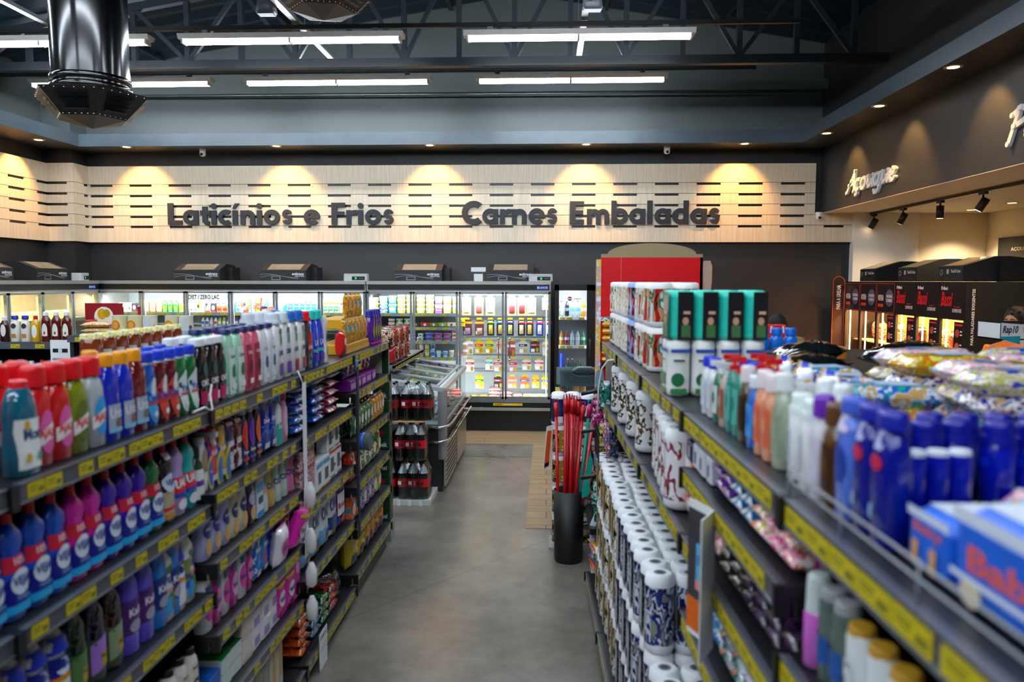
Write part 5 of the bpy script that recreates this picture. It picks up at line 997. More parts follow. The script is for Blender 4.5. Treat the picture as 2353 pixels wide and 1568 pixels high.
run(LF, [(bottle('softener_bottle', 'softener', .07, .05, .2, '#dfe8dc', '#f0f4f0', ('c', .6, .1), (('t', 'Tok', 0, .4, .5, .1, '#3c5480'), ('e', 0, .6, .3, .2, '#a88868'))), 1, 'pale green softener bottle'), (refill('#d83050', '#c8505c', 'fofo'), 1, 'red pink refill pouch'), (refill('#d0981c', '#c8b060', 'fofo'), 1, 'gold refill pouch'), (refill('#101c60', '#d8dce8', 'uau'), 1, 'navy refill pouch'), (refill('#60101c', '#dcd8d8', 'uau'), 1, 'dark red refill pouch'), (DWN('#10285c', '#d8301c', '#b8bcc4'), 1, 'navy and red softener'), (DWN('#101c50', '#6c30a8', '#b8bcc4'), 1, 'navy and purple softener'), (DWN('#101434', '#f06820', '#b8bcc4'), 1, 'navy and orange softener'), (refill('#0c2c98', '#3c80e8', 'Downy', .25, .09), 2, 'large blue refill pouch'), (bottle('fabric_spray_bottle', 'flask', .075, .05, .25, '#e4f0ee', '#2c88d8', ('c', .8, .2), (('r', -.45, .02, .45, .42, '#16a8a0'), ('t', 'Doce', 0, .36, .6, .08, '#fff'))), 1, 'white and teal spray bottle'), (bottle('fabric_spray_bottle', 'flask', .075, .05, .25, '#e890b8', '#c81450', ('c', .8, .2), (('e', 0, .4, .4, .3, '#f0c4d8'),)), 1, 'pink spray bottle, crimson cap')], 2.70, 1.286, L2 + ' middle')
BAG = lambda c, s: pouch('fabric_softener_bag', .2, .05, .2, c, (), s, flatl=True)
for k, (c, wd) in enumerate(((prt('#0c48a8 #1c68d0 #e8f0f8 #0c2c80', 9, .15, 1), 'blue'), (prt('#0c3c98 #2c80d8 #dfe8f0', 9, .15, 2), 'bright blue'), (prt('#c01450 #e04878 #f0e8ec #8c0c38', 9, .15, 3), 'crimson'))):
    run(LF, [(BAG(c, k), 1, f'{wd} glossy softener bag', .005, 4)], 3.76 + k * .3, 1.272, 'second left shelf far part')
    run(LF, [(BAG(prt('#dfe8ec #b8c8d0 #8ca8b8', 8, .15, 5), 9 + k), 1, f'silvery bag on the {wd} stack')], 3.8 + k * .3, 1.272 + .206, 'second left shelf')
SN = lambda c, w=.11, h=.17, n='snack_packet', s=0, cat='packet': pouch(n, w, .045, h, c, (('e', 0, .55, .3, .2, '#f4ecd8'),), s, cat, bx=1.5)
PB = lambda c: carton('cake_display_box', .14, .2, .07, c, (('r', -.4, .2, .4, .7, '#c890d8'),))
run(LF, [(PB('#801890'), 5, 'purple card display tray', .004)], 4.8, 1.352, 'far left gondola second shelf', inset=.02)
run(LF, [(SN(prt('#8c20a0 #c8b8d0 #5c1870', 16, .25, 1), s=1), 5, 'purple snack packet', .006), (SN(prt('#801418 #a83020 #d8a070', 16, .25, 2), s=2), 1, 'maroon snack packet', .0)], 4.84, 1.423, 'far left second shelf', inset=.06)
# level three
L3 = 'third left shelf'
PIN = lambda c, l: bottle('pine_disinfectant_bottle', 'round', .085, .075, .29, mt(c, .06, coat=1), '#b8a810', ('c', .52, .1), (('p', ((-.4, .1), (.42, .18), (.42, .5), (-.4, .4)), l), ('r', -.1, .16, .34, .3, '#c8a018'), ('t', 'Pinho', .1, .26, .4, .04, '#4c2c10')), (('.',) and (.06, .44, '#3c4c30'),))
WV = bottle('cleaner_bottle', 'cleaner', .078, .06, .27, '#e8ecea', '#c01420', ('c', .42, .15), (('t', 'VEJA', 0, .5, .8, .09, '#1c2c90'), ('e', 0, .64, .3, .06, '#50803c'), ('e', 0, .24, .3, .12, '#4c7848'), ('r', -.4, .1, .0, .3, '#28a0e0'), ('t', 'cloro', 0, .4, .5, .05, '#d83c3c')))
WV2 = bottle('cleaner_bottle', 'cleaner', .078, .06, .27, '#e8ecea', '#c01420', ('c', .42, .15), (('r', -.46, .08, .46, .36, '#e8ecf4'), ('r', -.46, .36, .46, .42, '#e0901c'), ('r', -.46, .42, .46, .6, '#0c1486'), ('e', 0, .5, .3, .08, '#dfe8f8'), ('t', 'VEJA', 0, .5, .5, .07, '#1c2c90'), ('r', -.46, .64, .46, .8, '#1434c8')))
KAL = lambda c, l: bottle('lavender_cleaner_bottle', 'shoulder', .085, .07, .275, c, '#5c5c68', ('c', .4, .09), (('t', 'Kali', .0, .46, .6, .09, '#f0e8f8'), ('e', 0, .3, .3, .07, '#a8a0b8')), (('.',) and (.22, .6, l),))
WL = bottle('chlorine_bleach_bottle', 'round', .085, .07, .275, '#dfe6e6', '#40403c', ('c', .4, .09), (('t', 'Limpol', 0, .36, .7, .09, '#1c4c9c'), ('e', .0, .26, .3, .05, '#2c50b8')), (('.',) and (.2, .58, '#8c9048'), (.2, .24, '#d88018')))
run(LF, [(WV, 3, 'white chlorine cleaner'), (PM, 1, 'magenta cleaner low down'), (WV2, 3, 'white and blue cleaner'), (PIN('#0c2814', '#4c7c40'), 1, 'dark green pine cleaner, yellow cap'), (PIN('#100c30', '#a878d8'), 1, 'violet labelled pine cleaner'), (PIN('#2c0c0c', '#8c9c78'), 1, 'dark brown pine cleaner'), (KAL('#6450e0', '#4c2070'), 2, 'violet lavender cleaner'), (KAL('#0c80dc', '#10307c'), 2, 'sky blue cleaner, navy band'), (WL, 1, 'white bleach with olive band')], 1.35, .931, L3)
run(LF, [(WV, 1, 'white cleaner with red cap', 0), (WV2, 1, 'white cleaner with orange band', 0), (WV, 1, 'white cleaner with green leaves', 0)], 2.33 + .085, .931, L3)
FO = lambda c, l, cap='#10143c': bottle('softener_bottle', 'softener', .085, .06, .226, c, cap, ('c', .6, .14), (('e', .0, .48, .34, .14, l), ('t', 'Fofo', 0, .5, .4, .05, '#f4f4fa'), ('e', 0, .2, .3, .14, '#e0b070')))
COA = lambda c, l='#1c3c98': bottle('perfumed_alcohol_bottle', 'hour', .082, .06, .228, c, c, ('c', .6, .06), (('t', 'COALA', 0, .42, .86, .12, l), ('e', 0, .62, .16, .14, '#78a070')))
run(LF, [(FO('#b8bcec', '#28307c'), 3, 'lilac softener with navy cap', .002), (FO('#e6dfc4', '#1c3464'), 2, 'cream softener with navy cap', .002), (FO('#30104c', '#c8b8e4'), 1, 'dark purple softener'), (carton('softener_carton', .08, .06, .2, '#d8e8ec', (('r', -.5, .8, .5, .9, '#d89020'), ('r', -.5, .55, .5, .75, '#2c90d8'), ('r', -.3, .3, .4, .45, '#1c3c70'), ('r', -.5, .0, .5, .14, '#2c90d8'))), 1, 'pale blue and orange softener'), (COA('#dfe8e4', '#e890a8'), 1, 'plain white alcohol bottle'), (COA('#dcb060'), 1, 'gold alcohol bottle'), (COA('#c8dccc'), 2, 'pale green alcohol bottle'), (COA('#f080c0'), 1, 'pink alcohol bottle')], 2.70, 1.031, L3 + ' middle')
CBX = lambda c, d: carton('detergent_carton', .13, .07, .164, c, d)
C1 = CBX(prt('#e8dcd8 #a83c58 #c8909c #6c3038', 22, .4, 1), (('r', -.5, 0, .5, .1, '#a81c50'),)); C2 = CBX('#eef0f0', (('r', -.3, .25, .2, .75, '#3c4858'), ('r', -.5, .9, .5, 1, '#c83c3c'), ('r', .2, .4, .45, .5, '#2c50a0'), ('r', -.4, .05, .3, .12, '#888'))); C3 = CBX('#e8f0f4', (('r', -.2, .2, .3, .6, '#44505c'), ('r', -.5, .75, .5, .9, '#2ca0e0'), ('r', -.5, 0, .5, .06, '#d8a820')))
C1.h
run(LF, [(C1, 2, 'maroon patterned detergent carton', .004, 2), (C3, 2, 'white and sky blue carton', .004), (C2, 2, 'white carton with dark picture', .004)], 3.80, .911, 'third left shelf, detergent module')
run(LF, [(C2, 1, 'white carton with red edge on top'), (C2, 1, 'upper white carton')], 4.3, 1.076, 'detergent module')
GB = SN(prt('#1c5c34 #3c7c4c #88a888', 18, .25, 3), .09, .16, 'green_snack_packet', 3)
OBG = SN(prt('#d88c18 #e0a83c #b86010', 18, .25, 4), .09, .17, 'yellow_snack_packet', 4)
run(LF, [(GB, 3, 'green packet of the front row', .004), (GB, 3, 'green packet', .004), (OBG, 4, 'yellow packet', .002)], 4.86, 1.051, 'far left third shelf', inset=.02)
run(LF, [(GB, 5, 'green packet behind'), (OBG, 3, 'yellow packet behind')], 4.9, 1.051, 'far left third shelf', inset=.09)
# level four
L4 = 'fourth left shelf'
VAN = lambda c, l: bottle('stain_remover_bottle', 'flask', .076, .055, .24, c, c, ('c', .5, .08), (('e', .0, .36, .38, .2, l), ('t', 'Vanish', 0, .36, .66, .09, '#20309c'), ('r', -.3, .6, .3, .72, '#1c4c90')))
run(LF, [(VAN('#e8ecea', '#d81c98'), 1, 'white stain remover bottle'), (VAN('#c8108c', '#e878c0'), 1, 'magenta stain remover bottle'), (VAN('#e8ecea', '#e038a8'), 1, 'white stain remover, pink oval'), (VAN('#d020a0', '#f0a0d8'), 1, 'magenta bottle with light oval'), (VAN('#eef0ee', '#e038a8'), 1, 'white slim stain remover'), (VAN('#c8108c', '#e878c0'), 1, 'deep magenta stain remover'), (refill('#1478d8', '#e8f4fc', 'Resolv', .24, .085), 1, 'sky blue laundry pouch'), (refill('#1c90e0', '#d82c30', 'Ace', .24, .085), 1, 'bright blue laundry pouch'), (refill('#0c28b0', '#3c60d8', '', .26, .08), 1, 'deep blue laundry pouch')], 2.70, .761, L4 + ' middle')
VP = pouch('stain_remover_pouch', .13, .06, .19, '#e020a8', (('e', 0, .5, .36, .2, '#f4d8ec'), ('t', 'Vanish', 0, .5, .6, .14, '#2c2c9c'), ('r', -.5, .82, .5, .9, '#d8b020')), 5, bx=1.6); VP2 = pouch('stain_remover_pouch', .13, .06, .17, '#f0e8f0', (('e', 0, .5, .36, .24, '#e020a8'), ('t', 'Vanish', 0, .5, .5, .12, '#2c2c9c')), 6, bx=1.6)
put(VP2, -1.22, 3.42, .762, pi / 2, 'white and pink stain remover pouch leaning at the shelf end', tilt=(.12, 0)); put(VP, -1.20, 3.56, .79, pi / 2, 'pink stain remover pouch tipping over the fourth shelf edge', tilt=(.25, .2))
put(VP, -1.27, 3.6, .78, pi / 2 + .2, 'pink stain remover pouch behind the tipping one', tilt=(.1, -.1))
OPD = lambda c, d: pouch('washing_powder_bag', .17, .09, .3, c, d, 7, bx=2.2)
O1 = OPD('#dfeaf2', (('t', 'OMO', 0, .68, .86, .26, '#101c60'), ('r', -.5, 0, .5, .38, '#6cb4e0'), ('r', -.1, .08, .45, .34, '#28487c'), ('r', .05, .1, .42, .2, '#d89018'))); O2 = OPD('#e8eef4', (('t', 'OMO', 0, .68, .86, .26, '#1c2470'), ('r', -.5, .2, .5, .45, '#1c3c78'), ('r', -.1, .05, .4, .18, '#e0a020'))); O3 = OPD('#1428a0', (('r', -.46, .3, .46, .75, '#e8eef4'), ('t', 'Brilhante', 0, .5, .84, .12, '#d82c30'), ('e', .1, .2, .3, .08, '#d83040')))
run(LF, [(O1, 3, 'pale blue washing powder bag', .004), (O2, 1, 'white washing powder bag', .002), (O3, 1, 'navy washing powder bag')], 3.80, .561, 'detergent module fourth shelf')
AR2 = carton('small_detergent_carton', .1, .06, .11, '#eceeee', (('t', 'ARIEL', 0, .6, .8, .3, '#a81c28'), ('r', -.3, .2, .3, .3, '#2c60b0')))
put(pouch('clear_bag', .26, .2, .2, glass('#dfe8ec', .6, .1), seed=3), -1.34, 4.5, .131, pi / 2, 'crumpled clear plastic bag of white sponges on the bottom shelf')
SB = lambda c, s: pouch('snack_bag', .15, .07, .2, c, (('e', 0, .5, .3, .2, '#f0e0c8'),), s, bx=1.4)
run(LF, [(SB(prt('#c82418 #e04828 #d8a880', 12, .2, 1), 1), 2, 'red snack bag', .004), (SB(prt('#1c7c3c #3ca050 #e8ecd8 #2c2c8c', 10, .2, 2), 2), 3, 'green snack bag', .004), (SB(prt('#a82c24 #3c7c3c #d8b890', 12, .2, 3), 3), 1, 'brown and green snack bag')], 4.8, .761, 'far left fourth shelf')
run(LF, [(SB(prt('#e85c14 #f08030 #3c90c8', 10, .2, 4), 4), 2, 'orange snack bag', .004), (SB(prt('#a030a8 #d8a8d8 #4c80c8 #e8e0f0', 10, .2, 5), 5), 3, 'violet snack bag', .004), (SB(prt('#e0d020 #20a060 #f0e860', 6, .2, 6), 6), 1, 'yellow and green sack')], 4.8, .491, 'far left fifth shelf')
PFB = lambda c, s, w=.19, h=.25: pouch('pet_food_bag', w, .1, h, c, (('r', -.4, .1, .1, .35, '#1c2c6c'), ('t', 'Pet', 0, .7, .5, .1, '#8c2818')), s, bx=1.6)
run(LF, [(PFB('#c8b414', 1), 2, 'yellow pet food bag', .004), (PFB('#e0981c', 2, .14), 2, 'orange pet food bag', .004), (PFB(prt('#e09018 #c82c24 #e8b040', 8, .25, 1), 3, .14), 2, 'orange and red pet food bag', .003)], 4.82, .201, 'bottom of far left')
# level five and bottom
MGB = carton('stain_remover_box', .15, .12, .1, '#d814a0', (('e', .2, .5, .14, .3, '#f0b0e0'),), (), (('e', 0, .5, .3, .3, '#f090d8'),))
WPB = carton('washing_soap_box', .11, .1, .085, '#eceaf0', (('r', -.3, .15, .3, .6, '#a890c8'),), (), (('r', -.3, .3, .3, .7, '#8c78b0'),)); GBX = carton('washing_soap_box', .1, .12, .1, '#e8dcd4', (('r', -.5, 0, .5, .2, '#d8c8b8'),), (), (('r', -.5, .0, .5, 1, '#b01c50'), ('e', 0, .5, .3, .3, '#e8b0c4'))); GRN = carton('washing_soap_box', .1, .12, .06, '#dfe8e4', (), (), (('r', -.5, .0, .5, 1, '#14803c'),)); BLX = carton('washing_soap_box', .1, .12, .05, '#1c60c8', (), (), (('r', -.4, .1, .4, .9, '#2478e0'),))
run(LF, [(BLX, 1, 'blue soap box', .004, 2), (GRN, 2, 'green topped soap box', .004, 2), (GBX, 1, 'cream and crimson soap box', .004, 2), (WPB, 3, 'white and violet soap box', .004, 2), (MGB, 2, 'magenta stain remover box', .004, 2)], 2.72, .481, 'fifth left shelf')
run(LF, [(VP, 2, 'small magenta pouch standing', .0), ], 3.42, .481, 'fifth left shelf', inset=.02)
CCO = bottle('coconut_soap_bottle', 'flask', .075, .055, .21, '#ece6da', '#1c1412', ('c', .6, .1), (('e', 0, .3, .36, .18, '#5c3420'), ('e', 0, .32, .2, .1, '#f4f0e4'), ('t', 'Baby', 0, .66, .5, .07, '#5c3c28')))
ALC = lambda c, cp: bottle('alcohol_jug', 'jug', .1, .08, .24, mt(c, .1, coat=.8), cp, ('c', .36, .12), (('r', -.4, .15, .4, .5, '#b8d8c4'),))
run(LF, [(ALC('#0c5c30', '#dfe4e4'), 2, 'green alcohol jug, white cap'), (ALC('#b4ccc8', '#0c6c34'), 2, 'clear alcohol jug, green cap')], 1.86, .551, 'fourth left shelf near the camera')
run(LF, [(CCO, 4, 'cream and brown coconut soap', .004)], 2.34, .551, L4)
STK = carton('paper_sack', .07, .16, .3, '#d8d4c8', (('r', -.3, .3, .3, .9, '#c89c50'), ('r', -.3, .05, .3, .28, '#b8c4cc')))
run(LF, [(carton('paper_sack', .05, .2, .26, '#b8b0a0', (('r', -.1, 0, .1, 1, '#6c5c48'),)), 4, 'folded kraft paper sack', .012), (STK, 2, 'tall white and gold paper sack', .01)], 3.1, .121, 'bottom left shelf')
SO = lambda c, s: pouch('soap_bar_pack', .17, .05, .16, c, (), s, flatl=True)
run(LF, [(SO(prt('#e05c14 #d04808 #f08030 #5c2008', 14, .2, 1), 1), 1, 'orange wrapped soap pack', .01, 4)], 3.76, .131, 'bottom left shelf')
run(LF, [(SO(prt('#e05c14 #d04808 #f08030', 14, .2, 2), 2), 1, 'orange wrapped pack deeper', .01, 3)], 3.8, .131, 'bottom left', inset=.2)
run(LF, [(SO(prt('#0c3c78 #1c2c3c #3c88b8', 12, .2, 3), 3), 1, 'navy wrapped soap pack', .01, 3), (SO(prt('#0c5c34 #101c18 #2c8c50', 12, .2, 4), 4), 1, 'green wrapped soap pack', .0, 3), (SO(prt('#b01818 #181414 #d84030', 12, .2, 5), 5), 1, 'red and black soap pack', .0, 3)], 3.97, .131, 'bottom left shelf')
o = single('shelf_leaflet', MB().box(-.001, .001, -.07, .07, 0, .2, PAPER), 'white offer sheet hanging from the bottom left shelf edge', 'leaflet', (-1.18, 3.98, .0)); 
l = MB(); draw(l, [('t', 'OFERTA', 0, .85, .8, .1, '#303438'), ('r', -.4, .6, .4, .62, '#888'), ('r', -.4, .5, .3, .52, '#888')], lambda u, v, L: (.0012 + OFF * L, u, v), .14, .2); o.location.z = .0; part('sheet_print', l, o)
o.location = (-1.18, 3.98, .003)
# clip strip, strap and brush hanging on the shelving
t = thing('clip_strip', 'long white clip strip hanging with light bulbs in packets', 'clip strip', (-1.17, 3.70, .5))
m = MB(); m.box(-.002, .002, -.025, .025, .2, 1.06, PAPER); m.tube([(0, -.02, 1.06), (-.02, -.03, 1.12)], .004, PAPER, 5); part('strip', m, t)
for k, z in enumerate((.45, .22, .05, -.12)):
    b = MB(); b.loft([(z, .015, .015, 3), (z + .015, .026, .028, 3), (z + .08, .026, .028, 3), (z + .1, .018, .02, 3), (z + .12, .012, .014, 2)], mt('#eef0f0', .2, coat=.6), 14, c=(.02, 0)); part('bulb_packet', b, t)
    if k < 2: c = MB(); c.box(-.004, .0, -.03, .03, z + .1, z + .22, mt('#6c4c90', .4)); part('packet_card', c, t)
t = thing('strap', 'dark webbing strap with a round brush hanging at the module joint', 'strap', (-1.165, 4.745, .45))
m = MB(); m.box(-.003, .003, -.025, .025, 0, 1.07, mt('#141c30', .7)); m.box(-.008, -.003, -.03, .01, .2, .9, mt('#1c2438', .7)); part('strap_band', m, t)
m = MB(); m.loft([(-.02, .05, .05, 2), (0, .055, .055, 2), (.015, .03, .03, 2)], mt('#1c50b8', .3), 16); b = part('brush_head', m, t, None, (.05, -.06, .62)); m = MB(); m.loft([(0, .05, .05, 2), (.04, .06, .06, 2)], mt('#50605c', .9), 16); part('bristles', m, b, None, (0, .0, 0)); b.rotation_euler = (0, radians(90), 0)
t = thing('clip_strip', 'blue and yellow tag hanging on the far module joint', 'tag', (-1.17, 4.75, 1.5)); m = MB(); m.loft([(0, .004, .03, 2), (.06, .004, .035, 2)], mt('#3c90d0', .4), 12); part('tag_body', m, t); part('price_tag', TAGG, t, None, (.006, .05, .0), pi / 2)
t = thing('cable_tie', 'white tied cord looped round the top left shelf edge', 'cord', (-1.185, 2.69, 1.54)); m = MB(); m.tube([(0, 0, .0), (.0, .01, .06), (-.02, .04, .1), (-.04, .1, .13)], .004, WHITE, 5); m.tube([(0, 0, .05), (0, -.05, .07), (-.02, -.1, .06)], .004, WHITE, 5); part('cord', m, t)
# ---------------- other side of the left gondola
HJ = bottle('honey_jar', 'jar', .09, .09, .13, mt('#7a3010', .1, coat=.8), prt('#d8cc30 #f0ecd0 #b8a820', 40, .4, 1), ('w', 1.0, .16), (('r', -.35, .1, .35, .45, '#d8dcc8'), ('e', 0, .28, .2, .08, '#c8a820')), n=18, capname='lid')
MJ = bottle('mayonnaise_jar', 'jar', .085, .085, .16, '#c8d8cc', '#e0b808', ('w', 1.0, .13), (('r', -.35, .1, .35, .6, '#c8e0e0'),), n=18, capname='lid')
BFC = lambda y: (-2.08, -pi / 2, 1)
for i in range(8): put(HJ, -1.95, 3.26 + i * .105, 1.59 + .1, .3, f'honey jar with checked yellow lid, {ORD[i]} from the left', 'honey jars behind the left aisle bottles')
put(carton('display_tray', .9, .12, .095, '#c8b088', ()), -1.95, 3.63, 1.59, pi / 2, 'card tray under the honey jars on the left gondola')
for i in range(5): put(MJ, -1.8, 2.72 + i * .105, 1.59, .2, f'jar with flat yellow lid behind the dish soaps, {ORD[i]} from left', 'yellow lidded jars')
# ------------------------------------------------------------------ right gondola products
RT = 'top of right aisle'
def kp(cols, w=2, h=.19, r=.055, lab=(), end='#f4f4f2', seed=0): return rolls('kitchen_paper_pack', w, 2, r, h, prt(cols, 9, .2, seed, 'vor', (1.6, 1.6, .5)), end, lab)
WG = kp('#f2f0ea #b8a478 #f2f0ea #d8ccb0 #f4f4f0', seed=1); KG = kp('#181612 #a08c30 #f0f0ec #181612 #c0a850', seed=2, lab=(('t', 'Mili', 0, .5, .6, .2, '#f4f4ec'),)); RBK = kp('#f2f0ea #b8a478 #f4f4f0 #181820 #c81c28', seed=3); RBB = kp('#7ca0e0 #181820 #a81420 #7ca0e0', seed=4, end='#98b4e4')
RDK = kp('#c01820 #181414 #e08858 #2c6c50 #d8dcdc', seed=5)
TEAL = rolls('kitchen_paper_pack', 1, 2, .04, .165, '#2cd0b8', '#38d8c0', (('r', -.15, .0, .5, .97, '#141416'), ('r', .02, .05, .42, .3, '#3c6c3c'), ('e', .2, .38, .14, .08, '#c89878'), ('r', .1, .52, .4, .58, '#d8a888')), holes=False)
TUBW = rolls('wipes_canister_pack', 1, 2, .04, .19, '#eef0ec', '#eef0ec', (('r', -.42, .78, .42, .84, '#2c50a8'), ('e', -.1, .3, .3, .12, '#1c6c3c'), ('r', -.42, .05, .3, .14, '#2c7c44'), ('r', -.3, .62, .2, .66, '#3c6c50')), holes=False)
def rput(p, y, z, s, label, group=None, ins=.03, rz=0, tilt=None): return put(p, fr(y) + ins + p.d / 2, y, z, -pi / 2 + RR + rz, label, group, tilt)
yy = 4.93
for i, (p, wd) in enumerate(((KG, 'black and gold'), (WG, 'white and gold'), (WG, 'white and beige'), (RBB, 'blue and red'), (RBK, 'red and black'), (RDK, 'red and orange'))):
    for s in (0, 1):
        rput(p if s == 0 or i > 1 else (KG, WG)[i], 4.9 - i * .29, 1.661 + s * .192, 0, f'{wd} kitchen paper pack, {"upper" if s else "lower"} layer, {ORD[i]} from far end, top right shelf', 'kitchen paper packs on the top right shelf')
for i in range(4):
    x = .40 + i * .083
    for s in (0,): put(TUBW, x + .045, 2.72, 1.661, RR, f'white wipes pack with green lid, {ORD[i]} of four across the top right shelf', 'white wipes packs')
    put(TEAL, x + .045, 2.72, 1.661 + .192, RR, f'teal and black roll pack on the wipes, {ORD[i]} of four across', 'teal roll packs')
m = MB()
for i in range(4): m.cyl(0, 0, 0, .012, .038, mt('#1c6c40', .3), 16)
BLK = lambda c, cap, k=('c', .5, .14), l='#e8ecf0', h=.17, w=.055, sh='shoulder', d=.04, tr=True: bottle('toiletry_bottle', sh, w, d, h, mt(c, .12, coat=.7) if tr else c, cap, k, (('r', -.38, .15, .38, .6, l), ('e', 0, .4, .2, .1, c)))
rr_ = [(BLK('#e8ecf0', '#1430d0', ('c', .8, .16), '#d8dff0'), 2, 'white bottle with royal blue cap'), (BLK('#0c6c4c', '#e8ecf0', ('p', .4, .2), '#dfe8e4'), 2, 'green bottle with white pump'), (BLK('#c8b0a0', '#dfe4e8', ('p', .4, .2), '#a0583c'), 1, 'tan labelled pump bottle'), (BLK('#0c8c7c', '#d81018', ('p', .5, .3), '#58b8a8', .2), 4, 'teal bottle with red pump'), (BLK('#3c3418', '#e8dcd8', ('c', .7, .2), '#2c2410', .185), 2, 'dark brown bottle, pale cap'), (BLK('#1468d0', '#dfe8f4', ('c', .8, .16), '#3c9cf0'), 1, 'blue bottle with white top'), (BLK('#f0a078', '#f0e4e4', ('c', .8, .2), '#e86c48', .19), 3, 'peach bottle with pale cap')]
def rrun(y, z, its, place, inset=.035):
    """from the camera outwards: y grows"""
    return run(RF, its, y, z, place, inset=inset)
WC_ = BLK('#a8b49c', '#eef2f0', ('c', .7, .18), '#98a488', .2); WHC = BLK('#f0f2f4', '#f4fbf8', ('c', .7, .2), '#dfe4e8', .19, tr=False); WCAN = bottle('deodorant_can', 'can', .05, .05, .17, '#f2f4f6', '#e8f4ee', ('o', .86, .2), (('r', -.1, .2, .1, .6, '#c8ccd4'),))
PUR = BLK('#e8e4ee', '#6c28b0', ('c', .9, .2), '#dcd4e8', .185, tr=False); BRN = BLK('#5c3810', '#5c3810', ('c', .8, .2), '#3c2408', .18); LBL = bottle('shower_gel_bottle', 'flask', .065, .045, .2, '#5c80e8', '#3c5cc8', ('c', .9, .12), (('e', 0, .45, .36, .16, '#1c3ca0'), ('r', -.3, .72, .3, .9, '#dcd4f0')))
NAV = bottle('shower_gel_bottle', 'flask', .065, .045, .2, '#081488', '#0c1c98', ('c', .9, .12), (('e', .0, .62, .26, .06, '#d02850'), ('r', -.1, .72, .2, .88, '#b8bce8'), ('r', -.2, .2, -.05, .3, '#8cb4e0')))
TALL = bottle('deodorant_can', 'can', .055, .055, .152, '#0414a8', '#06128c', ('o', .9, .22), (('r', -.2, .5, .1, .6, '#0c30d0'),)); SHRT = bottle('roll_on_deodorant', 'can', .036, .036, .125, '#0818a8', '#e8eef4', ('c', .92, .05), ())
BWP = pouch('baby_wipes_pack', .22, .125, .2, prt('#1060d8 #2c88e8 #dfe8f4 #1050c0', 7, .2, 1), seed=8, flatl=False)
WPK = carton('baby_wipes_pack', .23, .3, .12, '#1464d8', (('t', 'Baby', .0, .5, .7, .34, '#e0604c'), ('r', -.5, .86, .5, 1, '#dfe8f6'), ('e', -.3, .2, .1, .14, '#e8d8b8'), ('r', -.5, .3, .5, .36, '#e8eef8')), (('r', -.3, .1, -.1, .6, '#dfe6f4'), ('t', 'Baby', .1, .75, .5, .2, '#e0604c'), ('e', .2, .3, .1, .2, '#e8b088')), (('r', -.45, .1, .45, .9, '#dfe8f6'), ('e', 0, .5, .2, .2, '#b8d0ec')), r=.02)
WPS = carton('baby_wipes_pack', .11, .26, .085, '#1464d8', (('t', 'Baby', .0, .7, .7, .2, '#e0604c'), ('r', -.5, .86, .5, 1, '#dfe8f6'), ('r', -.35, .1, -.2, .5, '#d8a060'), ('r', .1, .1, .25, .5, '#d8a060')), (('r', -.3, .1, -.1, .6, '#dfe6f4'),), (('r', -.45, .1, .45, .9, '#dfe8f6'),), r=.015)
rput(WPK, .85, 1.661, 0, 'large blue and white baby wipes pack, nearest on the top right shelf', ins=.045)
rput(WPS, 1.03, 1.661, 0, 'smaller blue baby wipes pack beside the three short blue sticks', ins=.05)
rput(WPK, .61, 1.661, 0, 'blue baby wipes pack just outside the right picture edge', ins=.045)
for i, (x, y) in enumerate(((.575, 1.235), (.613, 1.24), (.65, 1.245))): put(SHRT, x, y, 1.661, -1.3, f'short blue roll-on with white top, {ORD[i]} from left', 'short blue roll-ons')
for i, (x, y) in enumerate(((.595, 1.36), (.648, 1.355), (.702, 1.36), (.768, 1.35), (.825, 1.35), (.80, 1.16), (.86, 1.18))): put(TALL, x, y, 1.661, -1.2, f'tall blue deodorant can, {ORD[i]} counting from left', 'tall blue deodorant cans')
for i in range(5): put(TALL, .63 + i * .06, 1.43, 1.661, -1.0, f'tall blue deodorant can in the rear line, {ORD[i]} from left', 'tall blue deodorant cans')
T_G = BLK('#0c6c4c', '#e8ecf0', ('p', .4, .2), '#dfe8e4'); T_T = BLK('#c8b0a0', '#dfe4e8', ('p', .4, .2), '#a0583c'); T_R = rr_[3][0]; T_B = rr_[4][0]; T_BL = rr_[5][0]; T_P = rr_[6][0]; T_C = rr_[0][0]
rrun(1.12, 1.661, [(NAV, 2, 'navy shower gel bottle', .005), (LBL, 1, 'light blue shower gel bottle'), (BRN, 1, 'brown toiletry bottle'), (PUR, 1, 'white bottle with purple cap'), (WCAN, 2, 'white deodorant can', .02), (None, .02), (WC_, 1, 'grey green toiletry bottle', .015), (T_P, 2, 'peach bottle with pale cap', .01), (T_BL, 1, 'blue bottle with white top', .015), (T_B, 1, 'dark brown bottle, pale cap', .01), (T_R, 2, 'teal bottle with red pump', .012), (T_T, 1, 'tan labelled pump bottle', .015), (T_G, 1, 'green bottle with white pump', .02), (T_C, 2, 'white bottle with royal blue cap', .01)], RT)
rrun(1.5, 1.661, [(WHC, 2, 'white bottle in the second row', .03), (BLK('#e8eaec', '#f4f6f8', ('p', .4, .2)), 3, 'white pump bottle in the second row', .02), (T_R, 3, 'red pump bottle in the second row', .012), (T_C, 2, 'blue capped bottle in second row', .03)], RT, inset=.11)
BLU = pouch('nappy_pack', .12, .06, .17, prt('#0c20d8 #0c28e0 #e8ecf4 #d8a020', 6, .2, 3), (), 3)
rrun(1.8, 1.661, [(BLU, 3, 'royal blue nappy pack in the third row', .05)], RT, inset=.2)
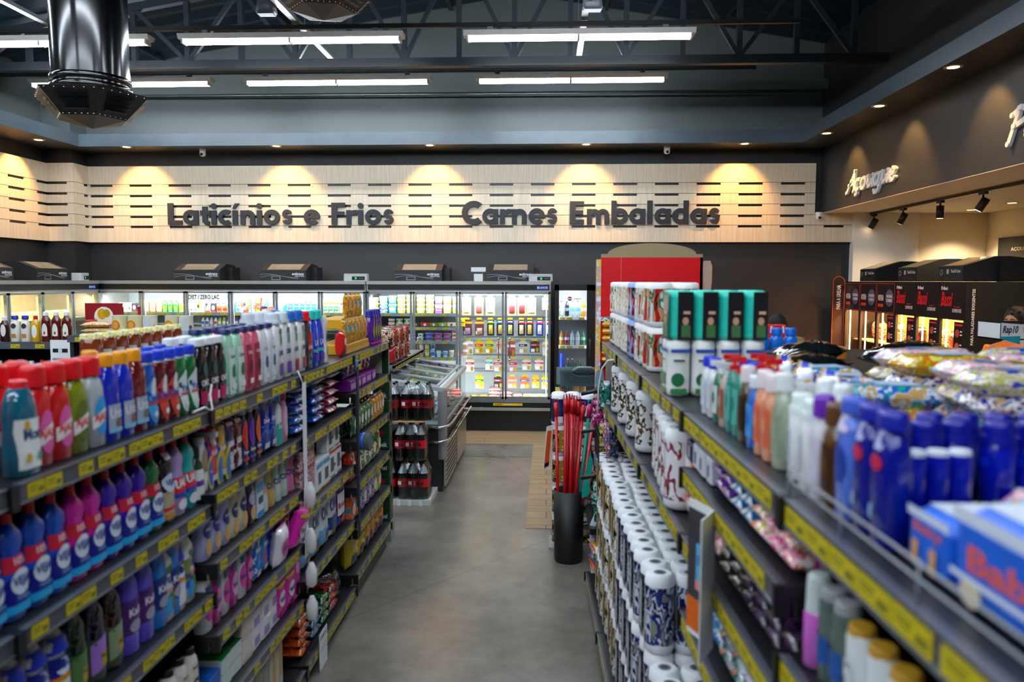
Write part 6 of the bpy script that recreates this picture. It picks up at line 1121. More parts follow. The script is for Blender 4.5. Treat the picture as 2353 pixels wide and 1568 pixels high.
# second shelf and below on the near modules
GOLD = bottle('shampoo_bottle', 'can', .062, .045, .15, '#e8ecec', '#c8982c', ('c', .8, .08), (('e', 0, .42, .3, .22, '#dfe4e4'), ('t', 'hair', 0, .6, .4, .08, '#a8b0b4'), ('e', -.1, .3, .1, .16, '#3c3844')))
rrun(.6, 1.372, [(GOLD, 9, 'white shampoo bottle with gold cap', .008), (bottle('hair_spray_can', 'can', .05, .05, .16, '#5c6c64', '#a8acae', ('c', .9, .1), (('r', -.4, .2, .4, .5, '#2c58a0'),)), 2, 'grey green hair can', .006)], 'second right shelf near the camera', .018)
rrun(1.34, 1.372, [(bottle('hair_cream_tube', 'can', .05, .05, .165, '#d86cd0', '#dfe8e4', ('c', .9, .4), ()), 1, 'pink and white hair tube')], 'second right shelf beside the black bracket', .012)
FP = lambda c, s, n='soap_pack', h=.035, w=.09: pouch(n, w, h, .12, c, (), s, flatl=True)
its = [(FP(prt('#d818a0 #f0c8e0 #e86c28 #f4f0f4', 18, .2, 1), 1), 1, 'pink and orange sanitary pad pack', .004, 2), (FP(prt('#e8c8d8 #e02880 #f4e8ee', 16, .2, 2), 2), 1, 'rose sanitary pad pack', .004, 2), (FP(prt('#f09060 #f4f0ec #e8c040', 16, .2, 3), 3), 1, 'orange and white soap pack', .004, 2), (FP(prt('#1c88b8 #dfe8ee #0c5890', 14, .2, 4), 4), 2, 'teal and white soap pack', .004, 2), (FP(prt('#3c1060 #6c30a0 #2c0c48', 14, .2, 5), 5), 2, 'dark purple wrapped pack', .004, 2), (carton('cotton_swab_box', .08, .07, .07, '#dfe4e8', (('r', -.2, .2, .1, .7, '#28387c'),)), 3, 'white cotton box with navy mark', .004), (carton('toothpaste_box', .1, .06, .06, '#14204c', (('r', -.1, .2, .1, .8, '#dfe4ea'),)), 1, 'navy toothpaste box')]
rrun(1.46, 1.492, its, 'second right shelf, leaflet module', .02)
rrun(1.5, 1.492, its[3:6], 'deeper on second right shelf', .16)
WB2 = bottle('talc_bottle', 'flask', .065, .045, .16, '#dfe6ec', '#f0f4f4', ('c', .6, .12), (('r', -.42, .15, .42, .6, '#14287c'), ('e', 0, .35, .2, .12, '#b89c40'), ('r', -.42, .1, .42, .15, '#2c78d0')))
rrun(1.46, 1.287, [(FP(prt('#141018 #2c1838 #483050', 12, .25, 6), 6, 'bin_liner_roll'), 4, 'black and purple packet', .01, 2), (FP(prt('#3c3c34 #1c1c1c #a8a090', 16, .25, 7), 7), 2, 'dark brown packet', .01, 2), (FP(prt('#88a040 #e890b8 #c8d060', 12, .2, 8), 8, 'soap_pack', .06), 2, 'olive and pink packet', .01)], 'third right shelf, leaflet module', .03)
NP = lambda c, s: pouch('nappy_wipes_pack', .11, .045, .14, c, (('e', 0, .5, .3, .2, '#f4f6fa'),), s, flatl=True)
rrun(1.46, 1.052, [(NP(prt('#f0f4f8 #d82c50 #2c50a8', 14, .2, 9), 9), 2, 'white and red wipes pack', .005, 2), (NP(prt('#f4e8f4 #e858b0 #f4f4f8', 12, .2, 10), 10), 1, 'pink wipes pack', .005, 2), (NP(prt('#dfeaf0 #1c9a80 #2c60b8 #f0a060', 14, .2, 11), 11), 2, 'white and green wipes pack', .005, 2), (NP(prt('#2c88c8 #e8f0f6 #4cb0e0', 10, .2, 12), 12), 2, 'sky blue wipes pack', .005, 2)], 'fourth right shelf, leaflet module', .03)
rrun(1.46, 1.052, [(NP(prt('#2c88c8 #e8f0f6 #4cb0e0', 10, .2, 12), 12), 4, 'sky blue wipes pack', .02, 2)], 'deeper on fourth right shelf', .2)
rrun(1.44, .782, [(WB2, 11, 'white talc bottle with navy label', .006)], 'fifth right shelf', .03)
rrun(.9, 1.122, [(NP(prt('#f0f4f8 #2c50a8 #d82c50', 14, .2, 13), 13), 4, 'white and navy wipes pack', .01, 2)], 'third right shelf near the camera', .03)
# large paper packs on the second shelf of the far modules
FT = lambda seed: rolls('toilet_paper_pack', 1, 3, .06, .27, prt('#eceef0 #eceef0 #f2f2f2 #a82c48 #3c2c2c #f2f2f2 #f0f0f0', 11, .2, seed, 'vor', (1, 1, .6)), '#f2f4f6', holes=True)
FT2 = rolls('toilet_paper_pack', 1, 3, .06, .27, prt('#e8eaea #eceeee #f0f0ee #6c5430 #181410 #e8e8e4 #f0f0ee', 11, .2, 21), '#f2f4f6')
y = 2.38; 
for i, (p, wd) in enumerate(((pouch('sponge_pack', .08, .06, .25, prt('#e03c20 #f08030 #f4e8e0', 7, .25, 3), (), 3), 'orange and red sponge pack'), (pouch('sponge_pack', .07, .06, .25, prt('#d83840 #e8a8a0 #f4f0ee', 7, .25, 4), (), 4), 'red and white sponge pack'))):
    rput(p, y + p.w / 2, 1.287, 0, f'{wd} on the second right shelf', ins=.03); y += p.w + .01
for i in range(5):
    rput(FT(i), 2.62 + i * .128, 1.290, 0, f'tall white toilet paper pack with maroon print, {ORD[i]} from the camera, second right shelf', 'maroon printed toilet paper packs', ins=-.02 + .01 * i)
for i in range(4): rput(FT2, 3.5 + i * .35, 1.290, 0, f'white toilet paper pack with brown print, {ORD[i]} from the camera, far right shelf', 'brown printed toilet paper packs', ins=-.0)
for i in range(2): rput(carton('plaster_box', .09, .06, .1, '#0c7868' if i else '#dfe4e8', (('r', -.3, .2, .2, .8, '#dfe8e8'),)), 2.42 + i * .1, 1.287, 0, f'{"teal" if i else "white"} plaster box behind the sponge packs', ins=.2)
# stacked 12-roll packs, three layers, on the plinth
def tpk(kind):
    if kind == 'gold': b, d = prt('#141210 #a88c38 #eceae4 #141210', 15, .2, 31, 'vor', (1, 1, .5)), (('r', -.16, .12, .16, .86, '#9a7c28'), ('t', '3', 0, .26, .2, .14, '#f4f0e0'), ('t', 'FOLHA TRIPLA', 0, .58, .1, .16, 1, '#f0e8d0'))
    else: b, d = prt('#0c1850 #d8dce0 #0c2470 #8c8c7c', 15, .2, 32, 'vor', (1, 1, .5)), (('r', -.3, .12, .1, .86, '#0c1440'), ('r', -.2, .2, .0, .8, '#b8bcc0'))
    return rolls('toilet_paper_pack', 2, 3, .054, .285, b, '#f2f4f6', d, holes=True)
TG, TB_ = tpk('gold'), tpk('blue')
yy = 4.66
for i in range(8):
    p, wd = (TG, 'gold and black') if i < 5 else (TB_, 'navy and white')
    y = 4.62 - i * .226
    if y < 2.9: break
    for s in range(3):
        put(p, fr(y) - .075 + .054 * 3 + R.uniform(0, .012), y, .15 + s * .289, -pi / 2 + RR + R.uniform(-.03, .03), f'{wd} toilet paper pack, {("bottom", "middle", "top")[s]} layer, {ORD[i]} column from the far end', 'stacked toilet paper packs on the plinth')
for i in range(2):
    y = 2.80 - i * .23
    for s in range(3 if i == 0 else 2): put(TB_, fr(y) - .06 + .162, y, .15 + s * .289, -pi / 2 + RR, f'navy toilet paper pack near the leaflets, {("bottom", "middle", "top")[s]} layer, {ORD[i]} column', 'stacked toilet paper packs on the plinth')
GPK = pouch('paper_towel_bag', .2, .14, .3, prt('#eef0ee #8ca03c #f4f4f0 #a86c48', 8, .2, 2), (), 2)
rput(GPK, 2.34, .142, 0, 'white and olive paper towel bag at the plinth end', ins=-.02); rput(GPK, 2.12, .142, 0, 'second white and olive paper towel bag nearer the camera', ins=-.02)
# leaflets
t = thing('hanging_leaflet', 'two dark and orange leaflets hanging from the right shelf edge', 'leaflet', (fr(2.05) - .03, 2.0, 1.12), 0)
for k, (dy, rz) in enumerate(((0.0, .35), (-.1, -.5))):
    m = MB(); c = prt('#3c3c40 #3c3c40 #48484c', 4, .4, 1)
    m.box(-.0015, .0015, -.055, .055, 0, .36, PAPER); s = part('leaflet_sheet', m, t, None, (0, dy, 0), rz)
    l = MB(); draw(l, [('r', -.5, .28, .5, .94, '#3a3a3e'), ('r', -.5, .04, .1, .28, '#e06a1c'), ('r', -.1, .42, .4, .7, '#58b8e8'), ('t', 'OFERTA', .15, .58, .4, .08, '#2c3c9c'), ('r', -.1, .36, .4, .43, '#e89898')] if k == 0 else [('r', -.5, 0, .5, .3, '#c8a0a4'), ('r', -.5, .3, .5, .94, '#b8c0cc')], lambda u, v, L: (-.0015 - OFF * L, -u, v), .11, .36); part('leaflet_print', l, s)
t = thing('clip_strip', 'white plastic hook strip curving from the top right shelf end', 'clip strip', (fr(4.3) - .01, 4.3, 1.2)); m = MB(); m.tube([(0, 0, .42), (-.03, .05, .41), (-.06, .1, .36), (-.075, .14, .25), (-.08, .16, .08)], .005, WHITE, 6); part('strip', m, t)
# ---------------- far side of the right gondola: bread and cloth packs
BR = [prt('#f0a8c0 #f4d8dc #e8c0a0 #c0d8f0 #e890b0', 20, .15, 1), prt('#1830a0 #c8a878 #f0f0f4 #0c2488', 18, .15, 2), prt('#18a888 #1c5cc0 #d8e8f0 #c8a060', 18, .15, 3), prt('#c8b818 #e07018 #a8a020 #f0e060', 18, .15, 4), prt('#f0c0cc #a8b818 #e8d8d0 #2c40a8', 18, .15, 5), prt('#60a0e0 #e8e8f0 #d88850 #1c60b0', 18, .15, 6)]
LP_ = lambda i, w=.27: pouch('sliced_bread_pack', w, .056, .13, BR[i], (('r', .2, .2, .48, .8, '#b8a818'), ('e', -.1, .5, .1, .3, '#5c90d0')) if i in (0, 4) else (('r', -.1, .2, .3, .8, '#a8c8e8'),), i, flatl=True, bx=3.2)
bw = ['pink', 'navy and white', 'teal and blue', 'yellow and orange', 'rose and green', 'light blue']
spots = []
for cx in range(4):
    for cy in range(4):
        x = .80 + cx * .31 + (cy % 2) * .05; y = 1.85 + cy * .2 + cx * .02
        n = 3 - (1 if cx in (0, 3) else 0) - (cx == 3 and cy > 1)
        for s in range(n):
            if cx == 0 and cy < 1: continue
            k = (cx * 2 + cy * 3 + s * 5) % 6
            if s == n - 1 and cx > 0: k = (0, 4, 0, 3)[(cx + cy) % 4]
            put(LP_(k), x + R.uniform(-.02, .02), y, 1.668 + s * .057, R.uniform(-.15, .15), f'{bw[k]} sliced bread pack, stack {ORD[cx]} from left, row {ORD[cy]}, {ORD[s]} up', 'sliced bread packs heaped on the right gondola', tilt=(R.uniform(-.03, .03) * (s > 0), R.uniform(-.03, .03) * (s > 0)))
for cy in range(4):
    for cx in range(4):
        k = (cx + cy * 2) % 6; k = 1 if k == 3 else k
        for s in range(1): put(LP_(k), .86 + cx * .3 + (cy % 2) * .06, 1.22 + cy * .15, 1.662 + s * .055, R.uniform(-.2, .2), f'{bw[k]} bread pack near the blue cans, column {ORD[cx]}, row {ORD[cy]}, {ORD[s]} up', 'bread packs beside the blue cans')
m = MB(); m.box(1.37, 2.3, 1.1, 4.6, 1.62, 1.66, SHELF); m.box(1.4, 2.25, 1.15, 4.55, 0, 1.62, BLK2); single('display_island', m, 'dark shelf island carrying bread packs behind the right gondola', 'shelving')
CW = lambda i: pouch('cotton_wool_pack', .1, .08, .13, (prt('#eceef2 #eceef2 #1428a8', 9, .25, 1), prt('#7c50c8 #a890e0 #e8e4f4', 9, .25, 2))[i], (), i + 3)
for i in range(3): put(CW(0), 1.44 + i * .09, 2.7 + i * .03, 1.665, .2, f'white and blue cotton pack leaning, {ORD[i]} from left, above the bread', 'white and blue cotton packs', tilt=(0, -.35))
for i in range(3): put(CW(1), 1.74 + i * .1, 2.75, 1.665, .1, f'violet pack at the right picture edge, {ORD[i]} from left', 'violet packs')
BB = pouch('bin_bag_pack', .3, .09, .24, prt('#090d0f #0f1416 #090d0f #14191b #0b0f10 #0e1214 #3c3214', 3, .1, 1), (), 9, flatl=True)
for i, (x, y, z, a) in enumerate(((1.0, 3.1, 1.663, .2), (1.5, 3.2, 1.663, -.2), (1.1, 3.4, 1.69, .1), (1.55, 3.45, 1.69, .4))): put(BB, x, y, z, a, f'glossy black bin bag pack, {ORD[i]} of the heap behind the bread', 'glossy black bin bag packs', tilt=(0, -.18))
put(pouch('snack_bag', .15, .08, .12, '#d89018', (), 4, flatl=True), .9, 3.05, 1.665, .3, 'golden orange bag between the wipes packs and black bags')
DET = bottle('blue_bottle', 'flask', .06, .06, .13, '#1878e0', '#1468d0', ('c', .9, .25), ())
for i in range(3): put(DET, 1.02 + i * .065, 3.75, 1.70 + .0, 0, f'bright blue bottle beside the purple-topped wipes, {ORD[i]} from left', 'bright blue bottles behind'); 
for i in range(2): put(carton('red_box', .055, .05, .06, '#d81820', (('r', .1, .3, .3, .9, '#f4f0f0'),)), 1.14 + i * .06, 4.1, 1.766, 0, f'small red box with white mark, {ORD[i]} of two on the pile', 'small red boxes')
m = MB(); m.box(.88, 1.3, 4.0, 4.3, 1.665, 1.765, prt('#8c8c60 #a82c28 #c8b890', 10, .4, 1)); single('stacked_cartons', m, 'olive and red cartons stacked under the two red boxes', 'cartons')
put(carton('open_tray', .2, .16, .06, '#d07c1c', (('r', -.5, .7, .5, 1, '#e8c8a0'),)), 1.36, 3.95, 1.668, .2, 'orange open card tray behind the bright blue bottles')
# ------------------------------------------------------------------ aisle end on the right
m = MB(); bn = thing('broom_bin', 'tall matt black bin holding red broom handles', 'bin', (.165, 5.64, 0))
m.loft([(0, .1, .095, 2), (.02, .105, .1, 2), (.53, .112, .106, 2), (.53, .104, .098, 2), (.03, .096, .09, 2)], mt('#040405', .5), 28, (1, 1)); part('bin_body', m, bn)
RED = '#b80c18'
hs = [(-.07, -.05, -.10, 0, 1.20, RED), (-.03, -.02, -.03, -.03, 1.23, RED), (-.02, .03, -.01, .03, 1.23, RED), (0, -.05, .02, -.05, 1.23, RED), (.0, .0, .04, .0, 1.22, RED), (.01, -.06, .1, -.02, 1.18, RED), (.02, .03, .07, .06, 1.2, RED), (.03, 0, .15, 0, 1.19, '#0c9c8c'), (.03, -.05, .19, -.04, 1.19, RED), (-.04, .05, .2, .04, 1.17, '#0c8c78'), (-.02, .06, .01, .1, 1.22, RED)]
for i, (x0, y0, x1, y1, h, c) in enumerate(hs):
    a = Vector((x0, y0, .04)); b = Vector((x1, y1, h)); d = (b - a).normalized()
    t = thing('broom', f'{"red" if c == RED else "teal"} broom handle standing in the black bin, {ORD[i]} counting from left', 'broom', (.165, 5.64, 0), 0, 'broom handles in the bin')
    m = MB(); m.tube([a, b - d * .12], .0125, mt(c, .3, coat=.4), 10); part('handle_tube', m, t)
    m = MB(); m.tube([b - d * .13, b - d * .03], .0165, mt(c if c == RED else '#d01868', .35), 10); q = b - d * .03; s = d.cross(Vector((0, 1, 0))).normalized() * .012
    m.tube([q - s, q - s + d * .03, q + s + d * .03, q + s], .0045, mt(c, .35), 6); part('hanging_loop', m, t)
t = thing('broom', 'red handle leaning out of the bin towards the hanging brushes', 'broom', (.165, 5.6, 0)); m = MB(); m.tube([(.04, 0, .3), (.3, -.02, 1.0)], .0125, mt(RED, .3), 10); part('handle_tube', m, t)
t = thing('dustpan', 'teal plastic blade sticking out of the black bin rim', 'dustpan', (.165, 5.6, 0)); m = MB(); m.prism([(.08, .48), (.14, .5), (.17, .75), (.15, .82), (.12, .7)], 'y', -.02, -.005, mt('#0ca890', .35)); part('blade', m, t)
BLP = rolls('toilet_paper_pack', 3, 2, .055, .235, prt('#0c1c48 #0c2458 #10306c', 8, .15, 41), '#eef2f6', (('t', 'Mili', .22, .5, .4, .36, 0, .3, '#f0f4f8'), ('r', -.4, .1, -.25, .3, '#c8d4c8')), holes=False)
G3 = rolls('toilet_paper_pack', 3, 2, .052, .23, prt('#12100e #a88c38 #12100e #eceae4', 8, .2, 42), '#f2f4f6', (('r', -.36, .12, -.12, .86, '#9a7c28'), ('t', '3', -.24, .26, .12, .16, '#f4f0e0'), ('t', 'FOLHA TRIPLA', -.24, .6, .1, .06, 1, '#f0e8d0'), ('e', .3, .5, .1, .12, '#c8ccc8')), holes=False)
P12 = rolls('paper_roll_pack', 1, 2, .06, .2, prt('#16130f #16130f #1c1814', 8, .2, 43), '#e8eaec', (('e', .05, .45, .36, .22, '#c8ccd0'), ('r', -.5, .68, .5, .86, '#e4e6e8'), ('t', '12', .25, .77, .3, .14, '#101010')), holes=False)
for s, (p, wd) in enumerate(((G3, 'black and gold pack marked 3, lowest'), (G3, 'black and gold pack marked 3, third down'), (G3, 'black and gold pack marked 3, second down'), (G3, 'black and gold pack marked 3, below the blue pack'), (BLP, 'navy blue toilet paper pack on top'))): put(p, .20, 5.98, .02 + s * .234, 0, f'{wd}, in the column behind broom bin', 'paper packs stacked behind the broom bin')
for s in range(5): put(P12, .395, 5.93, .03 + s * .205, 0, f'black and white pack marked 12, {ORD[s]} from the floor, right of broom bin', 'packs marked 12')
m = MB(); m.box(.02, .47, 5.85, 6.15, 0, .02, mt('#a8a8a0', .6)); single('pallet_board', m, 'thin grey board under the paper pack columns', 'board')
t = thing('hanging_leaflet', 'orange and white leaflet hanging left of the navy paper pack', 'leaflet', (.0, 5.86, .62), .6); m = MB(); m.prism([(-.03, 0), (.03, .02), (.06, .34), (.0, .33)], 'y', -.002, .002, PAPER); part('leaflet_sheet', m, t); l = MB(); draw(l, [('p', ((-.02, .05), (.02, .06), (.045, .3), (.005, .3)), '#e0581c'), ('p', ((-.024, .02), (.018, .03), (.021, .06), (-.02, .05)), '#1c1c1c')], lambda u, v, L: (u, -.002 - OFF * L, v)); part('leaflet_print', l, t)
# hanging household goods on the gondola end
m = MB(); m.box(.43, .45, 5.1, 5.75, .15, 1.55, BLACK); single('display_board', m, 'black perforated panel of hanging brushes beyond the right gondola', 'panel')
CLR = glass('#c8e0ee', .5, .15)
for i, (y, z) in enumerate(((5.02, 1.18), (5.0, .86), (4.98, .58))):
    t = thing('clip_strip', f'clear plastic hanging strip with hooks, {("top", "middle", "bottom")[i]} one at gondola end', 'clip strip', (.34, y, z)); m = MB()
    pts = [(-.03, 0), (.02, 0), (.03, .08), (.015, .12), (.03, .2), (.02, .3), (-.02, .3), (-.03, .22), (-.015, .15), (-.035, .08)]
    m.prism(pts, 'y', 0, .008, mt('#9cc4dc', .2, trans=.5)); part('strip', m, t)
for i, (y, z, c) in enumerate(((5.05, 1.36, '#b8b0a8'), (5.0, 1.12, '#c8b8a8'), (5.0, .82, '#b83040'))):
    t = thing('lint_roller', f'lint roller with black handle pointing into the aisle, {("top", "middle", "bottom")[i]} one', 'lint roller', (.43, y, z))
    m = MB(); m.tube([(0, 0, 0), (-.09, -.02, -.01)], .03, mt(c, .4), 12); part('roller', m, t); m = MB(); m.tube([(-.09, -.02, -.01), (-.1, -.02, -.012), (-.13, -.025, -.02), (-.21, -.03, -.035)], [.031, .031, .012, .014], BLACK, 10); part('handle', m, t)
t = thing('rubber_glove', 'magenta rubber gloves hanging on the black panel', 'gloves', (.35, 5.1, .86)); m = MB(); m.loft([(0, .01, .06, 2), (.1, .02, .09, 2), (.28, .018, .07, 2), (.42, .012, .05, 2)], mt('#d00c68', .35), 14)
for k in range(4): m.tube([(0, -.06 + k * .035, .04), (0, -.07 + k * .04, -.06)], .011, mt('#d00c68', .35), 8)
part('glove', m, t)
for i, (x, y, z, c, wd) in enumerate(((.33, 5.0, 1.12, '#d00c80', 'magenta'), (.36, 4.9, .95, '#c8b020', 'yellow and black'), (.335, 4.96, .60, '#0c9c80', 'teal'), (.37, 4.8, .50, '#3c9c3c', 'green and red'), (.345, 4.99, .42, '#0c8c78', 'dark teal'), (.38, 4.7, .62, '#d8c040', 'mustard'), (.36, 4.75, .74, '#c83c3c', 'red'), (.34, 5.02, .78, '#8a1030', 'wine'), (.39, 4.6, 1.0, '#3c80c0', 'blue'), (.365, 4.85, 1.25, '#18806c', 'sea green'), (.4, 4.5, .5, '#d84830', 'scarlet'))):
    put(pouch('brush_packet', .075, .03, .17, prt(f'{c} #1c1c20 {c} #d8dce0', 14, .25, i), (), i), x, y, z, .15 * (i % 3 - 1), f'{wd} brush packet hanging at the gondola end', 'brush packets hanging at the gondola end')
m = MB()
for k in range(9): m.box(.30, .303, 4.45 + k * .05, 4.453 + k * .05, 1.0, 1.2, BLACK); m.box(.3, .44, 4.45 + k * .05, 4.453 + k * .05, 1.0, 1.003, BLACK)
for k in range(5): m.box(.3, .303, 4.45, 4.86, 1.0 + k * .05, 1.003 + k * .05, BLACK); m.box(.3, .44, 4.45, 4.453, 1.0 + k * .05, 1.003 + k * .05, BLACK)
for k in range(4): m.box(.3 + k * .045, .303 + k * .045, 4.45, 4.453, 1.0, 1.2, BLACK); m.box(.3 + k * .045, .303 + k * .045, 4.45, 4.86, 1.0, 1.003, BLACK)
single('wire_basket', m, 'black wire basket hanging under the far right shelf', 'basket')
for k in range(6): put(pouch('toothbrush_pack', .04, .02, .16, prt('#2c80c0 #d83040 #e8ecf0', 20, .2, k), (), k), .36, 4.5 + k * .06, 1.03, -pi / 2, f'blue and red brush packet in the wire basket, {ORD[k]} from camera', 'brush packets in the wire basket')
m = MB(); m.box(.28, .45, 4.95, 5.5, .42, .46, BLACK); single('hook_bar', m, 'black support bar carrying the folded grey rag', 'bar')
rg = MB(); rg.loft([(.462, .07, .12, 2.4), (.5, .075, .13, 2.2), (.54, .05, .08, 2)], mt('#a8b4c8', .9, noise=.2), 16, c=(.40, 5.12)); rg.tube([(.34, 5.05, .51), (.31, 5.03, .44), (.305, 5.02, .36), (.315, 5.02, .26)], [.03, .032, .02, .005], mt('#a8b4c8', .9, noise=.2), 8); single('cleaning_cloth', rg, 'crumpled pale grey cleaning cloth draped over the black bar', 'cloth')
FC = lambda c, s: pouch('folded_cloth', .2, .03, .16, c, (), s, flatl=True)
for i, (c, wd) in enumerate((('#a8a8a0', 'grey wrapped'), ('#e85010', 'orange'), ('#6c3ca8', 'violet'), ('#3c8c54', 'green'), ('#e88090', 'pink'), ('#e8a020', 'yellow'))): put(FC(c, i), .37, 5.02, .16 + i * .033, -pi / 2 + .1 * (i % 3), f'{wd} folded cleaning cloth in the pile beside the plinth end', 'folded cleaning cloths')
# small chest freezer with glass lid
t = thing('chest_freezer', 'small chest freezer with a sliding glass lid behind the paper packs', 'freezer', (.09, 6.8, 0)); m = MB(); m.box(0, .85, 0, .55, 0, .98, mt('#dfe2e0', .4)); part('freezer_body', m, t)
m = MB(); m.box(-.01, .03, -.01, .56, .98, 1.05, mt('#c8b850', .4)); m.box(.82, .86, -.01, .56, .98, 1.05, GREYP); m.box(0, .85, -.01, .02, 1.0, 1.05, mt('#6c8084', .3)); m.box(0, .85, .53, .56, 1.08, 1.24, mt('#6c8084', .3)); m.box(.03, .82, .25, .27, 1.1, 1.12, GREYP)
l = MB(); l.add([(.03, .0, 1.05), (.82, .0, 1.05), (.82, .54, 1.22), (.03, .54, 1.22)], [(0, 1, 2, 3)], glass('#b8d0d4', .5, .05)); part('lid_frame', m, t); part('glass_lid', l, t); m = MB(); m.tube([(.15, .49, 1.215), (.2, .49, 1.245), (.32, .49, 1.245), (.37, .49, 1.215)], .012, GREYP, 6); part('lid_handle', m, t)
m = MB(); m.box(.05, .8, .03, .5, .981, .985, mt('#505a60', .5)); part('freezer_well', m, t)
# red cardboard display
t = thing('cardboard_display', 'red cardboard display stand with an arched brown top', 'display stand', (.42, 6.2, 0))
m = MB(); m.box(0, .79, .0, .02, 1.0, 2.235, mt('#d80410', .35)); m.box(.0, .79, .3, .32, 0, 1.0, BLACK); m.box(.0, .79, .02, .5, 0, .95, BLACK); m.box(.77, .79, 0, .5, 0, 2.235, mt('#c8040c', .4)); m.box(0, .79, .0, .5, 1.36, 1.38, BLACK); m.box(.0, .79, 0, .02, 0, 1.0, BLACK); part('display_body', m, t)
m = MB(); m.prism([(0, 2.235), (.79, 2.235), (.79, 2.262)] + [(.395 + .345 * cos(radians(a)), 2.262 + .085 * sin(radians(a))) for a in range(0, 181, 12)] + [(0, 2.262)], 'y', .005, .02, mt('#a08a68', .8)); part('arched_header', m, t, 'brown card arch')
m = MB(); m.prism([(.79, 1.9), (.85, 1.9), (.865, 2.05), (.865, 2.17), (.85, 2.21), (.8, 2.21), (.79, 2.2)], 'y', .01, .02, mt('#c09c88', .8)); part('side_flap', m, t); 
l = MB(); draw(l, [('r', .155, 1.95, .158, 2.235, '#f09090')], lambda u, v, L: (u, -OFF * L, v)); part('fold_line', l, t)
m = MB(); m.box(-.035, 0, -.01, .1, .0, 2.22, prt('#e8e0d4 #e8c030 #d8a8a0 #c8b8d0 #f0ece4', 7, .4, 8)); part('side_panel', m, t, 'pale multicoloured side strip')
YS = pouch('crisp_packet', .09, .05, .12, '#e0a010', (), 6, flatl=True)
for i in range(6): put(YS, .47, 6.14, 1.41 + i * .055, 0, f'yellow crisp packet at the red display, {ORD[i]} up', 'yellow crisp packets')
m = MB(); m.box(.42, .62, 6.08, 6.2, 1.385, 1.41, BLACK); m.box(.42, .52, 6.12, 6.2, 1.74, 1.77, prt('#e8f0f0 #1c8c8c', 30)); single('crisp_shelf', m, 'small black shelf with a striped edge on the red display', 'shelf')
# ------------------------------------------------------------------ cola packs, beer boxes, island freezer
def cola_bottle(mb_b, mb_l, mb_c, x, y, z, rot):
    rg = [(t_ * .325 + z, a * .0485, b * .0485, e) for t_, a, b, e in SHAPES['soda']]
    mb_b.loft(rg[:8], mt('#0b0b0e', .08, coat=1), 16, (1, 0), (x, y)); mb_b.loft(rg[7:], mt('#8c9498', .1, coat=1), 16, (0, 1), (x, y))
def cola_pack(nx, ny):
    k = ('cola', nx, ny)
    if k in PC: return PC[k]
    r = .0485; w, d = nx * 2 * r, ny * 2 * r; parts = []
    bm, cm, lm = MB(), MB(), MB(); RL = mt('#d00c20', .3)
    rg = [(t_ * .325, a * r, b * r, e) for t_, a, b, e in SHAPES['soda']]
    one = MB(); one.loft(rg[:8], mt('#0b0b0e', .08, coat=1), 16, (1, 0)); one.loft(rg[7:], mt('#8c9498', .1, coat=1), 16, (0, 1)); bme = one.mesh('cola_bottle')
    one = MB(); one.loft([(.325, .014, .014, 2), (.343, .014, .014, 2)], BLACK, 12); cme = one.mesh('cap')
    lab = []
    for v in range(3):
        one = MB(); one.loft([(.115, r * .985, r * .985, 2), (.188, r * .985, r * .985, 2)], RL, 18, (0, 0)); fm = surf([(0, r * .99, r * .99, 2), (.34, r * .99, r * .99, 2)])
        draw(one, [('t', 'Coca-Cola', (0, .55, -.5)[v], .152 / .34, 1.3, .09, 0, .3, '#1c0408')] + ([('r', -.75, .4, -.1, .5, '#e8e4e4')] if v != 2 else []) + ([('r', .3, .4, .5, .44, '#f0e8e8'), ('r', .3, .46, .5, .5, '#f0e8e8')] if v == 1 else []), lambda u, v_, L: fm(max(-.98 * r, min(.98 * r, u)), v_, L), r * 1.0, .34, 3); lab.append(one.mesh('label'))
    fl_ = MB(); fl_.loft([(.0, w / 2 + .002, d / 2 + .002, 5), (.2, w / 2 + .003, d / 2 + .003, 5), (.27, w / 2 - .01, d / 2 - .01, 4), (.33, w / 2 - .03, d / 2 - .03, 3)], glass('#f4f8fa', .3, .12), 28, (0, 0))
    PC[k] = (bme, cme, lab, fl_.mesh('shrink_film'), w, d, nx, ny); return PC[k]
def put_cola(nx, ny, x, y, z, label, rz=0):
    bme, cme, lab, fm, w, d, nx, ny = cola_pack(nx, ny); t = thing('soda_pack', label, 'soda pack', (x, y, z), rz, 'shrink wrapped cola packs')
    for i in range(nx):
        for j in range(ny):
            p = part('cola_bottle', bme, t, None, (-w / 2 + .0485 * (2 * i + 1), -d / 2 + .0485 * (2 * j + 1), 0)); part('cap', cme, p); part('label', lab[(i + j) % 3], p)
    part('shrink_film', fm, t)
m = MB(); m.box(-1.66, -1.055, 6.98, 7.45, .0, .05, mt('#c8ccc8', .5)); [m.box(-1.66 + k * .1, -1.63 + k * .1, 6.965, 6.98, .0, .05, mt('#dfe2de', .5)) for k in range(6)]; single('pallet', m, 'low white plastic pallet under the cola packs', 'pallet')
put_cola(3, 3, -1.225, 7.14, .05, 'cola pack, lowest layer, right end over the pallet'); put_cola(3, 3, -1.53, 7.14, .05, 'cola pack, lowest layer, beside the green beer boxes')
put_cola(3, 3, -1.25, 7.13, .41, 'cola pack, middle layer, below the brown cardboard sheet', .03); put_cola(3, 3, -1.56, 7.13, .41, 'cola pack, middle layer, left half hidden by beer boxes')
m = MB(); m.box(-1.7, -1.11, 6.96, 7.3, .77, .776, CARD); single('cardboard_sheet', m, 'brown cardboard sheet between the upper two cola layers', 'cardboard')
put_cola(3, 2, -1.185, 7.1, .78, 'cola pack, topmost layer, right end'); put_cola(3, 2, -1.49, 7.1, .78, 'cola pack, topmost layer, beside the shelf end', -.02)
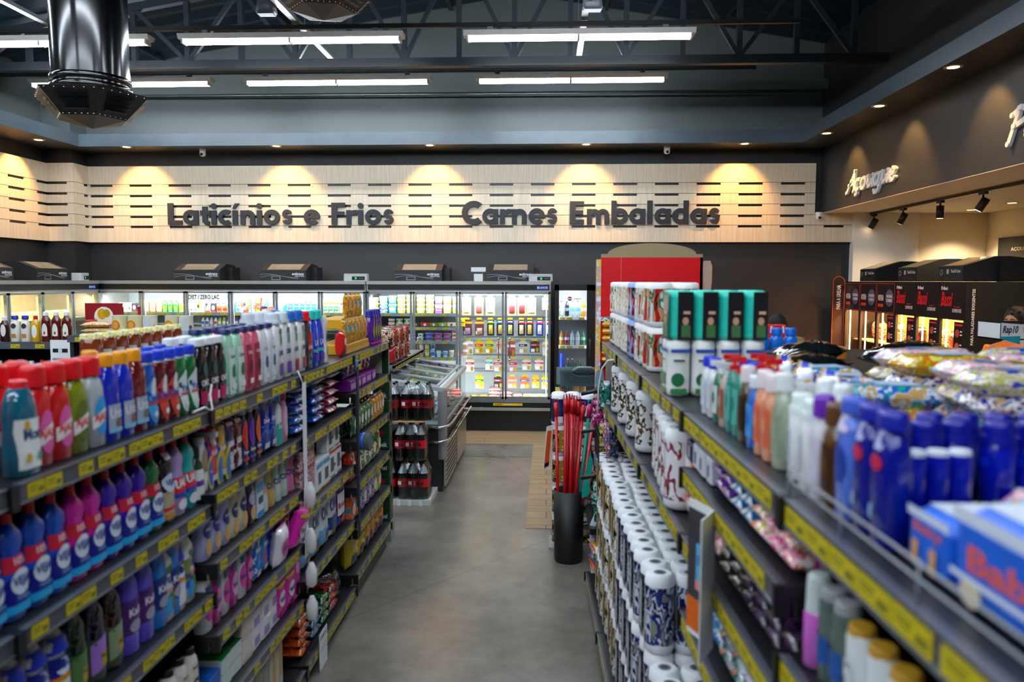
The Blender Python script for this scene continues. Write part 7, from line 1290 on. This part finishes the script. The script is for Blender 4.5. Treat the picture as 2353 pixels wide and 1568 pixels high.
GRB = carton('beer_box', .13, .13, .19, '#103c24', (('t', 'nek', .1, .2, .5, .2, '#e8ece8'), ('e', .05, .68, .13, .12, '#b81c20'), ('r', -.5, .45, -.38, 1, '#7c8c80')), (('e', 0, .6, .2, .14, '#b81c20'),)); GR2 = carton('beer_box', .13, .13, .19, '#0f3a22', (('t', 'Hei', .1, .25, .5, .2, '#e8ece8'), ('r', -.5, .0, -.38, .5, '#7c8c80')), (('e', 0, .6, .2, .14, '#b81c20'),))
for i in range(6): put(GRB if i % 2 else GR2, -1.29, 6.05, .155 + i * .193, .05 * (i % 2), f'dark green beer box with white letters, {ORD[i]} from the bottom of the column', 'beer boxes at the gondola end')
m = MB(); m.box(-1.36, -1.22, 5.98, 6.12, 0, .15, GREYP); single('box_stand', m, 'grey metal stand under the column of beer boxes', 'stand')
m = MB(); m.box(-1.62, -1.2, 5.86, 5.875, 1.28, 1.56, mt('#c8c4b8', .4)); m.box(-1.25, -1.2, 5.858, 5.86, 1.32, 1.54, mt('#14301c', .4)); single('end_poster', m, 'narrow grey and green poster at the end of left gondola', 'poster')
t = thing('island_freezer', 'long island freezer with sloping glass lids and chrome bumpers', 'freezer', (-.98, 7.46, 0), 0); Lf = 1.95; Wf = 1.6
m = MB(); m.box(-Wf, -.03, .0, Lf, 0, .62, BLK2); m.box(-Wf, -.02, -.01, .0, .62, .66, ALU); part('freezer_body', m, t)
m = MB(); m.loft([(.32, .045, .045, 3), (1.0, .045, .045, 3)], mt('#a8adb0', .35, metal=.5), 20, c=(-.03, .03)); part('corner_post', m, t)
m = MB(); m.bar((-.02, 0, 1.0), (-.02, Lf, 1.0), .05, mt('#c4cacc', .3, metal=.4), .035); m.bar((-.02, 0, 1.0), (-Wf, 0, 1.22), .04, mt('#c4cacc', .3, metal=.4)); m.bar((-.02, Lf, 1.0), (-Wf, Lf, 1.22), .04, mt('#c4cacc', .3, metal=.4)); m.bar((-.02, 0, .66), (-.02, Lf, .66), .04, mt('#c4cacc', .3, metal=.4)); part('top_frame', m, t)
m = MB(); m.add([(-.01, .04, .66), (-.01, Lf, .66), (-.01, Lf, .99), (-.01, .04, .99)], [(0, 1, 2, 3)], glass('#e8f4f2', .1)); m.add([(-.06, -.0, .66), (-Wf, -.0, .66), (-Wf, -.0, 1.2), (-.06, 0, .99)], [(0, 1, 2, 3)], glass('#e8f4f2', .1)); part('side_glass', m, t)
for k in range(4):
    y0, y1 = .04 + k * .47, .04 + k * .47 + .44
    zf = lambda x: 1.0 + .22 * (-x) / Wf
    m = MB(); 
    for yv in (y0, y1): m.bar((-.08, yv, zf(-.08) + .02), (-1.0, yv, zf(-1.0) + .02), .035, mt('#b8c0c2', .35), .015)
    m.bar((-.08, y0, zf(-.08) + .02), (-.08, y1, zf(-.08) + .02), .03, mt('#b8c0c2', .35), .015); m.box(-.62, -.52, y0 - .02, y0 + .015, zf(-.57) + .03, zf(-.57) + .045, GREYP); d = part('lid', m, t)
    g = MB(); g.add([(-.08, y0, zf(-.08) + .02), (-1.0, y0, zf(-1) + .02), (-1.0, y1, zf(-1) + .02), (-.08, y1, zf(-.08) + .02)], [(0, 1, 2, 3)], glass('#dff0ee', .15)); part('glass_pane', g, d)
for z in (.5, .64):
    m = MB(); m.tube([(-.3, -.05, z), (-.06, -.06, z), (.03, -.04, z + .015), (.05, .05, z + .02), (.06, Lf, z + .02)], .013, CHROME, 8); m.box(-.26, -.17, -.07, -.0, z - .03, z + .03, GREYP); [m.box(-.01, .06, yv, yv + .04, z + .005, z + .035, CHROME) for yv in (.5, 1.1, 1.7)]; part('bumper_rail', m, t)
m = MB(); PF = prt('#a8a49c #a8a49c #282828 #282828', 40, .35, 2, 'vor', (1, 1, 1)); m.box(-.02, .0, .02, .9, .05, .46, INOX); m.box(-.02, .0, 1.0, Lf, .05, .46, INOX)
for r_ in range(8):
    for k in range(20): m.box(.0, .002, .06 + k * .041 + (r_ % 2) * .015, .085 + k * .041 + (r_ % 2) * .015, .09 + r_ * .044, .108 + r_ * .044, BLACK)
part('vent_grille', m, t, 'perforated steel grille')
m = MB(); m.box(-Wf, -.04, .03, Lf, .655, .66, mt('#c8ccc8', .4)); part('freezer_well', m, t)
FZ = [prt('#3c5cb8 #e8ecf4 #d83c3c', 16, .2, 1), prt('#7c50b8 #e8e0f0', 14, .2, 2), prt('#e0b828 #c83028 #f0ece0', 14, .2, 3), prt('#a83828 #e8b8a0 #7c2418', 18, .2, 4)]
fw = ['blue and red', 'violet', 'yellow and red', 'reddish brown']
for i in range(4):
    for j in range(4):
        put(pouch('frozen_food_pack', .22, .08, .2, FZ[(i + j) % 4], (), i, flatl=True), -1.12 - i * .25, 7.75 + j * .44, .78 if i else .70, .1 * (j - 1), f'{fw[(i + j) % 4]} frozen food pack, {ORD[i]} from the aisle, {ORD[j]} lid from camera', 'frozen food packs in the island freezer')
m = MB(); m.box(-2.0, -1.3, 7.55, 8.9, .665, .77, mt('#b8bcb8', .5)); single('freezer_basket', m, 'grey basket tray inside the island freezer', 'basket')
m = MB(); m.box(-1.95, -1.48, 7.5, 9.3, 1.2, 1.225, ALU); m.box(-1.5, -1.48, 7.5, 9.3, 1.17, 1.235, LIP); s = single('over_shelf', m, 'narrow shelf above the island freezer carrying cakes', 'shelf'); [part('price_tag', TAGF, s, None, (-1.478, 7.6 + k * .13, 1.18), pi / 2) for k in range(12)]
CKB = carton('cake_tray', .17, .14, .06, '#2c1c1c', (('r', -.45, .1, .45, .8, '#6c5048'), ('r', -.5, .82, .5, 1, '#d8d8d4')), (), (('r', -.46, .04, .46, .96, '#8c7468'),)); CKR = pouch('biscuit_bag', .15, .09, .17, prt('#8c1018 #a81824 #2c4c2c #c8a888', 7, .2, 1), (), 2); CKN = pouch('biscuit_bag', .15, .08, .14, prt('#18140f #2c2018 #c82840 #d8a888', 12, .2, 2), (('e', 0, .5, .3, .16, '#d82c48'), ('t', 'Panco', 0, .5, .4, .1, '#fff')), 3); CKW = pouch('biscuit_bag', .15, .09, .16, prt('#b89470 #6c4430 #d8c8b0 #401818', 9, .2, 3), (), 4)
for j in range(4):
    for s_ in range(3): put(CKB, -1.72, 7.6 + j * .2, 1.227 + s_ * .062, .05, f'dark cake in a clear tray, {ORD[j]} stack from the camera, {ORD[s_]} up', 'trays of cake above the island freezer')
    put(CKN, -1.74, 7.62 + j * .2, 1.227 + .19, .1 * j, f'black biscuit bag with pink oval on stack {ORD[j]} from the camera', 'black biscuit bags')
for j in range(6): put((CKR, CKW)[j % 2], -1.56, 7.62 + j * .16, 1.227 + (j % 2) * .02, .2, f'{("red and green", "beige and brown")[j % 2]} biscuit bag at the shelf edge, {ORD[j]} from camera', 'biscuit bags above the freezer'); put((CKW, CKR)[j % 2], -1.57, 7.6 + j * .16, 1.227 + .17, .1, f'{("beige", "crimson")[j % 2]} biscuit bag, upper layer, {ORD[j]} from camera', 'biscuit bags above the freezer')
# ------------------------------------------------------------------ left background: tins, ketchup rack, biscuit stand
def rack(x0, x1, y, zs, label, depth=.4):
    t = thing('shelf_rack', label, 'shelving', (x0, y, 0)); L = x1 - x0
    m = MB(); m.box(0, L, depth, depth + .03, 0, zs[0], SHELF); part('back_panel', m, t)
    for x in (0, L - .03): m = MB(); m.box(x, x + .03, 0.02, depth, 0, zs[0], BLK2); part('side_panel', m, t)
    for z in zs:
        m = MB(); m.box(0, L, 0, depth, z - .02, z, SHELF); m.box(0, L, -.012, 0, z - .05, z + .004, LIP); s = part('shelf', m, t)
        x = .1
        while x < L - .05: part('price_tag', TAGF, s, None, (x, -.0125, z - .042)); x += .2
rack(-4.5, -3.7, 6.0, [1.555, 1.2], 'dark shelf rack of sauces at the left picture edge')
KT = bottle('ketchup_bottle', 'shoulder', .07, .05, .24, '#5c1408', '#e8e8e8', ('c', .6, .12), (('e', 0, .4, .3, .22, '#dfe8dc'), ('r', -.3, .2, .3, .45, '#e4ece0'), ('e', 0, .3, .1, .05, '#c82020')), n=14)
MY = bottle('mayonnaise_bottle', 'shoulder', .068, .05, .21, '#ece8dc', '#1434a8', ('c', .8, .14), (('e', 0, .6, .3, .1, '#30343c'), ('r', -.25, .15, .25, .3, '#b87838')), n=14); MS = bottle('mustard_bottle', 'shoulder', .068, .05, .21, '#d8a810', '#c01818', ('c', .5, .14), (('e', 0, .4, .3, .25, '#f0ece0'),), n=14); BB_ = bottle('barbecue_sauce_bottle', 'shoulder', .068, .05, .2, '#2c0c0c', '#e8e8e8', ('c', .6, .14), (('e', 0, .45, .3, .25, '#e8e4e0'),), n=14)
x = -4.42
for p, wd in ((BB_, 'dark sauce bottle'), (BB_, 'second dark sauce bottle'), (MY, 'white sauce bottle with blue cap'), (MY, 'second white sauce bottle with blue cap'), (MS, 'yellow mustard bottle with red cap'), (KT, 'ketchup bottle with tomato label'), (KT, 'second ketchup bottle with tomato label'), (KT, 'third ketchup bottle with tomato label')):
    put(p, x, 6.07, 1.556, 0, f'{wd} on the sauce rack'); x += .085
x = -4.4
for i in range(8): put((BB_, MS, MY)[i % 3], x, 6.08, 1.201, 0, f'sauce bottle on the lower rack shelf, {ORD[i]} from left', 'lower rack sauce bottles'); x += .088
t = thing('shelf_leaflet', 'white offer sheet with a black ribbon emblem on the sauce rack', 'leaflet', (-3.82, 5.965, 1.32)); m = MB(); m.box(-.08, .08, -.002, .002, 0, .26, PAPER); part('sheet', m, t); l = MB(); draw(l, [('r', -.38, .62, -.08, .74, '#202428'), ('r', .08, .62, .38, .74, '#202428'), ('e', 0, .68, .1, .1, '#d8dce0'), ('t', 'HEINZ KETCHUP', 0, .42, .8, .07, '#606468'), ('t', 'TRADICIONAL', 0, .24, .7, .06, '#707478')], lambda u, v, L: (u, -.002 - OFF * L, v), .16, .26); part('sheet_print', l, t)
rack(-3.62, -2.62, 5.75, [1.63, 1.25], 'dark shelf rack of large cream tins behind the honey jars')
TN = bottle('milk_powder_tin', 'tin', .105, .105, .15, '#e8dca8', '#a8b0b4', ('w', .98, .03), (('e', -.1, .5, .3, .26, '#c87818'), ('e', -.1, .5, .2, .18, '#e8a040'), ('r', -.46, .04, -.3, .2, '#88a8c8'), ('r', .25, .05, .5, .3, '#8cb0b8')), n=20, cat='tin', capname='lid'); TN2 = bottle('milk_powder_tin', 'tin', .105, .105, .15, '#e8e4d4', '#a8b0b4', ('w', .98, .03), (('r', -.4, .3, .2, .85, '#c8d0d4'), ('r', -.45, .05, .45, .25, '#8cb4bc'), ('e', .38, .4, .08, .12, '#605080')), n=20, cat='tin', capname='lid')
for i, x in enumerate((-3.27, -3.15, -3.03, -2.86, -2.75)):
    put(TN if i in (0, 1, 3) else TN2, x, 5.85, 1.631, .1, f'large cream tin with {"orange fruit" if i in (0, 1, 3) else "white label"} picture, {ORD[i]} from left', 'large cream tins')
for i in range(6): put(TN2, -3.5 + i * .14, 5.86, 1.251, .1, f'cream tin on the lower shelf, {ORD[i]} from left', 'lower cream tins')
t = thing('biscuit_stand', 'red wire display stand with a printed header, left background', 'display stand', (-4.22, 6.98, 0)); RW = mt('#a80c18', .4)
m = MB(); [m.box(x, x + .02, y, y + .02, 0, 1.8, RW) for x in (0, .33) for y in (0, .3)]; [m.box(0, .35, 0, .32, z, z + .015, RW) for z in (.3, .7, 1.1, 1.35)]; part('stand_frame', m, t)
m = MB(); m.box(0, .35, -.005, .005, 1.53, 1.84, mt('#8c0c18', .4)); h = part('header_sign', m, t); l = MB(); draw(l, [('e', 0, .6, .26, .3, '#f0e8d8'), ('e', -.05, .68, .12, .16, '#c8a020'), ('e', .08, .7, .09, .12, '#b8901c'), ('t', 'PRÉSIDENT', -.03, .36, .76, .22, '#f4f0ec')], lambda u, v, L: (.175 + u, -.005 - OFF * L, 1.53 + v), .35, .31); part('header_print', l, h)
WF_ = pouch('waffle_pack', .24, .05, .2, prt('#d8a868 #e8c890 #b87c3c #f0dcb0', 22, .4, 3), (), 5, flatl=True)
for i in range(5): put(WF_, -3.88 + .01 * (i % 2), 6.6, 1.437 + i * .05, .1 * (i - 2), f'golden waffle pack in front of the red stand, {ORD[i]} up', 'stacked waffle packs')
m = MB(); m.box(-4.05, -3.7, 6.45, 6.75, 1.40, 1.435, CARD); m.box(-4.03, -3.72, 6.47, 6.73, 0, 1.40, BLK2); single('waffle_table', m, 'dark plinth with card top under the stacked waffle packs', 'table')
put(carton('orange_box', .06, .1, .3, '#c8400c', (('r', -.4, .5, .4, .9, '#201814'),)), -4.12, 6.9, 1.39, 0, 'narrow orange and black box beside the red stand')
put(pouch('pastry_bag', .1, .07, .1, prt('#e8a878 #f0d0b0 #4c1860', 10, .3, 1), (), 4), -1.85, 5.1, 1.765, 0, 'peach and purple pastry bag showing above the pink bottles')
m = MB(); m.box(-1.98, -1.7, 4.85, 5.4, 1.592, 1.765, CARD); single('card_carton', m, 'brown carton under the pastry bag behind the bottles', 'carton')
# ------------------------------------------------------------------ wrap display on the right
t = thing('wrap_display', 'white and teal printed tray display on a black wire stand', 'display stand', (3.27, 5.8, 0)); m = MB(); [m.box(x, x + .02, .2, .22, 0, 1.7, BLACK) for x in (.3, .7)]; [m.box(.0, .8, .2, .21, z, z + .01, BLACK) for z in (.5, .9, 1.3)]; [m.box(.3 + k * .05, .304 + k * .05, .2, .205, .5, 1.5, BLACK) for k in range(9)]; part('wire_stand', m, t)
m = MB(); m.box(.0, .62, 0, .3, 1.63, 1.64, BLK2); m.prism([(0, 1.64), (.14, 1.6), (.14, 1.745), (0, 1.755)], 'y', .0, .004, PAPER); m.box(.14, .62, -.0, .004, 1.61, 1.745, PAPER); m.box(.0, .004, 0, .3, 1.63, 1.75, PAPER); m.box(0, .62, .296, .3, 1.63, 1.755, BLK2); tr = part('tray', m, t)
l = MB(); draw(l, [('t', 'Rap10', .07, 1.70, .11, .07, 0, .25, '#1c2c38'), ('p', ((.0, 1.64), (.14, 1.6), (.14, 1.66), (.0, 1.655)), '#18a0b8'), ('p', ((.145, 1.612), (.62, 1.612), (.62, 1.66), (.3, 1.64)), '#18a0b8'), ('r', .16, 1.69, .34, 1.73, '#e8508c'), ('t', 'AGORA TEM', .25, 1.715, .14, .014, '#401030'), ('t', 'Rap10', .25, 1.698, .14, .016, '#401030'), ('e', .42, 1.7, .09, .035, '#e8b870'), ('e', .42, 1.715, .08, .02, '#8cac48'), ('e', .38, 1.655, .03, .03, '#2c1450')] + [('p', ((.36 + k * .012, 1.66), (.368 + k * .012, 1.66), (.37 + k * .02, 1.71), (.36 + k * .02, 1.71)), '#2c1450') for k in range(4)], lambda u, v, L: (u, -.0005 - OFF * L, v)); part('tray_print', l, tr)
HP_ = hpack('wrap_bread_pack', .2, .24, '#d8b88c', None, '', (('r', -.5, .6, .5, 1, '#e85c18'),))
for i in range(10): put(HP_, 3.22 + i * .036, 5.98, 1.5, pi / 2 - .25, f'wrap bread pack with orange top hanging on the display, {ORD[i]} from left', 'wrap bread packs on hooks')
m = MB(); m.tube([(3.17, 5.98, 1.515), (3.65, 5.98, 1.515)], .004, BLACK, 6); single('hook_rod', m, 'black rod carrying the hanging wrap bread packs', 'rod')
# ------------------------------------------------------------------ two shoppers mostly hidden by the shelves
def skin(name, pts, edges, rad, mat, parent, sub=2, root=0):
    me = bpy.data.meshes.new(name); me.from_pydata([Vector(p) for p in pts], edges, []); o = link(name, me, parent)
    md = o.modifiers.new('Skin', 'SKIN'); md.use_smooth_shade = True
    for i, v in enumerate(me.skin_vertices[0].data): r = rad[i]; v.radius = r if isinstance(r, tuple) else (r, r); v.use_root = (i == root)
    sb = o.modifiers.new('Subdivision', 'SUBSURF'); sb.levels = sb.render_levels = sub
    me.materials.append(mat)
    return o
def person(x, y, rz, H, label, shirt, trousers, hairc='#0c0806', skinc='#a87858', hair_len=.0):
    t = thing('person', label, 'person', (x, y, 0), rz); k = H / 1.75; SK = mt(skinc, .55, noise=.05)
    P = [(0, 0, .95), (0, 0, 1.1), (0, 0, 1.28), (0, .0, 1.42), (0, 0, 1.50), (0, -.01, 1.56)]; E = [(0, 1), (1, 2), (2, 3), (3, 4), (4, 5)]; Rd = [(.15, .11), (.135, .1), (.16, .11), (.13, .09), (.055, .055), (.055, .06)]
    for s in (-1, 1):
        b = len(P); P += [(s * .19, 0, 1.40), (s * .24, .01, 1.12), (s * .22, -.1, .9), (s * .21, -.16, .84)]; E += [(3, b), (b, b + 1), (b + 1, b + 2), (b + 2, b + 3)]; Rd += [.055, .042, .03, (.038, .018)]
        for f, (fx_, fl_) in enumerate(((-.03, .07), (-.01, .085), (.01, .08), (.028, .065))):
            q = len(P); P += [(s * .21 + fx_, -.18, .82), (s * .21 + fx_ * 1.2, -.195, .82 - fl_ * .5), (s * .21 + fx_ * 1.2, -.19, .82 - fl_)]; E += [(b + 3, q), (q, q + 1), (q + 1, q + 2)]; Rd += [.009, .0085, .007]
        q = len(P); P += [(s * .21 - s * .045, -.17, .85), (s * .21 - s * .055, -.2, .82)]; E += [(b + 3, q), (q, q + 1)]; Rd += [.011, .009]
        b = len(P); P += [(s * .09, 0, .88), (s * .1, .0, .5), (s * .1, .02, .1), (s * .1, -.06, .04), (s * .1, -.14, .03)]; E += [(0, b), (b, b + 1), (b + 1, b + 2), (b + 2, b + 3), (b + 3, b + 4)]; Rd += [.085, .058, .04, .04, .03]
    o = skin('body', [(a * k, b_ * k, c * k) for a, b_, c in P], E, [tuple(v * k for v in r) if isinstance(r, tuple) else r * k for r in Rd], SK, t)
    hd = MB(); cz = 1.64 * k
    rg = []
    for i in range(15):
        a = -90 + 180 * i / 14; z = cz + .118 * k * sin(radians(a)); c = cos(radians(a)); jaw = .82 if a < -20 else 1
        rg.append((z, max(.004, .076 * k * c * jaw), max(.004, .095 * k * c * (.9 if a < -20 else 1)), 2.1))
    hd.loft(rg, SK, 20); 
    hd.loft([(cz - .03 * k, .006, .006, 2, 0, -.095 * k), (cz - .028 * k, .016, .02, 2, 0, -.095 * k), (cz + .01 * k, .009, .01, 2, 0, -.092 * k)], SK, 10)
    for s in (-1, 1): hd.loft([(cz - .035 * k, .004, .01, 2, s * .076 * k, .01), (cz, .012, .022, 2, s * .08 * k, .01), (cz + .025 * k, .006, .014, 2, s * .078 * k, .01)], SK, 8)
    hm = part('head', hd, t)
    f = MB(); [f.loft([(cz - .0 * k, .012, .006, 2, s * .03 * k, -.088 * k), (cz + .014 * k, .014, .008, 2, s * .03 * k, -.088 * k)], mt('#f0ece8', .3), 8) for s in (-1, 1)]; [f.loft([(cz + .002, .005, .004, 2, s * .03 * k, -.094 * k), (cz + .012 * k, .005, .004, 2, s * .03 * k, -.094 * k)], mt('#20140c', .3), 8) for s in (-1, 1)]
    [f.box(s * .03 * k - .016, s * .03 * k + .016, -.1 * k, -.09 * k, cz + .028 * k, cz + .034 * k, mt(hairc, .8)) for s in (-1, 1)]; f.box(-.022, .022, -.094 * k, -.08 * k, cz - .062 * k, cz - .055 * k, mt('#8c4038', .5)); part('face_features', f, hm)
    h = MB(); rg = []
    for i in range(12):
        a = -5 + 95 * i / 11; rg.append((cz + .03 * k + .108 * k * sin(radians(a)), max(.006, .088 * k * cos(radians(a))), max(.006, .1 * k * cos(radians(a))), 2.1, 0, .016 * k))
    h.loft(rg, mt(hairc, .75, noise=.3, scale=60), 22)
    h.loft([(cz - (.06 + hair_len) * k, .07 * k, .04 * k, 2.2, 0, .06 * k), (cz + .03 * k, .086 * k, .07 * k, 2.1, 0, .045 * k), (cz + .06 * k, .082 * k, .07 * k, 2.1, 0, .04 * k)], mt(hairc, .75, noise=.3, scale=60), 22)
    for j in range(0 if hair_len else 40):
        a = R.uniform(0, 2 * pi); e = R.uniform(.3, 1.3); p = Vector((.084 * k * cos(a) * cos(e), .096 * k * sin(a) * cos(e) + .016, cz + .03 * k + .104 * k * sin(e))); h.tube([p - Vector((0, 0, .012)), p + Vector((cos(a) * .006, sin(a) * .006, .004)), p + Vector((cos(a) * .016, sin(a) * .016, .0))], [.016, .011, .003], mt(hairc, .75, noise=.3, scale=60), 6)
    part('hair', h, hm)
    s_ = MB(); s_.loft([(.86 * k, .19 * k, .14 * k, 2.4), (1.1 * k, .175 * k, .13 * k, 2.4), (1.3 * k, .205 * k, .14 * k, 2.4), (1.42 * k, .19 * k, .12 * k, 2.2), (1.47 * k, .09 * k, .085 * k, 2)], mt(shirt, .85), 24)
    for s in (-1, 1): s_.tube([(s * .17 * k, 0, 1.41 * k), (s * .225 * k, .0, 1.28 * k), (s * .25 * k, .01, 1.14 * k)], [.08 * k, .07 * k, .065 * k], mt(shirt, .85), 12)
    part('shirt', s_, t)
    tr = MB(); tr.loft([(.8 * k, .17 * k, .13 * k, 2.4), (.9 * k, .18 * k, .135 * k, 2.4)], mt(trousers, .8), 20)
    for s in (-1, 1): tr.tube([(s * .09 * k, 0, .86 * k), (s * .1 * k, 0, .5 * k), (s * .1 * k, .02, .09 * k)], [.1 * k, .075 * k, .06 * k], mt(trousers, .8), 14)
    part('trousers', tr, t)
    sh = MB(); [sh.loft([(0, .045, .12, 2.4, s * .1 * k, -.05), (.05, .045, .11, 2.4, s * .1 * k, -.045), (.09, .04, .05, 2.2, s * .1 * k, .01)], BLK2, 14) for s in (-1, 1)]; part('shoes', sh, t)
person(4.07, 7.0, -pi / 2 + .5, 1.81, 'dark haired person in an orange top behind the printed tray display', '#e07010', '#20242c')
person(2.2, 7.6, pi, 1.72, 'person with long black hair seen from behind before the dark wall', '#30343c', '#20242c', '#060505', hair_len=.12)
